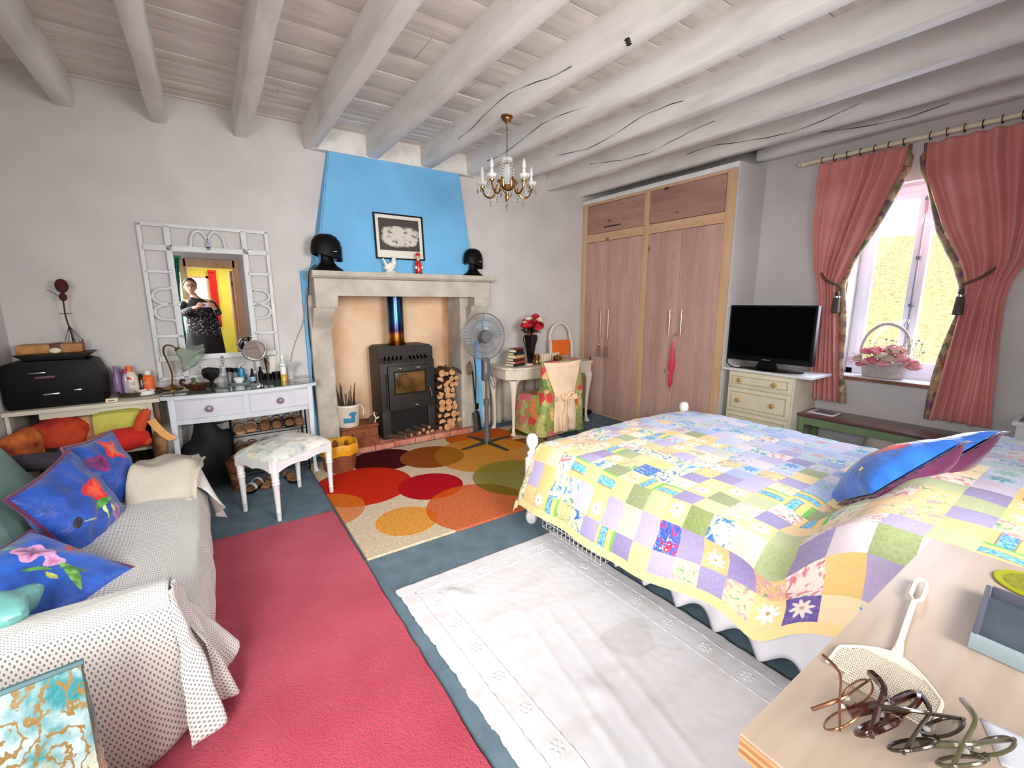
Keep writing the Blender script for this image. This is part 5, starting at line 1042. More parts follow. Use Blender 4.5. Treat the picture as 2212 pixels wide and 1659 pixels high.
one('orange_sleeve', lambda b: tube(b, smooth_path([(-.43, 4.02, .74), (-.47, 4.0, .66), (-.49, 3.97, .58), (-.44, 3.96, .5)], 6), [.02, .026, .03, .034, .036, .036, .036, .036, .036, .036, .036, .036, .036, .036, .036, .036, .036, .03, .02], 10), mat('orange_cloth', (222, 80, 36), .85, var=.15), label='orange sleeve hanging beside the yellow green towel', cat='cloth')
one('peach_strap', lambda b: grid(b, lambda u, v: Vector((-.415+.12*v+.045*(u-.5), 3.985-.05*v, .66-.15*v-.03*math.sin(v*3)+.02*u)), 3, 16, thick=.006), mat('peach_strap', (236, 176, 104), .8, var=.08), label='pale orange strap hanging at the right end of the sideboard', cat='strap')
cloth_heap('brown_bag', 'brown cloth bundle right of the sideboard below the strap', (-.385, 4.02, .42), .045, .05, .2, (90, 54, 34), .4, 9, col2=(170, 130, 80))
one('leaning_board', lambda b: box(b, -.402, 4.14, .3, -.372, 4.17, .76, .004), mat('dark_red_wood', (110, 50, 26), .5, var=.3), label='dark reddish board leaning between the sideboard and dressing table', cat='board')
# ------------------------------------------------------------------ shoe rack and shoes
rk = thing('shoe_rack', 'black wire shoe rack under the dressing table', 'rack', (.34, 4.3, 0))
def rack(b, x):
    if True:
        for y in (4.16, 4.42): cyl(b, (x, y, 0), (x, y, .56), .007, seg=8)
        tube(b, smooth_path([(x, 4.16, .56), (x, 4.2, .59), (x, 4.38, .59), (x, 4.42, .56)], 4), .006, 6)
for x_ in (.06, .62): one('side_frame', lambda b: rack(b, x_), 'black', rk, world=True)
for z in (.06, .22, .40): one('tier', lambda b: [cyl(b, (.06, 4.16+.26*k/4, z+.03*k/4), (.62, 4.16+.26*k/4, z+.03*k/4), .004, seg=6) for k in range(5)], 'black', rk, world=True)
def shoe(label, loc, rz, c1, c2, group='shoes on the rack', heel=.02, tilt=.12):
    o = thing('sandal', label, 'shoe', loc, rot=(tilt, 0, rz), group=group)
    P = [(.0, -.125), (.03, -.115), (.042, -.07), (.034, 0), (.03, .07), (.032, .11), (.02, .13), (-.02, .13), (-.03, .11), (-.028, .07), (-.03, 0), (-.04, -.07), (-.03, -.115)]
    one('sole', lambda b: prism(b, P, 0, heel, 'z', .004), c1, o)
    one('footbed', lambda b: prism(b, [(x*.9, y*.95) for x, y in P], heel, heel+.004, 'z'), 'tan_sole', o)
    for y, w in ((-.06, .03), (.05, .02)): one('strap', lambda b: grid(b, lambda u, v: Vector((.041*math.cos(PI*u), y+w*(v-.5), heel+.045*math.sin(PI*u)+.002)), 10, 2, thick=.003), c2, o)
    return o
M['tan_sole'] = mat('tan_footbed', (190, 140, 96), .7, var=.15); M['brown_leather'] = mat('brown_leather', (110, 70, 46), .5, var=.2); M['silver_leather'] = mat('silver_leather', (196, 186, 176), .35, .4, var=.1)
defs = [('silver strapped sandal, left of the pair at the top left of the rack', .115, .44, 'tan_sole', 'silver_leather'), ('silver strapped sandal, right of the pair at the top left of the rack', .205, .45, 'tan_sole', 'silver_leather'), ('brown strappy sandal in the middle of the top tier', .31, .44, 'brown_leather', 'brown_leather'), ('dark brown sandal right of centre on the top tier', .40, .44, 'brown_leather', 'black'), ('black sandal at the right of the top tier', .49, .44, 'black', 'black'), ('brown buckled sandal at the right end of the top tier', .57, .44, 'brown_leather', 'brown_leather'),
        ('tan sandal at the left of the middle tier', .115, .255, 'tan_sole', 'brown_leather'), ('brown sandal second on the middle tier', .2, .255, 'tan_sole', 'brown_leather'), ('pale sandal third on the middle tier', .30, .255, 'tan_sole', 'silver_leather'), ('red shoe in the middle of the middle tier', .39, .255, 'red_gloss', 'red_gloss'), ('dark red shoe right of the red shoe', .48, .255, 'dark_rose', 'dark_rose'), ('green shoe at the right of the middle tier', .56, .255, 'leaf', 'leaf')]
for lab, x, z, a, b_ in defs: shoe(lab, (x, 4.25, z), rr(-.1, .1), a, b_)
shoe('white laced sandal on the carpet behind the stool', (.17, 3.98, .002), -.5, 'black', 'white', 'shoes on the floor under the table', tilt=0); shoe('brown sandal on the carpet behind the stool', (.27, 4.0, .002), -.3, 'brown_leather', 'brown_leather', 'shoes on the floor under the table', tilt=0); shoe('dark sandal on the carpet at the rack foot', (.44, 4.02, .002), .2, 'black', 'tan_sole', 'shoes on the floor under the table', tilt=0)
one('black_bag', heap((-.10, 4.25, .2), .19, .14, .33, .4, 7), mat('black_bag', (14, 14, 18), .8, var=.2), label='black soft bag under the left of the dressing table', cat='bag')  # bag enlarged so its black stands in for darkness under the table
pb = thing('patterned_bag', 'brown patterned cone shaped bag standing under the dressing table', 'bag', (.05, 4.02, 0)); one('body', lambda b: lathe(b, [(0, 0), (.025, 0), (.06, .25), (.055, .26), (0, .24)], (0, 0, 0), 14), floral('ethnic_bag', (120, 70, 40), [(170, 110, 60), (70, 40, 26), (150, 84, 50)], 40), pb); one('knot', lambda b: ball(b, (0, 0, .275), .022), 'brown_leather', pb)
bm = NB(); tube(bm, smooth_path([(-.27, 4.3, .56), (-.15, 4.3, .52), (-.02, 4.28, .51), (.06, 4.2, .55)], 6), .005, 6); obj('cable', bm, 'black', label='black cable sagging under the dressing table left of the rack', cat='cable')
# ------------------------------------------------------------------ stool
stl = thing('stool', 'white painted stool with a pastel padded seat before the dressing table', 'stool', (.371, 3.537, 0), .556)
SW, SD = .235, .176
def stfr(b):
    for x0, y0, x1, y1 in ((-SW, -SD, SW, -SD), (SW, -SD, SW, SD), (SW, SD, -SW, SD), (-SW, SD, -SW, -SD)):
        d = V(x1-x0, y1-y0, 0); nrm = V(d.y, -d.x, 0).normalized()*.012
        def f(u, v): return V(x0, y0, 0)+d*u+nrm*1+V(0, 0, .43-(.045+.03*(abs(2*u-1)**3)+.018*math.cos(u*4*PI)*0+.02*(1-abs(2*u-1))**3)*v)
        grid(b, f, 24, 3, thick=.024)
M['stool_white'] = mat('stool_white', (226, 228, 228), .4, var=.05)
one('apron', stfr, 'stool_white', stl)
for x in (-SW, SW):
    for y in (-SD, SD):
        one('leg', lambda b: lathe(b, [(0, 0), (.014, 0), (.016, .06), (.018, .065), (.015, .07), (.022, .26), (.027, .27), (.022, .28), (.027, .29), (.022, .30), (.026, .33), (.026, .43), (0, .43)], (x, y, 0), 14), 'stool_white', stl)
def pad(b):
    def f(u, v):
        a = (2*u-1); c = (2*v-1); e = (1-abs(a)**3.2)*(1-abs(c)**3.2)
        return Vector(((SW+.025)*a*(1+.02*(1-c*c)), (SD+.025)*c*(1+.02*(1-a*a)), .43+.075*max(0, e)**.5+.006*nz(a*4, c*4)))
    grid(b, f, 40, 32, uv=lambda u, v: (u, v))
M['pastel'] = floral('pastel_print', (226, 224, 214), [(240, 206, 196), (196, 206, 206), (226, 220, 196), (206, 216, 210)], 6, warp=.35, leaf=(230, 226, 218))
one('seat_pad', pad, 'pastel', stl, ang=180)
# ------------------------------------------------------------------ sofa
sf = thing('sofa', 'low sofa under a pale dotted throw along the left wall', 'sofa', (-.65, 2.4, 0))
t = NT('dotted_throw'); tc = t.n('ShaderNodeTexCoord')
def dots(off):
    v = t.n('ShaderNodeVectorMath', {0: t.n('ShaderNodeMapping', {'Vector': tc.outputs['UV'], 'Location': off, 'Scale': (70, 52, 1)}).outputs[0]}, operation='FRACTION')
    return t.n('ShaderNodeVectorMath', {0: v.outputs[0], 1: (.5, .5, 0)}, operation='DISTANCE').outputs['Value']
d = t.mth('MINIMUM', dots((0, 0, 0)), dots((.5, .5, 0)))
nzt = noise_of(t, 3, 3)
c = t.mix(t.ramp(d, .16, .22), C(124, 128, 128), t.mix(t.ramp(d, .40, .46), C(224, 222, 217), C(211, 209, 204))); t.col(c); t.b.inputs['Roughness'].default_value = .9; t.b.inputs['Sheen Weight'].default_value = .2
t.bump(noise_of(t, 7, 4), .35, .02); M['throw'] = t.m
one('base_frame', lambda b: box(b, -1.14, 1.72, .04, -.24, 3.12, .36, .03), 'black', sf, world=True)
one('backrest', lambda b: box(b, -1.15, 1.7, .1, -.95, 3.15, .74, .05), 'linen', sf, world=True)
def seat(u, v):
    y = 1.70+1.42*u; pr = [(-.98, .44), (-.7, .46), (-.4, .465), (-.24, .455), (-.165, .42), (-.135, .34), (-.135, .22), (-.15, .1), (-.16, .03)]
    k = v*(len(pr)-1); i = min(int(k), len(pr)-2); f = k-i; x = pr[i][0]+(pr[i+1][0]-pr[i][0])*f; z = pr[i][1]+(pr[i+1][1]-pr[i][1])*f
    w = sm(.35, .8, v); return Vector((x+.02*nz(y*3, v*3)*w+.012*math.sin(y*26+v*3)*w*w+.018*math.cos((u-.5)*2.2), y, z+.014*nz(y*2.6, v*4, 3)*(1-.6*w)))
one('seat_throw', lambda b: grid(b, seat, 90, 50, uv=lambda u, v: (u*1.42, v*1.5), thick=.004), 'throw', sf, world=True, ang=180)
def farm(u, v):
    """far arm: u along X, v over the arm from the seat to the outer side"""
    pr = [(3.0, .43), (3.02, .52), (3.06, .585), (3.12, .60), (3.19, .585), (3.23, .5), (3.25, .3), (3.27, .08)]
    k = v*(len(pr)-1); i = min(int(k), len(pr)-2); f = k-i; y = pr[i][0]+(pr[i+1][0]-pr[i][0])*f; z = pr[i][1]+(pr[i+1][1]-pr[i][1])*f
    x = -1.1+.93*u; e = sm(.86, 1, u); z -= .03*e; return Vector((x+.02*v, y+.02*nz(x*4, v*3, 5)+.02*math.sin(x*22)*sm(.6, 1, v), z+.012*nz(x*5, v*5, 8)))
one('far_arm_throw', lambda b: grid(b, farm, 50, 36, uv=lambda u, v: (u*.95, v*.85), thick=.004), 'throw', sf, world=True, ang=180)
def farfront(u, v):
    """cloth falling over the front of the far arm"""
    y = 3.0+.27*u; top = interp([(3.3, .45), (3.2, .575), (3.12, .60), (3.05, .58), (2.99, .43)], y)[0]
    x = -.165+.10*v**.8+.03*math.sin(u*7+1)*v; zz = top*(1-v)+(.30-.22*u)*v
    return Vector((x, y+.06*v*(u-.1)+.015*math.sin(v*6), zz))
one('far_arm_drape', lambda b: grid(b, farfront, 26, 30, uv=lambda u, v: (u*.3, v*.5), thick=.004), 'throw', sf, world=True, ang=180)
def narm(u, v):
    """near arm: u along X to the front corner, v from the seat over the arm down to the hem"""
    pr = [(1.84, .44), (1.80, .53), (1.75, .59), (1.69, .603), (1.645, .60), (1.63, .56), (1.632, .4), (1.645, .2), (1.66, .05)]
    k = v*(len(pr)-1); i = min(int(k), len(pr)-2); f = k-i; y = pr[i][0]+(pr[i+1][0]-pr[i][0])*f; z = pr[i][1]+(pr[i+1][1]-pr[i][1])*f
    x = -1.1+.905*u; w = sm(.5, 1, v)
    z -= .02*sm(.3, 0, u)+(.06*math.sin(u*9+.6))*sm(.9, 1, v)*.5
    return Vector((x+.015*w*math.sin(u*8), y-.05*w*sm(.6, 1, u)*math.sin((u-.6)*11)-.015*w*math.sin(u*16), z+.008*nz(x*5, v*4, 2)))
one('near_arm_throw', lambda b: grid(b, narm, 60, 50, uv=lambda u, v: (u*.95, v*.95), thick=.004), 'throw', sf, world=True, ang=180)
def nfront(u, v):
    """cloth folded round the front corner of the near arm: u from the corner ridge along the front, v down"""
    top = V(-.195+.03*u, 1.642+.20*u, .603-.17*sm(.3, 1, u)); low = V(-.195, 1.60, .05)*(1-u)+V(-.10, 1.95, .06)*u
    f = math.sin(u*PI*2.6)
    p = top.lerp(low, v); p += V(.085, -.045, 0)*v*(abs(f)**1.4)*(1 if u < .62 else .75)
    p.z += .05*v*math.sin(u*6)*.5+.10*v*sm(.7, 1, u); p.x += .012*nz(u*6, v*4)
    return p
one('near_arm_drape', lambda b: grid(b, nfront, 50, 40, uv=lambda u, v: (.95+u*.4, .3+v*.6), thick=.004), 'throw', sf, world=True, ang=180)
# cushions
def painted(name, base, flowers, strokes=(), rough=.42):
    t = NT(name); tc = t.n('ShaderNodeTexCoord'); n1 = noise_of(t, 4, 4, 'UV'); n2 = noise_of(t, 9, 3, 'UV')
    wv = t.n('ShaderNodeVectorMath', {0: tc.outputs['UV'], 1: t.n('ShaderNodeVectorMath', {0: n2.outputs['Color'], 3: .045}, operation='SCALE').outputs[0]}, operation='ADD')
    sp = t.n('ShaderNodeSeparateXYZ', {0: wv.outputs[0]})
    c = t.mix(t.ramp(n1, .35, .7), C(*base), C(*[int(v*.72) for v in base]))
    for cx, cy, r, col, inner, pet in flowers:
        dx = t.mth('SUBTRACT', sp.outputs[0], cx+.02); dy = t.mth('SUBTRACT', sp.outputs[1], cy+.02)
        d = t.mth('SQRT', t.mth('ADD', t.mth('MULTIPLY', dx, dx), t.mth('MULTIPLY', dy, dy))); a = t.mth('ARCTAN2', dy, dx)
        rad = t.mth('MULTIPLY_ADD', t.mth('SINE', t.mth('MULTIPLY', a, pet)), r*.22, r)
        q = t.mth('DIVIDE', d, rad)
        c = t.mix(t.ramp(q, 1.0, .94), c, t.mix(t.ramp(t.mth('ADD', q, t.mth('MULTIPLY', t.mth('SINE', t.mth('MULTIPLY', a, pet*2)), .15)), .75, .25), C(*col), C(*inner)))
    for x0, y0, x1, y1, w, col in strokes:
        L2 = (x1-x0)**2+(y1-y0)**2
        px = t.mth('SUBTRACT', sp.outputs[0], x0+.02); py = t.mth('SUBTRACT', sp.outputs[1], y0+.02)
        k = t.mth('DIVIDE', t.mth('ADD', t.mth('MULTIPLY', px, x1-x0), t.mth('MULTIPLY', py, y1-y0)), L2)
        kc = t.n('ShaderNodeClamp', {0: k}); ex = t.mth('SUBTRACT', px, t.mth('MULTIPLY', kc, x1-x0)); ey = t.mth('SUBTRACT', py, t.mth('MULTIPLY', kc, y1-y0))
        d = t.mth('SQRT', t.mth('ADD', t.mth('MULTIPLY', ex, ex), t.mth('MULTIPLY', ey, ey)))
        wd_ = t.mth('MULTIPLY', t.mth('SINE', t.mth('MULTIPLY_ADD', kc, 2.7, .25)), w)
        c = t.mix(t.ramp(t.mth('DIVIDE', d, wd_), 1.0, .85), c, t.mix(t.ramp(n2, .4, .6), C(*col), C(*[min(255, int(v*1.35+20)) for v in col])))
    t.col(c); t.b.inputs['Roughness'].default_value = rough; t.b.inputs['Sheen Weight'].default_value = .2; t.bump(noise_of(t, 3.2, 4, 'UV'), .3, .06); return t.m
def cushion(name, label, w, h, th, loc, rot, m, trim=None, cat='cushion', group=None, puff=.5, ear=.05, wr=.012):
    o = thing(name, label, cat, loc, rot=rot, group=group)
    def sh(u, v, s):
        a, c = 2*u-1, 2*v-1; e = max(0, (1-a*a)*(1-c*c))**puff
        x = w/2*a*(1-ear*(1-c*c)); y = h/2*c*(1-ear*(1-a*a))
        return Vector((x, y, s*th/2*e+wr*nz(a*2.5+loc[0]*5, c*2.5+loc[1]*5, s)*(1-max(abs(a), abs(c))**4)+(.5*th*e*.25*nz(a*1.3, c*1.3, 4+s))))
    def up(b):
        grid(b, lambda u, v: sh(u, v, 1), 34, 34, uv=lambda u, v: (u, v)); grid(b, lambda u, v: sh(u, v, -1), 34, 34, uv=lambda u, v: (1-u, v)); bmesh.ops.remove_doubles(b, verts=b.verts, dist=1e-4)
    one('cover', up, m, o, ang=180)
    if trim: one('piping', lambda b: tube(b, [sh(*p, 0) for p in [(k/20, 0) for k in range(20)]+[(1, k/20) for k in range(20)]+[(1-k/20, 1) for k in range(20)]+[(0, 1-k/20) for k in range(20)]], .008, 6, closed=True), trim, o)
    return o
M['plum'] = mat('plum_satin', (110, 34, 84), .4, var=.2, sheen=.3)
BL = (34, 86, 190)
R_, P_, G_ = (214, 24, 40), (196, 130, 196), (60, 130, 50)
M['cush1'] = painted('cushion_print_poppy', BL, [(.62, .56, .15, R_, (250, 90, 60), 3), (.70, .16, .10, P_, (120, 40, 100), 3), (.16, .42, .05, (30, 20, 40), (20, 10, 20), 2)], [(.58, .42, .5, .18, .02, (150, 190, 90)), (.44, .40, .70, .36, .05, G_), (.62, .30, .66, .18, .03, (170, 180, 60)), (.2, .38, .36, .3, .012, (170, 200, 150))])
M['cush2'] = painted('cushion_print_blossom', BL, [(.55, .80, .16, R_, (240, 120, 60), 4), (.2, .7, .12, (130, 40, 110), (90, 20, 80), 3)], [(.7, .3, .78, .22, .03, (30, 40, 90))])
M['cush3'] = painted('cushion_print_magnolia', (44, 104, 214), [(.34, .62, .14, (226, 160, 206), (130, 50, 110), 4), (.55, .60, .08, (226, 170, 214), (200, 120, 180), 3), (.5, .93, .09, R_, (130, 20, 70), 3)], [(.62, .62, .92, .5, .05, (90, 140, 60)), (.45, .40, .62, .50, .035, G_), (.62, .44, .74, .42, .03, (190, 200, 90)), (.05, .62, .22, .6, .025, (50, 120, 80)), (.66, .56, .82, .66, .03, (60, 110, 50))])
M['cush4'] = painted('cushion_print_bed', (50, 124, 232), [(.70, .64, .15, (226, 30, 60), (250, 110, 60), 2), (.58, .50, .07, (226, 60, 80), (210, 30, 60), 3), (.72, .22, .03, (240, 240, 180), (250, 220, 60), 4)], [(.72, .20, .76, .12, .012, G_)])
M['sage'] = mat('sage_cloth', (134, 170, 158), .8, var=.1, scale=4, bump=.3, bscale=14)
cushion('bolster_cushion', 'large plain sage green cushion leaning at the back of the sofa', .95, .46, .22, (-.86, 2.62, .62), (1.15, 0, 1.5), 'sage')
# ------------------------------------------------------------------ sofa cushions and the things around the sofa
BG = 'blue painted cushions on the sofa'
cushion('throw_cushion', 'blue cushion with a big red poppy in the middle of the sofa', .40, .40, .17, (-.585, 2.63, .60), (1.19, -.188, 1.257), 'cush1', 'plum', group=BG, ear=.09, wr=.025)
cushion('throw_cushion', 'blue cushion at the far end of the sofa, half behind the poppy one', .36, .40, .18, (-.53, 3.0, .615), (1.30, .05, 1.2), 'cush2', 'plum', group=BG, ear=.08, wr=.025)
cushion('throw_cushion', 'blue cushion with a lilac magnolia lying nearest on the sofa', .41, .36, .15, (-.60, 2.10, .535), (.06, .42, -.58), 'cush3', 'plum', group=BG, ear=.09, wr=.02)
def twl(u, v):
    x = -.45+.30*u; y = 2.84+.36*v
    z = .612+.03*math.sin(v*PI)*.6+.012*nz(x*12, y*9)-.16*sm(.45, 0, v)-.02*u
    if u > .93: z -= .03
    return Vector((x+.05*v-.01*math.sin(v*9), y, z+.012*math.sin(u*9+v*4)))
one('hand_towel', lambda b: grid(b, twl, 30, 30, thick=.012), mat('towel_beige', (204, 196, 180), .95, var=.08, bump=.6, bscale=160), label='crumpled beige towel lying over the far sofa arm', cat='towel', ang=180)
one('grey_blanket', lambda b: [tube(b, smooth_path([(-1.1, 3.3-.05*k, .62+.02*k), (-.9, 3.28-.05*k, .66+.015*k), (-.72, 3.27-.04*k, .63+.02*k), (-.6, 3.24-.04*k, .58+.02*k)], 6), .045, 10) for k in range(3)], mat('grey_blanket', (70, 62, 74), .95, var=.2, bump=.5, bscale=60), label='dark grey rolled blanket along the far end of the sofa behind the cushions', cat='blanket')
one('teal_cloth', heap((-.60, 1.78, .61), .10, .10, .05, .5, 14, 26), mat('teal_silk', (120, 190, 186), .35, var=.2, bump=.4, bscale=20), label='crumpled pale teal cloth on the near arm of the sofa', cat='cloth')
bg = thing('tapestry_bag', 'teal and gold brocade bag standing before the near end of the sofa', 'bag', (-.565, 1.26, 0), rot=(0, 0, .12))
t = NT('brocade'); n1 = noise_of(t, 5, 4, 'UV'); n2 = noise_of(t, 16, 3, 'UV'); tc = t.n('ShaderNodeTexCoord')
wv = t.n('ShaderNodeVectorMath', {0: tc.outputs['UV'], 1: t.n('ShaderNodeVectorMath', {0: n2.outputs['Color'], 3: .12}, operation='SCALE').outputs[0]}, operation='ADD')
vo = t.n('ShaderNodeTexVoronoi', {'Vector': wv, 'Scale': 5}, feature='F1'); w_ = t.mth('SINE', t.mth('MULTIPLY', vo.outputs['Distance'], 30))
sp = t.n('ShaderNodeSeparateXYZ', {0: tc.outputs['UV']}); c = t.mix(t.ramp(n1, .42, .58), C(26, 110, 116), C(150, 168, 170)); c = t.mix(t.ramp(t.mth('ADD', sp.outputs[1], t.mth('MULTIPLY', n1, .5)), .98, .8), c, C(216, 200, 160))
c = t.mix(t.ramp(w_, .45, .8), c, C(118, 92, 44)); t.col(c); t.b.inputs['Roughness'].default_value = .6; t.bump(n2, .3, .02)
def bagb(b):
    for s, y in ((1, -.06), (-1, .06)): grid(b, lambda u, v: Vector((-.24+.48*u, y*(1-.9*v**3)-s*.02*math.sin(PI*u)*math.sin(PI*v)+.008*nz(u*4, v*4, s)*(1-v), .68*v)), 16, 16, uv=lambda u, v: (u, v), thick=.006)
    for x in (-.24, .24): grid(b, lambda u, v: Vector((x, (-.06+.12*u)*(1-.9*v**3), .68*v)), 3, 8, uv=lambda u, v: (u*.3, v), thick=.006)
    grid(b, lambda u, v: Vector((-.24+.48*u, -.06+.12*v, .004)), 2, 2)
one('body', bagb, t.m, bg, ang=60); one('top_edge', lambda b: tube(b, [(-.245, 0, .682), (.245, 0, .682)], .008, 6), mat('bag_trim', (70, 104, 110), .7, var=.2), bg)
# ------------------------------------------------------------------ rugs
rr_ = thing('red_rug', 'plain raspberry red rug running along the front of the sofa', 'rug', (.05, 1.75, 0))
def wob(x0, x1, y0, y1, h, n=60, amp=.006, z0=.002):
    def mk(b):
        P = []
        for i in range(n): P.append((x0+(x1-x0)*i/n, y0))
        for i in range(n): P.append((x1, y0+(y1-y0)*i/n))
        for i in range(n): P.append((x1-(x1-x0)*i/n, y1))
        for i in range(n): P.append((x0, y1-(y1-y0)*i/n))
        P = [(x+amp*nz(x*9, y*9, 1), y+amp*nz(x*9, y*9, 5)) for x, y in P]; prism(b, P, z0, z0+h)
    return mk
one('pile', wob(-.62, .602, .05, 3.175, .014), mat('raspberry_pile', (200, 82, 102), .95, col2=(184, 64, 84), scale=2.2, bump=.8, bscale=150, bdist=.012, spec=.1, sheen=.15), rr_, world=True)
one('binding', wob(-.615, .608, .045, 3.18, .004, amp=.003), mat('rug_binding', (90, 30, 40), .9, var=.1), rr_, world=True)
cr = thing('circle_rug', 'cream rug with overlapping orange, red and green circles before the stove', 'rug', (1.85, 3.3, 0))
t = NT('circle_pile'); tc = t.n('ShaderNodeTexCoord'); n2 = noise_of(t, 60, 2); nw = noise_of(t, 40, 2, 'UV')
uvw = t.n('ShaderNodeVectorMath', {0: tc.outputs['UV'], 1: t.n('ShaderNodeVectorMath', {0: nw.outputs['Color'], 3: .012}, operation='SCALE').outputs[0]}, operation='ADD')
c = C(222, 206, 178)
for cx, cy, r, col, a in ((1.244, 3.995, .30, (74, 14, 20), 1), (1.66, 3.81, .306, (150, 78, 22), 1), (2.36, 4.11, .38, (206, 98, 24), 1), (2.62, 3.60, .20, (146, 84, 26), 1), (2.133, 3.59, .495, (214, 146, 40), .93), (1.98, 3.70, .0, (190, 130, 30), .9), (2.063, 2.935, .39, (146, 140, 58), .92), (.902, 3.5, .393, (206, 44, 20), 1), (1.361, 3.176, .262, (184, 14, 32), 1), (.528, 3.2, .296, (222, 122, 34), .78), (.983, 2.731, .207, (230, 160, 62), .95), (1.51, 2.648, .386, (216, 92, 22), .86), (2.87, 4.0, .16, (128, 120, 44), 1), (2.75, 3.2, .4, (204, 156, 92), 1), (2.4, 2.5, .3, (150, 70, 20), 1)):
    if r == 0: continue
    d = t.n('ShaderNodeVectorMath', {0: uvw.outputs[0], 1: (cx+.006, cy+.006, 0)}, operation='DISTANCE').outputs['Value']
    c = t.mix(t.mth('MULTIPLY', t.ramp(d, r+.002, r-.002), a), c, C(*col))
d = t.n('ShaderNodeVectorMath', {0: uvw.outputs[0], 1: (2.133, 3.596, 0)}, operation='DISTANCE').outputs['Value']
d2 = t.n('ShaderNodeVectorMath', {0: uvw.outputs[0], 1: (1.666, 3.816, 0)}, operation='DISTANCE').outputs['Value']
c = t.mix(t.mth('MULTIPLY', t.ramp(d, .497, .493), t.mth('MULTIPLY', t.ramp(d2, .308, .304), .85)), c, C(162, 104, 28))
d3 = t.n('ShaderNodeVectorMath', {0: uvw.outputs[0], 1: (1.516, 2.654, 0)}, operation='DISTANCE').outputs['Value']; d4 = t.n('ShaderNodeVectorMath', {0: uvw.outputs[0], 1: (2.069, 2.941, 0)}, operation='DISTANCE').outputs['Value']
c = t.mix(t.mth('MULTIPLY', t.ramp(d3, .388, .384), t.mth('MULTIPLY', t.ramp(d4, .392, .388), .9)), c, C(124, 112, 36))
c = t.mix(t.ramp(n2, .35, .75), c, C(214, 206, 196), 'MULTIPLY'); t.col(c); t.b.inputs['Roughness'].default_value = .95; t.b.inputs['Specular IOR Level'].default_value = .1; t.bump(noise_of(t, 200, 2), .6, .006)
def crug(b):
    x0, x1, y0, y1, z = .622, 3.10, 2.42, 4.27, .018
    grid(b, lambda u, v: Vector((x0+(x1-x0)*u, y0+(y1-y0)*v, z)), 24, 18, uv=lambda u, v: (x0+(x1-x0)*u, y0+(y1-y0)*v))
    L = b.loops.layers.uv.verify(); 
    for e in [e for e in b.edges if e.is_boundary]:
        a, c_ = e.verts; q = b.faces.new((a, c_, b.verts.new(c_.co-V(0, 0, .015)), b.verts.new(a.co-V(0, 0, .015))))
        for lp in q.loops: lp[L].uv = (lp.vert.co.x, lp.vert.co.y)
one('pile', crug, t.m, cr, world=True)
wr_ = thing('white_rug', 'white embossed cotton rug with flower border beside the bed', 'rug', (1.2, .9, 0))
M['white_cotton'] = mat('white_cotton', (222, 221, 226), .95, col2=(208, 205, 204), scale=3.2, stretch=(1, 3, 1), bump=.12, bscale=230, bdist=.003, lo=.5, hi=.8, spec=.1)
RX0, RX1, RY0, RY1 = .672, 1.755, -.15, 2.06
def wz_(x, y):
    z = .012+.002*nz(x*30, y*30)+.004*nz(x*3, y*3, 7)
    for bx, by, s, h in ((1.08, 1.02, .05, .014), (.9, 1.86, .035, .02), (.95, 1.80, .03, .012)): z += h*math.exp(-((x-bx)**2+(y-by)**2*.6)/(s*s))
    for k in range(3): z += .004*math.exp(-((x-1.0-.12*k-.2*(y-1.0))/.018)**2)*sm(.4, .7, y)*sm(1.6, 1.3, y)
    return z
def wrug(b):
    def f(u, v):
        x = RX0+(RX1-RX0)*u; y = RY0+(RY1-RY0)*v; e = .010*nz(y*16, 2)+.006*nz(y*60, 3)
        if u == 0: x += e
        if u == 1: x += e
        return Vector((x+.012*math.sin(y*2), y+(.006*nz(x*20, 9) if v in (0, 1) else 0), wz_(x, y)))
    grid(b, f, 90, 180, thick=.009)
one('weave', wrug, 'white_cotton', wr_, world=True, ang=180)
one('stain', lambda b: [grid(b, lambda u, v: Vector((1.41+(.02+.11*v**.7)*math.cos(2*PI*u)*(1+.3*math.sin(2*PI*u*3)), 1.13+.12*v*math.sin(2*PI*u)*(1+.2*math.cos(2*PI*u*2)), 0)), 20, 4), [setattr(v.co, 'z', wz_(v.co.x, v.co.y)+.0008) for v in b.verts]], mat('rug_stain', (190, 184, 164), .95, alpha=.12, var=.1), wr_, world=True, flat=True)
def ridge(x0, x1, y0, y1):
    def mk(b):
        for a, c_ in (((x0, y0), (x0, y1)), ((x1, y0), (x1, y1)), ((x0, y1), (x1, y1))):
            n = 120; pts = []
            for k in range(n+1):
                x = a[0]+(c_[0]-a[0])*k/n; y = a[1]+(c_[1]-a[1])*k/n; x += .004*nz(y*14, x*14); y += .003*nz(x*14, y); x += .012*math.sin(y*2)
                pts.append((x, y, wz_(x, y)-.001))
            tube(b, pts, [.004+.0018*math.sin(k*1.9) for k in range(n+1)], 5)
    return mk
one('border_ridge', ridge(.748, 1.685, -.1, 1.975), 'white_cotton', wr_, world=True, ang=180); one('border_ridge', ridge(.852, 1.578, -.1, 1.908), 'white_cotton', wr_, world=True, ang=180)
fl_b = NB()
for k in range(7):
    a = 2*PI*k/6; ball(fl_b, (.02*math.cos(a)*(k < 6), .02*math.sin(a)*(k < 6), 0), .011, 1, 1, .45, 8, 6)
flw = obj('embossed_flower', fl_b, 'white_cotton', wr_); spots = [(.81, 1.83-.178*k) for k in range(11)]+[(1.635, 1.84-.185*k) for k in range(11)]+[(.79+.128*k, 1.947) for k in range(8)]
base = Matrix.Translation((-1.2, -.9, 0))
for k, (x, y) in enumerate(spots):
    x += .012*math.sin(y*2); p = base @ V(x, y, wz_(x, y)-.0015)
    if k == 0: flw.location = p
    else: dup(flw, p, parent=wr_)
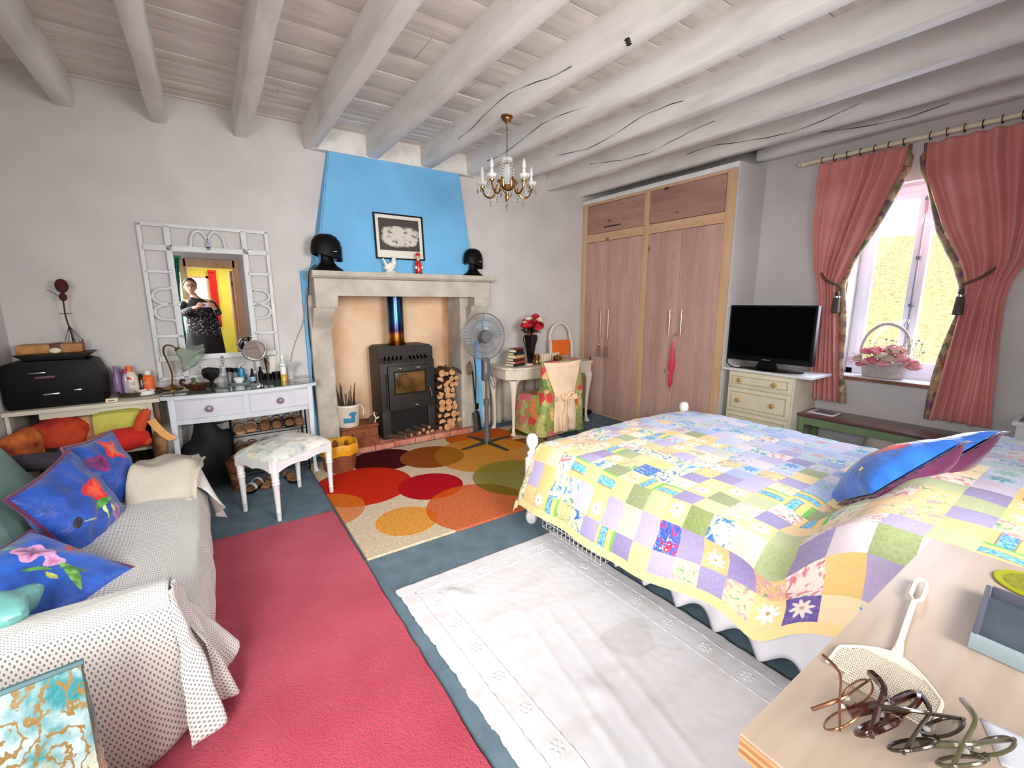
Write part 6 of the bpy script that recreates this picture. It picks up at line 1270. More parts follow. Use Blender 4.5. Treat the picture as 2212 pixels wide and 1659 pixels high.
# ------------------------------------------------------------------ bed
bed = thing('bed', 'double bed with white turned corner posts under the patchwork quilt', 'bed', (2.5, 1.2, 0))
def post(x, y):
    def mk(b):
        lathe(b, [(0, 0), (.03, 0), (.04, .02), (.042, .05), (.03, .075), (.036, .085), (.05, .14), (.054, .2), (.046, .24)], (x, y, 0), 8)
        lathe(b, [(.046, .24), (.047, .46), (.03, .475), (.03, .49), (.035, .497), (.03, .505), (.018, .52), (.022, .535), (.037, .56), (.041, .585), (.037, .61), (.022, .63), (0, .635)], (x, y, 0), 20)
    return mk
for x in (1.70, 3.36): one('post', post(x, 2.255), 'white', bed, world=True, ang=30)
one('foot_rail', lambda b: box(b, 1.70, 2.235, .28, 3.36, 2.27, .42, .004), 'white', bed, world=True)
for x in (1.74, 3.30): one('side_rail', lambda b: box(b, x, -.2, .26, x+.025, 2.24, .38), 'white', bed, world=True)
one('headboard', lambda b: box(b, 1.70, -.26, .1, 3.36, -.23, .95, .01), 'white', bed, world=True)
one('mattress', lambda b: box(b, 1.76, -.2, .36, 3.28, 2.17, .545, .04), 'white', bed, world=True)
M['skirt_white'] = mat('bed_skirt_cotton', (236, 236, 244), .85, var=.04, bump=.2, bscale=20)
def skirt(u, v):
    y = 2.0-2.15*u; z1 = .05+.07*abs(math.cos(u*PI*11))**1.5
    return Vector((1.715+.02*math.sin(u*70)*v+.015*v-.005, y, .36+(z1-.36)*v))
one('bed_skirt', lambda b: grid(b, skirt, 170, 8, thick=.002), 'skirt_white', bed, world=True, ang=180)
wk = thing('wire_basket', 'white wire basket under the foot of the bed', 'basket', (1.82, 1.88, 0))
def wires(b):
    x0, x1, y0, y1, z0, z1 = 1.70, 1.95, 1.60, 2.13, .02, .22
    for z in (z0, .07, .12, .17, z1): tube(b, [(x0, y0, z), (x1, y0, z), (x1, y1, z), (x0, y1, z)], .0028 if z < z1 else .004, 5, closed=True)
    for k in range(15): y = y0+(y1-y0)*k/14; tube(b, [(x0, y, z1), (x0, y, z0), (x1, y, z0)], .0025, 5)
    for k in range(7): x = x0+(x1-x0)*k/6; tube(b, [(x, y1, z1), (x, y1, z0)], .0025, 5); tube(b, [(x, y0, z1), (x, y0, z0)], .0025, 5)
one('wires', wires, 'white', wk, world=True, kind='stuff')
one('teal_bundle', heap((1.83, 1.85, .1), .09, .2, .085, .25, 9), mat('teal_bundle', (50, 140, 140), .6, col2=(30, 60, 70), scale=14), label='teal clothes bundled in the wire basket under the bed', cat='clothes')
# quilt --------------------------------------------------------------
qt = thing('patchwork_quilt', 'bright patchwork quilt of yellow, lavender and green squares over the bed', 'quilt', (2.5, 1.1, .3))
PS = .112; NS, NTt = 21, 24
S_L, S_T, S_R = .335, 1.66, .33                                      # drop at the left, across the top, drop at the right
def quilt_pt(s, t_):
    """s metres across from the left hem, t_ metres along from the foot hem"""
    tt = t_-.30                                                      # past the foot edge
    # lengthwise: top height
    if tt < 0: y = 2.235+.03*min(1, -tt*8)+.05*(-tt); ft = -tt
    else: y = 2.225-tt*.985; ft = 0
    pil = sm(1.50, 1.86, tt)
    top = .565+.015*sm(0, .3, tt)+.215*pil-.05*sm(2.0, 2.45, tt)-.03*math.exp(-((tt-1.55)/.09)**2)
    r = .09
    if s < S_L:
        d = S_L-s; bul = .05*math.sin(min(1, d/.37)*PI*.8)
        x = 1.735-.03-.12*sm(0, .37, d)-.008*math.sin(t_*15)*sm(.1, .37, d)-bul*.4; z = top-r*.35-d*.93-.05*pil*sm(0, .3, d); x += .10*sm(.85, 1.6, tt)*sm(0, .3, d); z += .035*math.exp(-((tt-1.5)/.35)**2)*sm(0, .3, d)
        if d < .12: k = d/.12; x = 1.735-.045*(k*k)-.03*k*k*0-.03*k; z = top-.035*k-.07*k*k
        x -= .06*pil*0
    elif s > S_L+S_T:
        d = s-S_L-S_T; x = 3.37+.09*sm(0, .3, d)+.02*math.sin(t_*13)*sm(.1, .3, d); z = top-.03*min(1, d*10)-d*.95
    else:
        w = (s-S_L)/S_T; x = 1.735+(3.37-1.735)*w; z = top+.022*math.sin(PI*w)
    crown = .0
    fz = ft*.92+.03*min(1, ft*9)
    z = z-fz if ft else z
    if ft and s < S_L: z = max(z, .16+.05*nz(s*6, t_*6)); x += .02*ft
    z += .010*nz(x*3.2, y*3.2, 1)+.006*nz(x*7, y*7, 4)+.016*pil*nz(x*2.3, y*3, 9)
    cr_ = math.exp(-((tt-1.56-.10*(w if S_L <= s <= S_L+S_T else 0))/.13)**2)
    z += .012*cr_*math.sin(s*21+t_*13)+.010*cr_*math.sin(s*9-t_*22)
    if s < S_L+.4: x += .018*cr_*math.sin(s*25+t_*10)
    return Vector((x, y, z))
t = NT('patchwork_cotton'); a1 = t.n('ShaderNodeVertexColor', layer_name='c1'); a2 = t.n('ShaderNodeVertexColor', layer_name='c2')
tc = t.n('ShaderNodeTexCoord'); uv = tc.outputs['UV']; fr = t.n('ShaderNodeVectorMath', {0: uv}, operation='FRACTION'); sp = t.n('ShaderNodeSeparateXYZ', {0: fr.outputs[0]})
nb = t.n('ShaderNodeTexNoise', {'Vector': uv, 'Scale': 2.6, 'Detail': 3, 'Distortion': 1.2}); nf = t.n('ShaderNodeTexNoise', {'Vector': uv, 'Scale': 9, 'Detail': 2})
k1 = a1.outputs['Alpha']; fl = t.n('ShaderNodeSeparateColor', {0: nb.outputs['Color']})
base = t.mix(t.mth('MULTIPLY', t.ramp(nf, .35, .7), .12), a1.outputs['Color'], C(255, 250, 235))
flo = t.mix(t.ramp(fl.outputs[0], .53, .60), base, a2.outputs['Color']); flo = t.mix(t.ramp(fl.outputs[1], .60, .66), flo, C(120, 178, 120)); flo = t.mix(t.mth('MULTIPLY', t.ramp(nf, .56, .62), t.ramp(fl.outputs[2], .5, .55)), flo, C(252, 246, 230))
bar = t.mth('MULTIPLY', t.mth('GREATER_THAN', sp.outputs[0], .22), t.mth('LESS_THAN', sp.outputs[0], .55))
ed = t.mth('ADD', t.mth('LESS_THAN', t.mth('ABSOLUTE', t.mth('SUBTRACT', sp.outputs[0], .20)), .02), t.mth('LESS_THAN', t.mth('ABSOLUTE', t.mth('SUBTRACT', sp.outputs[0], .57)), .02))
strp = t.mix(bar, base, t.mix(t.ramp(nf, .4, .6), a2.outputs['Color'], C(150, 220, 246))); strp = t.mix(t.mth('MULTIPLY', ed, .7), strp, C(120, 90, 80)); strp = t.mix(t.mth('GREATER_THAN', sp.outputs[0], .86), strp, C(110, 196, 90))
dx = t.mth('SUBTRACT', sp.outputs[0], .5); dy = t.mth('SUBTRACT', sp.outputs[1], .5); dd = t.mth('SQRT', t.mth('ADD', t.mth('MULTIPLY', dx, dx), t.mth('MULTIPLY', dy, dy)))
pet = t.mth('MULTIPLY_ADD', t.mth('SINE', t.mth('MULTIPLY', t.mth('ARCTAN2', dy, dx), 8)), .09, .31)
dai = t.mix(t.ramp(t.mth('DIVIDE', dd, pet), 1, .9), base, a2.outputs['Color']); dai = t.mix(t.ramp(dd, .08, .06), dai, C(206, 170, 120))
c = t.mix(t.mth('GREATER_THAN', k1, .15), base, flo); c = t.mix(t.mth('GREATER_THAN', k1, .45), c, strp); c = t.mix(t.mth('GREATER_THAN', k1, .75), c, dai)
t.col(c); t.b.inputs['Roughness'].default_value = .85; t.b.inputs['Sheen Weight'].default_value = .15; t.bump(noise_of(t, 26, 3), .12, .006); M['patch'] = t.m
YEL = [(251, 224, 154), (248, 210, 130), (252, 233, 188), (247, 207, 142)]; LAV = [(168, 158, 208), (188, 178, 218), (150, 138, 190), (214, 202, 226), (224, 212, 222)]; GRN = [(164, 178, 128), (186, 196, 150), (142, 156, 104)]; BLU = [(172, 190, 228), (196, 206, 236), (160, 176, 220), (206, 212, 234), (190, 192, 230), (186, 204, 214), (206, 206, 196)]
PNK = (222, 130, 140); SKY = (70, 160, 226); TEA = (84, 170, 190)
def patch_col(i, j):
    r = random.random(); far = sm(5.5, 12, i)  # squares turn bluer towards the window: fabric colour plus its light painted in
    if random.random() < far*.8:
        b_ = random.choice(BLU+LAV[3:]); k = random.choice((0, .3, .3, .3, .9, 0)); return b_, random.choice((TEA, SKY, (176, 196, 236), (140, 200, 190), (214, 150, 160))), k
    if r < .13: return random.choice(YEL), (255, 250, 236), .9
    if r < .30: return random.choice(YEL), (250, 240, 200), 0
    if r < .46: return random.choice(YEL[2:]), random.choice(((236, 168, 166), (244, 200, 140), (238, 186, 186))), .3
    if r < .62: return random.choice(LAV), (230, 226, 240), 0
    if r < .72: return random.choice(GRN), (220, 226, 190), 0
    if r < .84: return (248, 212, 130), random.choice((SKY, (60, 140, 210))), .6
    if r < .95: return (236, 230, 196), random.choice((SKY, (60, 120, 196))), .3
    return (238, 226, 216), PNK, .3
SPECIAL = {}
def near_cell(p):
    p = Vector(p); return min(((quilt_pt((i+.5)*PS, (j+.5)*PS)-p).length, i, j) for i in range(NS) for j in range(NTt))[1:]
SPECIAL[near_cell((1.62, 1.10, .45))] = ((36, 96, 214), (226, 50, 100), .3)
SPECIAL[near_cell((1.64, .60, .30))] = ((104, 78, 168), (240, 234, 226), .9)
SPECIAL[near_cell((1.70, .98, .53))] = ((132, 150, 84), (150, 164, 100), 0)
SPECIAL[near_cell((1.95, 1.45, .57))] = ((44, 104, 214), (60, 150, 90), .3)
SPECIAL[near_cell((1.60, .80, .40))] = ((166, 152, 214), (190, 180, 226), 0)
cells = []
for j in range(NTt):
    for i in range(NS):
        c1, c2, k = patch_col(i, j)
        if (i, j) in SPECIAL: c1, c2, k = SPECIAL[(i, j)]
        cells.append((i, j, c1, c2, k))
def add_patch(b, i, j, c1, c2, k, n=4):
    L = b.loops.layers.uv.verify(); l1 = b.loops.layers.float_color.get('c1') or b.loops.layers.float_color.new('c1'); l2 = b.loops.layers.float_color.get('c2') or b.loops.layers.float_color.new('c2')
    C1 = C(*c1)[:3]+(k,); C2 = C(*c2); turn = (i*7+j*3) % 2
    def nrm(s, t_): a_ = quilt_pt(s+.01, t_)-quilt_pt(s-.01, t_); b_ = quilt_pt(s, t_+.01)-quilt_pt(s, t_-.01); q = a_.cross(b_); return (q if q.length > 1e-9 else V(0, 0, 1)).normalized()
    vs = [[None]*(n+1) for _ in range(n+1)]
    for q in range(n+1):
        for p in range(n+1):
            s, t_ = (i+p/n)*PS, (j+q/n)*PS; e = math.sin(PI*p/n)*math.sin(PI*q/n)
            nn = nrm(s, t_); nn = -nn if nn.z < -.2 or (abs(nn.z) <= .2 and nn.x > 0 and s < S_L) else nn
            vs[q][p] = b.verts.new(quilt_pt(s, t_)+nn*(.004*e**.5 if e > 0 else 0))
    for q in range(n):
        for p in range(n):
            f = b.faces.new((vs[q][p], vs[q][p+1], vs[q+1][p+1], vs[q+1][p]))
            for lp, (x, y) in zip(f.loops, ((p, q), (p+1, q), (p+1, q+1), (p, q+1))):
                x, y = min(max(x/n, .001), .999), min(max(y/n, .001), .999); x, y = (y, x) if turn else (x, y)
                lp[L].uv = (x+i*3, y+j*3); lp[l1] = C1; lp[l2] = C2
camv = V(0, 0, 1.5)
def share(c):
    p = quilt_pt((c[0]+.5)*PS, (c[1]+.5)*PS); d = p-camv; s, t_ = (c[0]+.5)*PS, (c[1]+.5)*PS
    a_ = (quilt_pt(s+.03, t_)-quilt_pt(s-.03, t_)).cross(quilt_pt(s, t_+.03)-quilt_pt(s, t_-.03)); return abs(a_.normalized().dot(d.normalized()))/d.length_squared if a_.length else 0
cells.sort(key=share, reverse=True)
for c_ in cells[:290]:
    b = NB(); add_patch(b, *c_); obj('patch', b, 'patch', qt, world=True, ang=180, fix=False)
b = NB()
for c_ in cells[290:]: add_patch(b, *c_)
obj('patches', b, 'patch', qt, world=True, ang=180, kind='stuff', fix=False)
def hemf(u, v):
    t_ = NTt*PS*u; p = quilt_pt(0, t_); return p+V(-.010*v, 0, -.045*v)
one('hem_border', lambda b: grid(b, hemf, 120, 2), mat('hem_yellow', (252, 232, 160), .85, col2=(250, 222, 166), scale=6), qt, world=True, ang=180)
# cushions on the bed
BC = 'blue and plum cushions on the bed'
def twotone(label, w, loc, rot, m):
    o = cushion('bed_cushion', label, w, w, .16, loc, rot, m, 'plum', group=BC, ear=.05)
    bk = o.children[0].copy(); bk.data = bk.data.copy(); bk.name = 'back_cover'
    return o
def bed_cushion(label, w, h, th, loc, rot):
    o = thing('bed_cushion', label, 'cushion', loc, rot=rot, group=BC)
    def sh(u, v, s):
        a, c = 2*u-1, 2*v-1; e = max(0, (1-a*a)*(1-c*c))**.45; x = w/2*a*(1-.06*(1-c*c)); y = h/2*c*(1-.06*(1-a*a))
        return Vector((x, y, s*th/2*e+.006*s+.006*nz(a*4, c*4, s)*e))
    one('front_cover', lambda b: grid(b, lambda u, v: sh(u, v, 1), 30, 30, uv=lambda u, v: (u, v)), 'cush4', o, ang=180)
    one('back_cover', lambda b: grid(b, lambda u, v: sh(u, v, -1), 30, 30, uv=lambda u, v: (u, v)), 'plum', o, ang=180)
    P = [(k/20, 0) for k in range(20)]+[(1, k/20) for k in range(20)]+[(1-k/20, 1) for k in range(20)]+[(0, 1-k/20) for k in range(20)]
    def fl_(b):
        A = [b.verts.new(sh(*p, 0)*1.0) for p in P]; B = [b.verts.new(V(sh(*p, 0).x*1.07, sh(*p, 0).y*1.07, -.006+.008*math.sin(k*1.7))) for k, p in enumerate(P)]; bridge(b, A, B)
    one('flange', fl_, 'plum', o, ang=180)
    return o
bed_cushion('front blue and plum cushion with a red flower leaning on the bed pillow', .42, .42, .22, (2.41, .575, .735), (0.633, -0.542, -2.446))
bed_cushion('rear blue cushion behind the red flowered one on the bed', .42, .42, .17, (2.545, .50, .77), (0.633, -0.542, -2.446))
# ------------------------------------------------------------------ desk in the foreground
ds = thing('plywood_desk', 'plywood topped desk in the right foreground holding sunglasses', 'table', (1.07, -.05, 0))
DZ = .87
M['ply'] = wood('pale_ply_top', (192, 174, 158), (168, 148, 130), 'x', rough=.5, scale=5, bump=.04)
one('top', lambda b: box(b, .587, -.40, DZ-.006, 1.55, .262, DZ, .002), 'ply', ds, world=True)
for k, c_ in enumerate(((200, 150, 104), (168, 116, 74), (204, 158, 112), (160, 108, 68), (198, 150, 104))):
    one('ply_layer', lambda b: box(b, .587+.001*(k % 2), -.40, DZ-.0125-.0065*k, 1.55, .262-.001*(k % 2), DZ-.0065-.0065*k), mat('ply_edge', c_, .6, var=.12, scale=40, stretch=(.2, .2, 1)), ds, world=True)
M['desk_body'] = mat('desk_body', (200, 196, 188), .5, var=.05)
one('side_panel', lambda b: box(b, .66, -.38, 0, .69, .20, DZ-.04, .003), 'desk_body', ds, world=True); one('side_panel', lambda b: box(b, 1.49, -.38, 0, 1.52, .20, DZ-.04, .003), 'desk_body', ds, world=True); one('back_panel', lambda b: box(b, .69, .17, .3, 1.49, .19, DZ-.04), 'desk_body', ds, world=True)
fs = thing('fly_swatter', 'cream plastic fly swatter lying on the plywood desk', 'fly swatter', (1.0, .18, DZ))
M['swat'] = mat('cream_plastic', (232, 222, 204), .45, var=.04)
def blade_in(x, y):
    """outline of the blade in world X, Y: a fan that flares from the neck"""
    t_ = (.95-x)/.135
    if t_ < 0 or t_ > 1.0: return False
    c_ = .178-.006*t_; hw = .006+.062*min(1, (t_/.45))**.7
    return abs(y-c_) <= hw and not (x < .838 and y > .215) 
def mesh_(b):
    nx, ny = 22, 46; x0, dx = .812, .0066; y0, dy = .108, .003
    for k in range(nx):
        x = x0+dx*k; run = None
        for q in range(ny*4+1):
            y = y0+dy*q/4; inn = blade_in(x, y)
            if inn and run is None: run = y
            if (not inn or q == ny*4) and run is not None: obox(b, (x, run, DZ+.005), (x, y, DZ+.005), .0021, .0022); run = None
    for q in range(38):
        y = y0+.0036*q; run = None
        for k in range(nx*4+1):
            x = x0+dx*k/4; inn = blade_in(x, y)
            if inn and run is None: run = x
            if (not inn or k == nx*4) and run is not None: obox(b, (run, y, DZ+.005), (x, y, DZ+.005), .0011, .0022); run = None
one('mesh_blade', mesh_, 'swat', fs, world=True, kind='stuff', flat=True)
def rimp(sgn): return [(.955-.135*t_, .178-.006*t_+sgn*(.008+.062*min(1, t_/.45)**.7), DZ+.005) for t_ in [k/16 for k in range(17)]]
one('blade_rim', lambda b: [tube(b, rimp(1)[:15], .003, 6), tube(b, rimp(-1), .003, 6)], 'swat', fs, world=True)
one('neck', lambda b: prism(b, [(1.0, .190), (1.0, .180), (.955, .170), (.925, .135), (.93, .178), (.925, .222), (.955, .187)], DZ+.003, DZ+.0075), 'swat', fs, world=True)
one('handle', lambda b: [obox(b, (.97, .1815, DZ+.006), (1.165, .2065, DZ+.010), .009, .006, bev=.0015)], 'swat', fs, world=True)
one('hanging_loop', lambda b: tube(b, [(1.16, .206, DZ+.010), (1.175, .198, DZ+.011), (1.24, .205, DZ+.012), (1.262, .212, DZ+.012), (1.262, .222, DZ+.012), (1.24, .224, DZ+.012), (1.178, .217, DZ+.011)], .0042, 6, closed=True), 'swat', fs, world=True)
gt = thing('grey_tray', 'slate grey wooden tray at the right edge of the plywood desk', 'tray', (1.22, .0, DZ))
one('base', lambda b: prism(b, [(1.10, .105), (1.32, .122), (1.32, -.14), (1.10, -.157)][::-1], DZ+.002, DZ+.008), mat('slate_paint', (74, 84, 96), .6, col2=(60, 70, 84), scale=10), gt, world=True)
one('rim', lambda b: [obox(b, (1.098, .113, DZ+.015), (1.098, -.157, DZ+.015), .012, .028, bev=.002)], mat('pale_blue_grey', (160, 178, 186), .6, var=.08), gt, world=True)
one('rim', lambda b: obox(b, (1.098, .108, DZ+.015), (1.325, .125, DZ+.015), .008, .028, bev=.002), mat('slate_edge', (88, 88, 104), .6, var=.1), gt, world=True); one('rim', lambda b: obox(b, (1.325, .12, DZ+.015), (1.325, -.14, DZ+.015), .008, .028, bev=.002), 'slate_edge' if 'slate_edge' in M else bpy.data.materials['slate_edge'], gt, world=True)
co = thing('lime_coaster', 'round lime green coaster near the far right corner of the plywood desk', 'coaster', (1.455, .07, DZ)); one('disc', lambda b: lathe(b, [(0, 0), (.064, 0), (.066, .002), (.064, .004), (0, .004)], (0, 0, .0005), 36), mat('lime', (158, 160, 10), .4, var=.1), co); one('printed_ring', lambda b: lathe(b, [(.02, .0046), (.05, .0046), (.05, .0049), (.02, .0049)], (0, 0, 0), 36), mat('lime_dark', (140, 140, 12), .5, col2=(110, 112, 20), scale=60), co)
pp = thing('white_paper', 'sheet of white paper at the right front of the plywood desk', 'paper', (.9, .0, DZ)); one('sheet', lambda b: grid(b, lambda u, v: Vector((.912-.075*u+.03*v, .066-.055*u*.6-.16*v, DZ+.0015+.006*math.sin(v*2.5)*u)), 12, 12, thick=.0006), mat('paper', (222, 226, 238), .6, var=.05), pp, world=True, ang=180)
def glasses(label, loc, rot, rim, lens, w=.066, h=.05, thick=.0024, fold=(.1, .35), tipm=None, tl=.13):
    """eyeglasses: two lenses on a line along local x, temples folding back along +y"""
    o = thing('sunglasses', label, 'sunglasses', loc, rot=rot, group='sunglasses on the desk')
    cx = w*.56
    def rimpts(s): return [(s*cx+w/2*math.cos(a)*(1 if abs(math.cos(a)) < .9 else .97), .006*abs(s*cx+w/2*math.cos(a))/.07, h/2*(math.sin(a)*(1-.12*math.cos(a)*s)+.0)) for a in [2*PI*k/28 for k in range(28)]]
    for s in (-1, 1):
        one('rim', lambda b: tube(b, rimpts(s), thick, 6, closed=True), rim, o)
        one('lens', lambda b: b.faces.new([b.verts.new(p) for p in rimpts(s)]) and None, lens, o)
        hx = s*(cx+w*.5); a = fold[0 if s < 0 else 1]
        def tmp(b):
            d = V(-s*math.sin(a), math.cos(a), 0); p0 = V(hx, .004, h*.22); p1 = p0+d*tl*.7; p2 = p0+d*tl+V(0, 0, -.03)
            tube(b, smooth_path([p0, (p0+p1)/2, p1, p2], 4), [thick*1.1]*9+[thick*1.7]*4, 6)
        one('temple', tmp, rim, o)
    one('bridge', lambda b: tube(b, smooth_path([(-cx+w*.45, .002, h*.12), (0, -.002, h*.22), (cx-w*.45, .002, h*.12)], 4), thick*1.1, 6), rim, o)
    one('nose_pads', lambda b: [ball(b, (s*.011, .008, -.004), .005, .5, .8, 1, 8, 6) for s in (-1, 1)], 'clear_plastic', o, kind='stuff')
    return o
M['gold_wire'] = mat('gold_wire', (150, 104, 78), .25, .7, var=.1); M['tort'] = mat('dark_red_tortoise', (70, 20, 14), .15, coat=.5, col2=(40, 10, 8), scale=40); M['smoke_frame'] = mat('smoke_frame', (54, 44, 32), .2, coat=.4, var=.2)
M['lens_clear'] = mat('lens_pale', (214, 190, 160), .03, alpha=.28, var=.02); M['lens_brown'] = mat('lens_brown', (150, 90, 44), .03, alpha=.55, var=.05); M['lens_grad'] = mat('lens_smoky', (60, 46, 28), .03, alpha=.75, var=.1)
glasses('thin gold rimmed glasses with pale lenses nearest the desk corner', (.742, .178, DZ+.024), (.75, 0, .06), 'gold_wire', 'lens_clear', w=.066, h=.05, thick=.0016, fold=(1.15, 1.38))
glasses('chunky dark red tortoiseshell sunglasses in the middle of the desk pile', (.768, .137, DZ+.027), (.7, .04, -.10), 'tort', 'lens_brown', w=.072, h=.05, thick=.0042, fold=(1.25, 1.4))
glasses('smoky tinted sunglasses right of the tortoiseshell pair', (.775, .097, DZ+.024), (.8, 0, -.24), 'smoke_frame', 'lens_grad', w=.066, h=.05, thick=.0024, fold=(1.3, 1.2))
glasses('olive framed glasses at the front edge right of the smoky pair', (.80, .052, DZ+.022), (.8, 0, -.3), mat('olive_frame', (96, 92, 62), .2, coat=.4, alpha=.85, var=.2), 'lens_clear', w=.062, h=.046, thick=.0026, fold=(1.2, 1.4))
# ------------------------------------------------------------------ chandelier
chd = thing('chandelier', 'small brass chandelier with candle bulbs and crystal drops hanging from a beam', 'chandelier', (1.955, 2.925, 2.826))
cz = lambda z: z-2.826
one('ceiling_rose', lambda b: lathe(b, [(0, 0), (.044, 0), (.046, -.012), (.036, -.018), (.034, -.028), (.014, -.045), (.008, -.06), (0, -.062)], (0, 0, 0), 24), 'brass', chd)
def chain(b):
    for k in range(11):
        z = -.065-.0185*k; tube(b, [(.006*math.cos(a)*(1 if k % 2 else 0), .006*math.cos(a)*(0 if k % 2 else 1), z+.012*math.sin(a)) for a in [2*PI*q/10 for q in range(10)]], .0018, 5, closed=True)
one('chain', chain, 'brass', chd, kind='stuff')
M['crystal'] = mat('crystal', (236, 240, 240), .05, alpha=.42, spec=1)
M['crystal_dark'] = mat('crystal_drop', (120, 120, 116), .04, coat=1, alpha=.85, spec=1)
one('crown_glass', lambda b: [lathe(b, [(.008, -.27), (.03, -.275), (.045, -.29), (.042, -.31), (.012, -.318)], (0, 0, 0), 12)], 'crystal', chd)
one('stem', lambda b: [cyl(b, (0, 0, -.26), (0, 0, -.48), .007, seg=10)], 'brass', chd)
one('glass_column', lambda b: lathe(b, [(.02, -.33), (.028, -.38), (.022, -.45), (.026, -.475)], (0, 0, 0), 12), 'crystal', chd)
one('bowl', lambda b: lathe(b, [(.03, -.475), (.05, -.478), (.052, -.488), (.04, -.51), (.012, -.525), (.01, -.54), (.018, -.55), (.012, -.575), (0, -.58)], (0, 0, 0), 24), 'brass', chd)
M['candle_sleeve'] = mat('candle_sleeve', (240, 232, 214), .5, var=.03)
for k in range(5):
    a = -2.75+k*2*PI/5; d = V(math.cos(a), math.sin(a), 0); R = .195
    ar = one('arm', lambda b: tube(b, smooth_path([d*.045+V(0, 0, -.49), d*.06+V(0, 0, -.435), d*.075+V(0, 0, -.45), d*.10+V(0, 0, -.535), d*.14+V(0, 0, -.555), d*.18+V(0, 0, -.53), d*R+V(0, 0, -.485)], 5), .0075, 8), 'brass', chd)
    one('drip_cup', lambda b: [lathe(b, [(.006, -.485), (.018, -.483), (.02, -.472), (.01, -.468)], d*R, 16)], 'brass', ar)
    one('bobeche', lambda b: lathe(b, [(.012, -.468), (.035, -.46), (.043, -.44), (.041, -.438), (.033, -.455), (.012, -.462)], d*R, 20), 'crystal', ar)
    one('candle', lambda b: cyl(b, d*R+V(0, 0, -.465), d*R+V(0, 0, -.405), .0105, seg=12), 'candle_sleeve', ar)
    one('bulb', lambda b: lathe(b, [(.006, -.405), (.013, -.39), (.015, -.375), (.01, -.35), (.003, -.33), (0, -.325)], d*R, 14), 'crystal', ar)
    for q in range(3):
        aa = a+(q-1)*1.6; p = d*R+V(.04*math.cos(aa), .04*math.sin(aa), -.445)
        one('drop', lambda b: [cyl(b, p, p-V(0, 0, .035), .0012, seg=5), lathe(b, [(0, -.035), (.004, -.042), (.0085, -.06), (.006, -.07), (0, -.076)], p, 8)], 'crystal_dark', ar)
    a2_ = a+2*PI/5; e = V(math.cos(a2_), math.sin(a2_), 0)
    one('bead_swag', lambda b: [ball(b, (d*(1-u)+e*u)*R*.98+V(0, 0, -.455-.10*math.sin(PI*u)), .0042, seg=6, rings=4) for u in [q/18 for q in range(19)]], 'crystal', chd, kind='stuff')
    one('bead_strand', lambda b: [ball(b, d*(.04+.012*math.sin(u*3))+V(0, 0, -.30-.18*u), .005, seg=6, rings=4) for u in [q/9 for q in range(10)]], 'crystal', chd, kind='stuff')
    one('drop', lambda b: [cyl(b, d*.13+V(0, 0, -.555), d*.13+V(0, 0, -.58), .0012, seg=5), lathe(b, [(0, -.58), (.0045, -.586), (.009, -.604), (.006, -.614), (0, -.62)], d*.13, 8)], 'crystal_dark', chd)
one('drop', lambda b: [cyl(b, (0, 0, -.58), (0, 0, -.6), .0015, seg=5), lathe(b, [(0, -.6), (.006, -.608), (.012, -.63), (.008, -.644), (0, -.65)], (0, 0, 0), 10)], 'crystal_dark', chd)
# ------------------------------------------------------------------ the photographer, seen in the mirror
ps = thing('person', 'person in a long black dress holding up a phone, seen in the mirror', 'person', (-.08, -.42, 0))
M['skin'] = mat('skin', (214, 160, 136), .55, var=.06, scale=10)
M['hair'] = mat('hair', (60, 46, 40), .7, var=.3, scale=40)
t = NT('dress_cloth'); tc = t.n('ShaderNodeTexCoord'); vo = t.n('ShaderNodeTexVoronoi', {'Vector': tc.outputs['Object'], 'Scale': 34}); sp = t.n('ShaderNodeSeparateXYZ', {0: tc.outputs['Object']})
band = t.mth('MULTIPLY', t.ramp(sp.outputs[2], .98, 1.04), t.ramp(sp.outputs[2], 1.46, 1.36))
t.col(t.mix(t.mth('MULTIPLY', band, t.ramp(vo.outputs['Distance'], .30, .24)), C(14, 13, 16), C(200, 196, 196))); t.b.inputs['Roughness'].default_value = .9; M['dress'] = t.m
def skinned(name, verts, edges, m, parent, lv=2, root=0):
    me = bpy.data.meshes.new(name); me.from_pydata([v[:3] for v in verts], edges, []); o = bpy.data.objects.new(name, me); COL.objects.link(o)
    o.modifiers.new('skin', 'SKIN'); o.modifiers.new('sub', 'SUBSURF').levels = lv; o.modifiers['sub'].render_levels = lv
    for i, v in enumerate(verts):
        d = me.skin_vertices[0].data[i]; d.radius = (v[3], v[4] if len(v) > 4 else v[3]); d.use_root = i == root
    dg = bpy.context.evaluated_depsgraph_get(); m2 = bpy.data.meshes.new_from_object(o.evaluated_get(dg)); bpy.data.objects.remove(o)
    m2.shade_smooth(); m2.materials.clear(); m2.materials.append(M[m]); o = bpy.data.objects.new(name, m2); COL.objects.link(o); o.parent = parent; return o
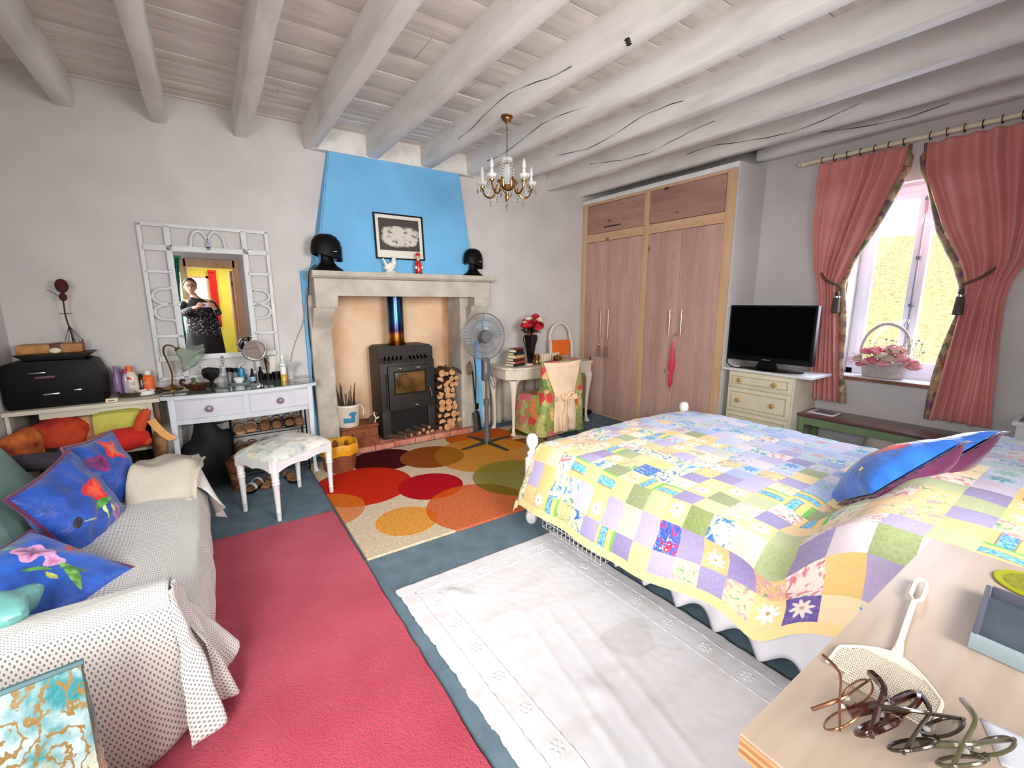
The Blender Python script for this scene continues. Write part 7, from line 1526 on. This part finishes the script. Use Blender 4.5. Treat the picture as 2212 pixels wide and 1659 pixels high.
# local frame: x right, y forward (towards the mirror), z up; eyes near 1.78
hx = -.10
VB = [(0, 0, 1.02, .16, .13), (0, .0, 1.25, .15, .12), (-.02, 0, 1.48, .17, .11), (-.05, 0, 1.60, .10, .08), (-.075, .01, 1.66, .05), (-.09, .02, 1.73, .05),
      (-.22, 0, 1.57, .06), (-.29, .06, 1.36, .05), (-.14, .30, 1.44, .036), (-.02, .365, 1.488, .026),
      (.14, 0, 1.57, .06), (.23, .08, 1.36, .05), (.215, .28, 1.43, .036), (.165, .355, 1.485, .026),
      (-.10, 0, .93, .10), (-.10, .02, .52, .065), (-.10, 0, .12, .042), (-.10, .13, .04, .035),
      (.10, 0, .93, .10), (.10, .02, .52, .065), (.10, 0, .12, .042), (.10, .13, .04, .035)]
EB = [(0, 1), (1, 2), (2, 3), (3, 4), (4, 5), (2, 6), (6, 7), (7, 8), (8, 9), (2, 10), (10, 11), (11, 12), (12, 13), (0, 14), (14, 15), (15, 16), (16, 17), (0, 18), (18, 19), (19, 20), (20, 21)]
skinned('body', VB, EB, 'skin', ps)
def head(b):
    c = V(-.11, .035, 1.815)
    ball(b, c, .105, .80, .95, 1.22, 28, 20)
    for v in b.verts:
        d = v.co-c
        if d.z < -.02: v.co.x = c.x+d.x*(1-.28*sm(.02, .12, -d.z)); v.co.y += .012*sm(.03, .11, -d.z)
    ball(b, c+V(0, .105, -.018), .017, .8, 1.2, 1.5, 12, 8)
    for s in (-1, 1): ball(b, c+V(s*.086, -.005, -.01), .024, .4, .8, 1.3, 10, 8); ball(b, c+V(s*.035, .082, .012), .017, 1.2, .5, .6, 10, 6)
one('head', head, 'skin', ps, ang=180)
one('mouth', lambda b: ball(b, (-.11, .128, 1.752), .02, 1.2, .35, .35, 12, 6), 'rose_deep', ps)
for s in (-1, 1): one('eye', lambda b: ball(b, (-.11+s*.035, .122, 1.828), .011, 1.1, .6, .7, 10, 8), 'black', ps)
one('hair', lambda b: [ball(b, (-.11, .012, 1.85), .112, .86, .98, 1.02, 24, 16), [bmesh.ops.delete(b, geom=[v for v in b.verts if v.co.z < 1.80+.9*max(0, v.co.y-.0) ], context='VERTS')]], 'hair', ps, ang=180)
one('spectacles', lambda b: [tube(b, [(-.11+s*.037+.028*math.cos(a), .14, 1.828+.021*math.sin(a)) for a in [2*PI*k/16 for k in range(16)]], .0025, 5, closed=True) for s in (-1, 1)]+[tube(b, [(-.11+s*.065, .138, 1.832), (-.11+s*.09, .03, 1.836)], .0025, 5) for s in (-1, 1)], 'black', ps, kind='stuff')
# hands round the phone: palm, four fingers, thumb, grown as one skin each
def hand(name, w, side):
    """w wrist point; side -1 holds the left end of the phone, +1 the right end"""
    px = .075+side*.075                                            # phone end in local x
    P = [(w[0], w[1], w[2], .024, .018), (px+side*.035, .375, 1.497, .026, .016), (px+side*.028, .382, 1.515, .028, .016)]; E = [(0, 1), (1, 2)]
    for k, (dz, L) in enumerate(((.030, .042), (.012, .047), (-.006, .044), (-.022, .036))):
        i = len(P); z = 1.51+dz
        P += [(px+side*.022, .392, z, .0088), (px+side*.004, .402, z+.002, .0085), (px-side*L*.55, .402, z+.001, .008), (px-side*L, .400, z, .0068)]
        E += [(2, i), (i, i+1), (i+1, i+2), (i+2, i+3)]
    i = len(P); P += [(px+side*.025, .372, 1.485, .011), (px+side*.006, .368, 1.478, .0095), (px-side*.022, .370, 1.487, .0085)]; E += [(1, i), (i, i+1), (i+1, i+2)]
    return skinned(name, P, E, 'skin', ps, 2)
hand('hand', (-.02, .365, 1.488), -1); hand('hand', (.165, .355, 1.485), 1)
ph = thing('phone', 'white phone held up by the person in the mirror', 'phone', (-.003, -.027, 1.51))
one('shell', lambda b: box(b, -.078, -.004, -.037, .078, .004, .037, .003), 'white', ph); one('screen', lambda b: box(b, -.074, -.0052, -.034, .074, -.0042, .034), 'gloss_black' if 'gloss_black' in M else bpy.data.materials['gloss_black'], ph)
one('lens', lambda b: [cyl(b, (.0+.03*k, .004, .0), (.03*k, .006, .0), .010, seg=14) for k in (-1,)], 'black', ph); one('camera_bump', lambda b: box(b, -.05, .004, -.014, -.008, .0052, .014, .001), 'silver', ph)
def dress(b):
    rs = []
    for z, x0, rx, ry in ((.10, 0, .30, .27), (.5, 0, .285, .245), (.85, 0, .265, .215), (1.02, 0, .255, .19), (1.2, 0, .235, .17), (1.36, -.01, .235, .155), (1.48, -.02, .225, .135), (1.565, -.035, .19, .10), (1.61, -.055, .10, .085), (1.645, -.07, .066, .062)):
        rs.append([b.verts.new((x0+rx*math.cos(a)*(1+.03*math.sin(a*7)*(z < .9)), ry*math.sin(a)*(1+.04*math.sin(a*9)*(z < .9)), z)) for a in [2*PI*k/40 for k in range(40)]])
    for p, q in zip(rs, rs[1:]): bridge(b, p, q)
one('dress', dress, 'dress', ps, ang=180)
skinned('sleeve', [(-.17, 0, 1.56, .075), (-.235, .01, 1.52, .078), (-.295, .06, 1.36, .07), (-.14, .285, 1.435, .05), (-.07, .335, 1.462, .046)], [(0, 1), (1, 2), (2, 3), (3, 4)], 'dress', ps)
skinned('sleeve', [(.10, 0, 1.56, .075), (.16, .01, 1.52, .078), (.235, .08, 1.36, .07), (.215, .265, 1.425, .05), (.19, .32, 1.46, .046)], [(0, 1), (1, 2), (2, 3), (3, 4)], 'dress', ps)
for s in (-1, 1): one('shoe', lambda b: [ball(b, (s*.10, .06, .035), .05, .95, 2.3, .75, 16, 10)], 'black', ps)
# a green curtain at the rear window and a red one in the hall
M['teal_curtain'] = mat('teal_curtain', (60, 160, 130), .8, var=.15)
gc = thing('green_curtain', 'green curtain beside the rear window, seen at the mirror edge', 'curtain', (-.32, -.56, 1.0)); one('cloth', lambda b: grid(b, lambda u, v: Vector((-.04+.07*u-.06*math.sin(v*2.6), .02*math.sin(u*16), 1.3-1.5*v)), 16, 20, thick=.002), 'teal_curtain', gc, ang=180); one('heading', lambda b: box(b, -.06, -.02, 1.29, .05, .02, 1.33, .003), 'teal_curtain', gc)
rc = thing('red_curtain', 'red curtain beside the hall window, seen in the mirror', 'curtain', (.17, -2.9, 1.0)); one('cloth', lambda b: grid(b, lambda u, v: Vector((-.07+.14*u, .02*math.sin(u*20), 1.25-1.2*v)), 20, 8, thick=.002), 'red_cloth' if 'red_cloth' in M else bpy.data.materials['red_cloth'], rc, ang=180); one('heading', lambda b: box(b, -.08, -.02, 1.24, .08, .02, 1.28, .003), bpy.data.materials['red_cloth'], rc)
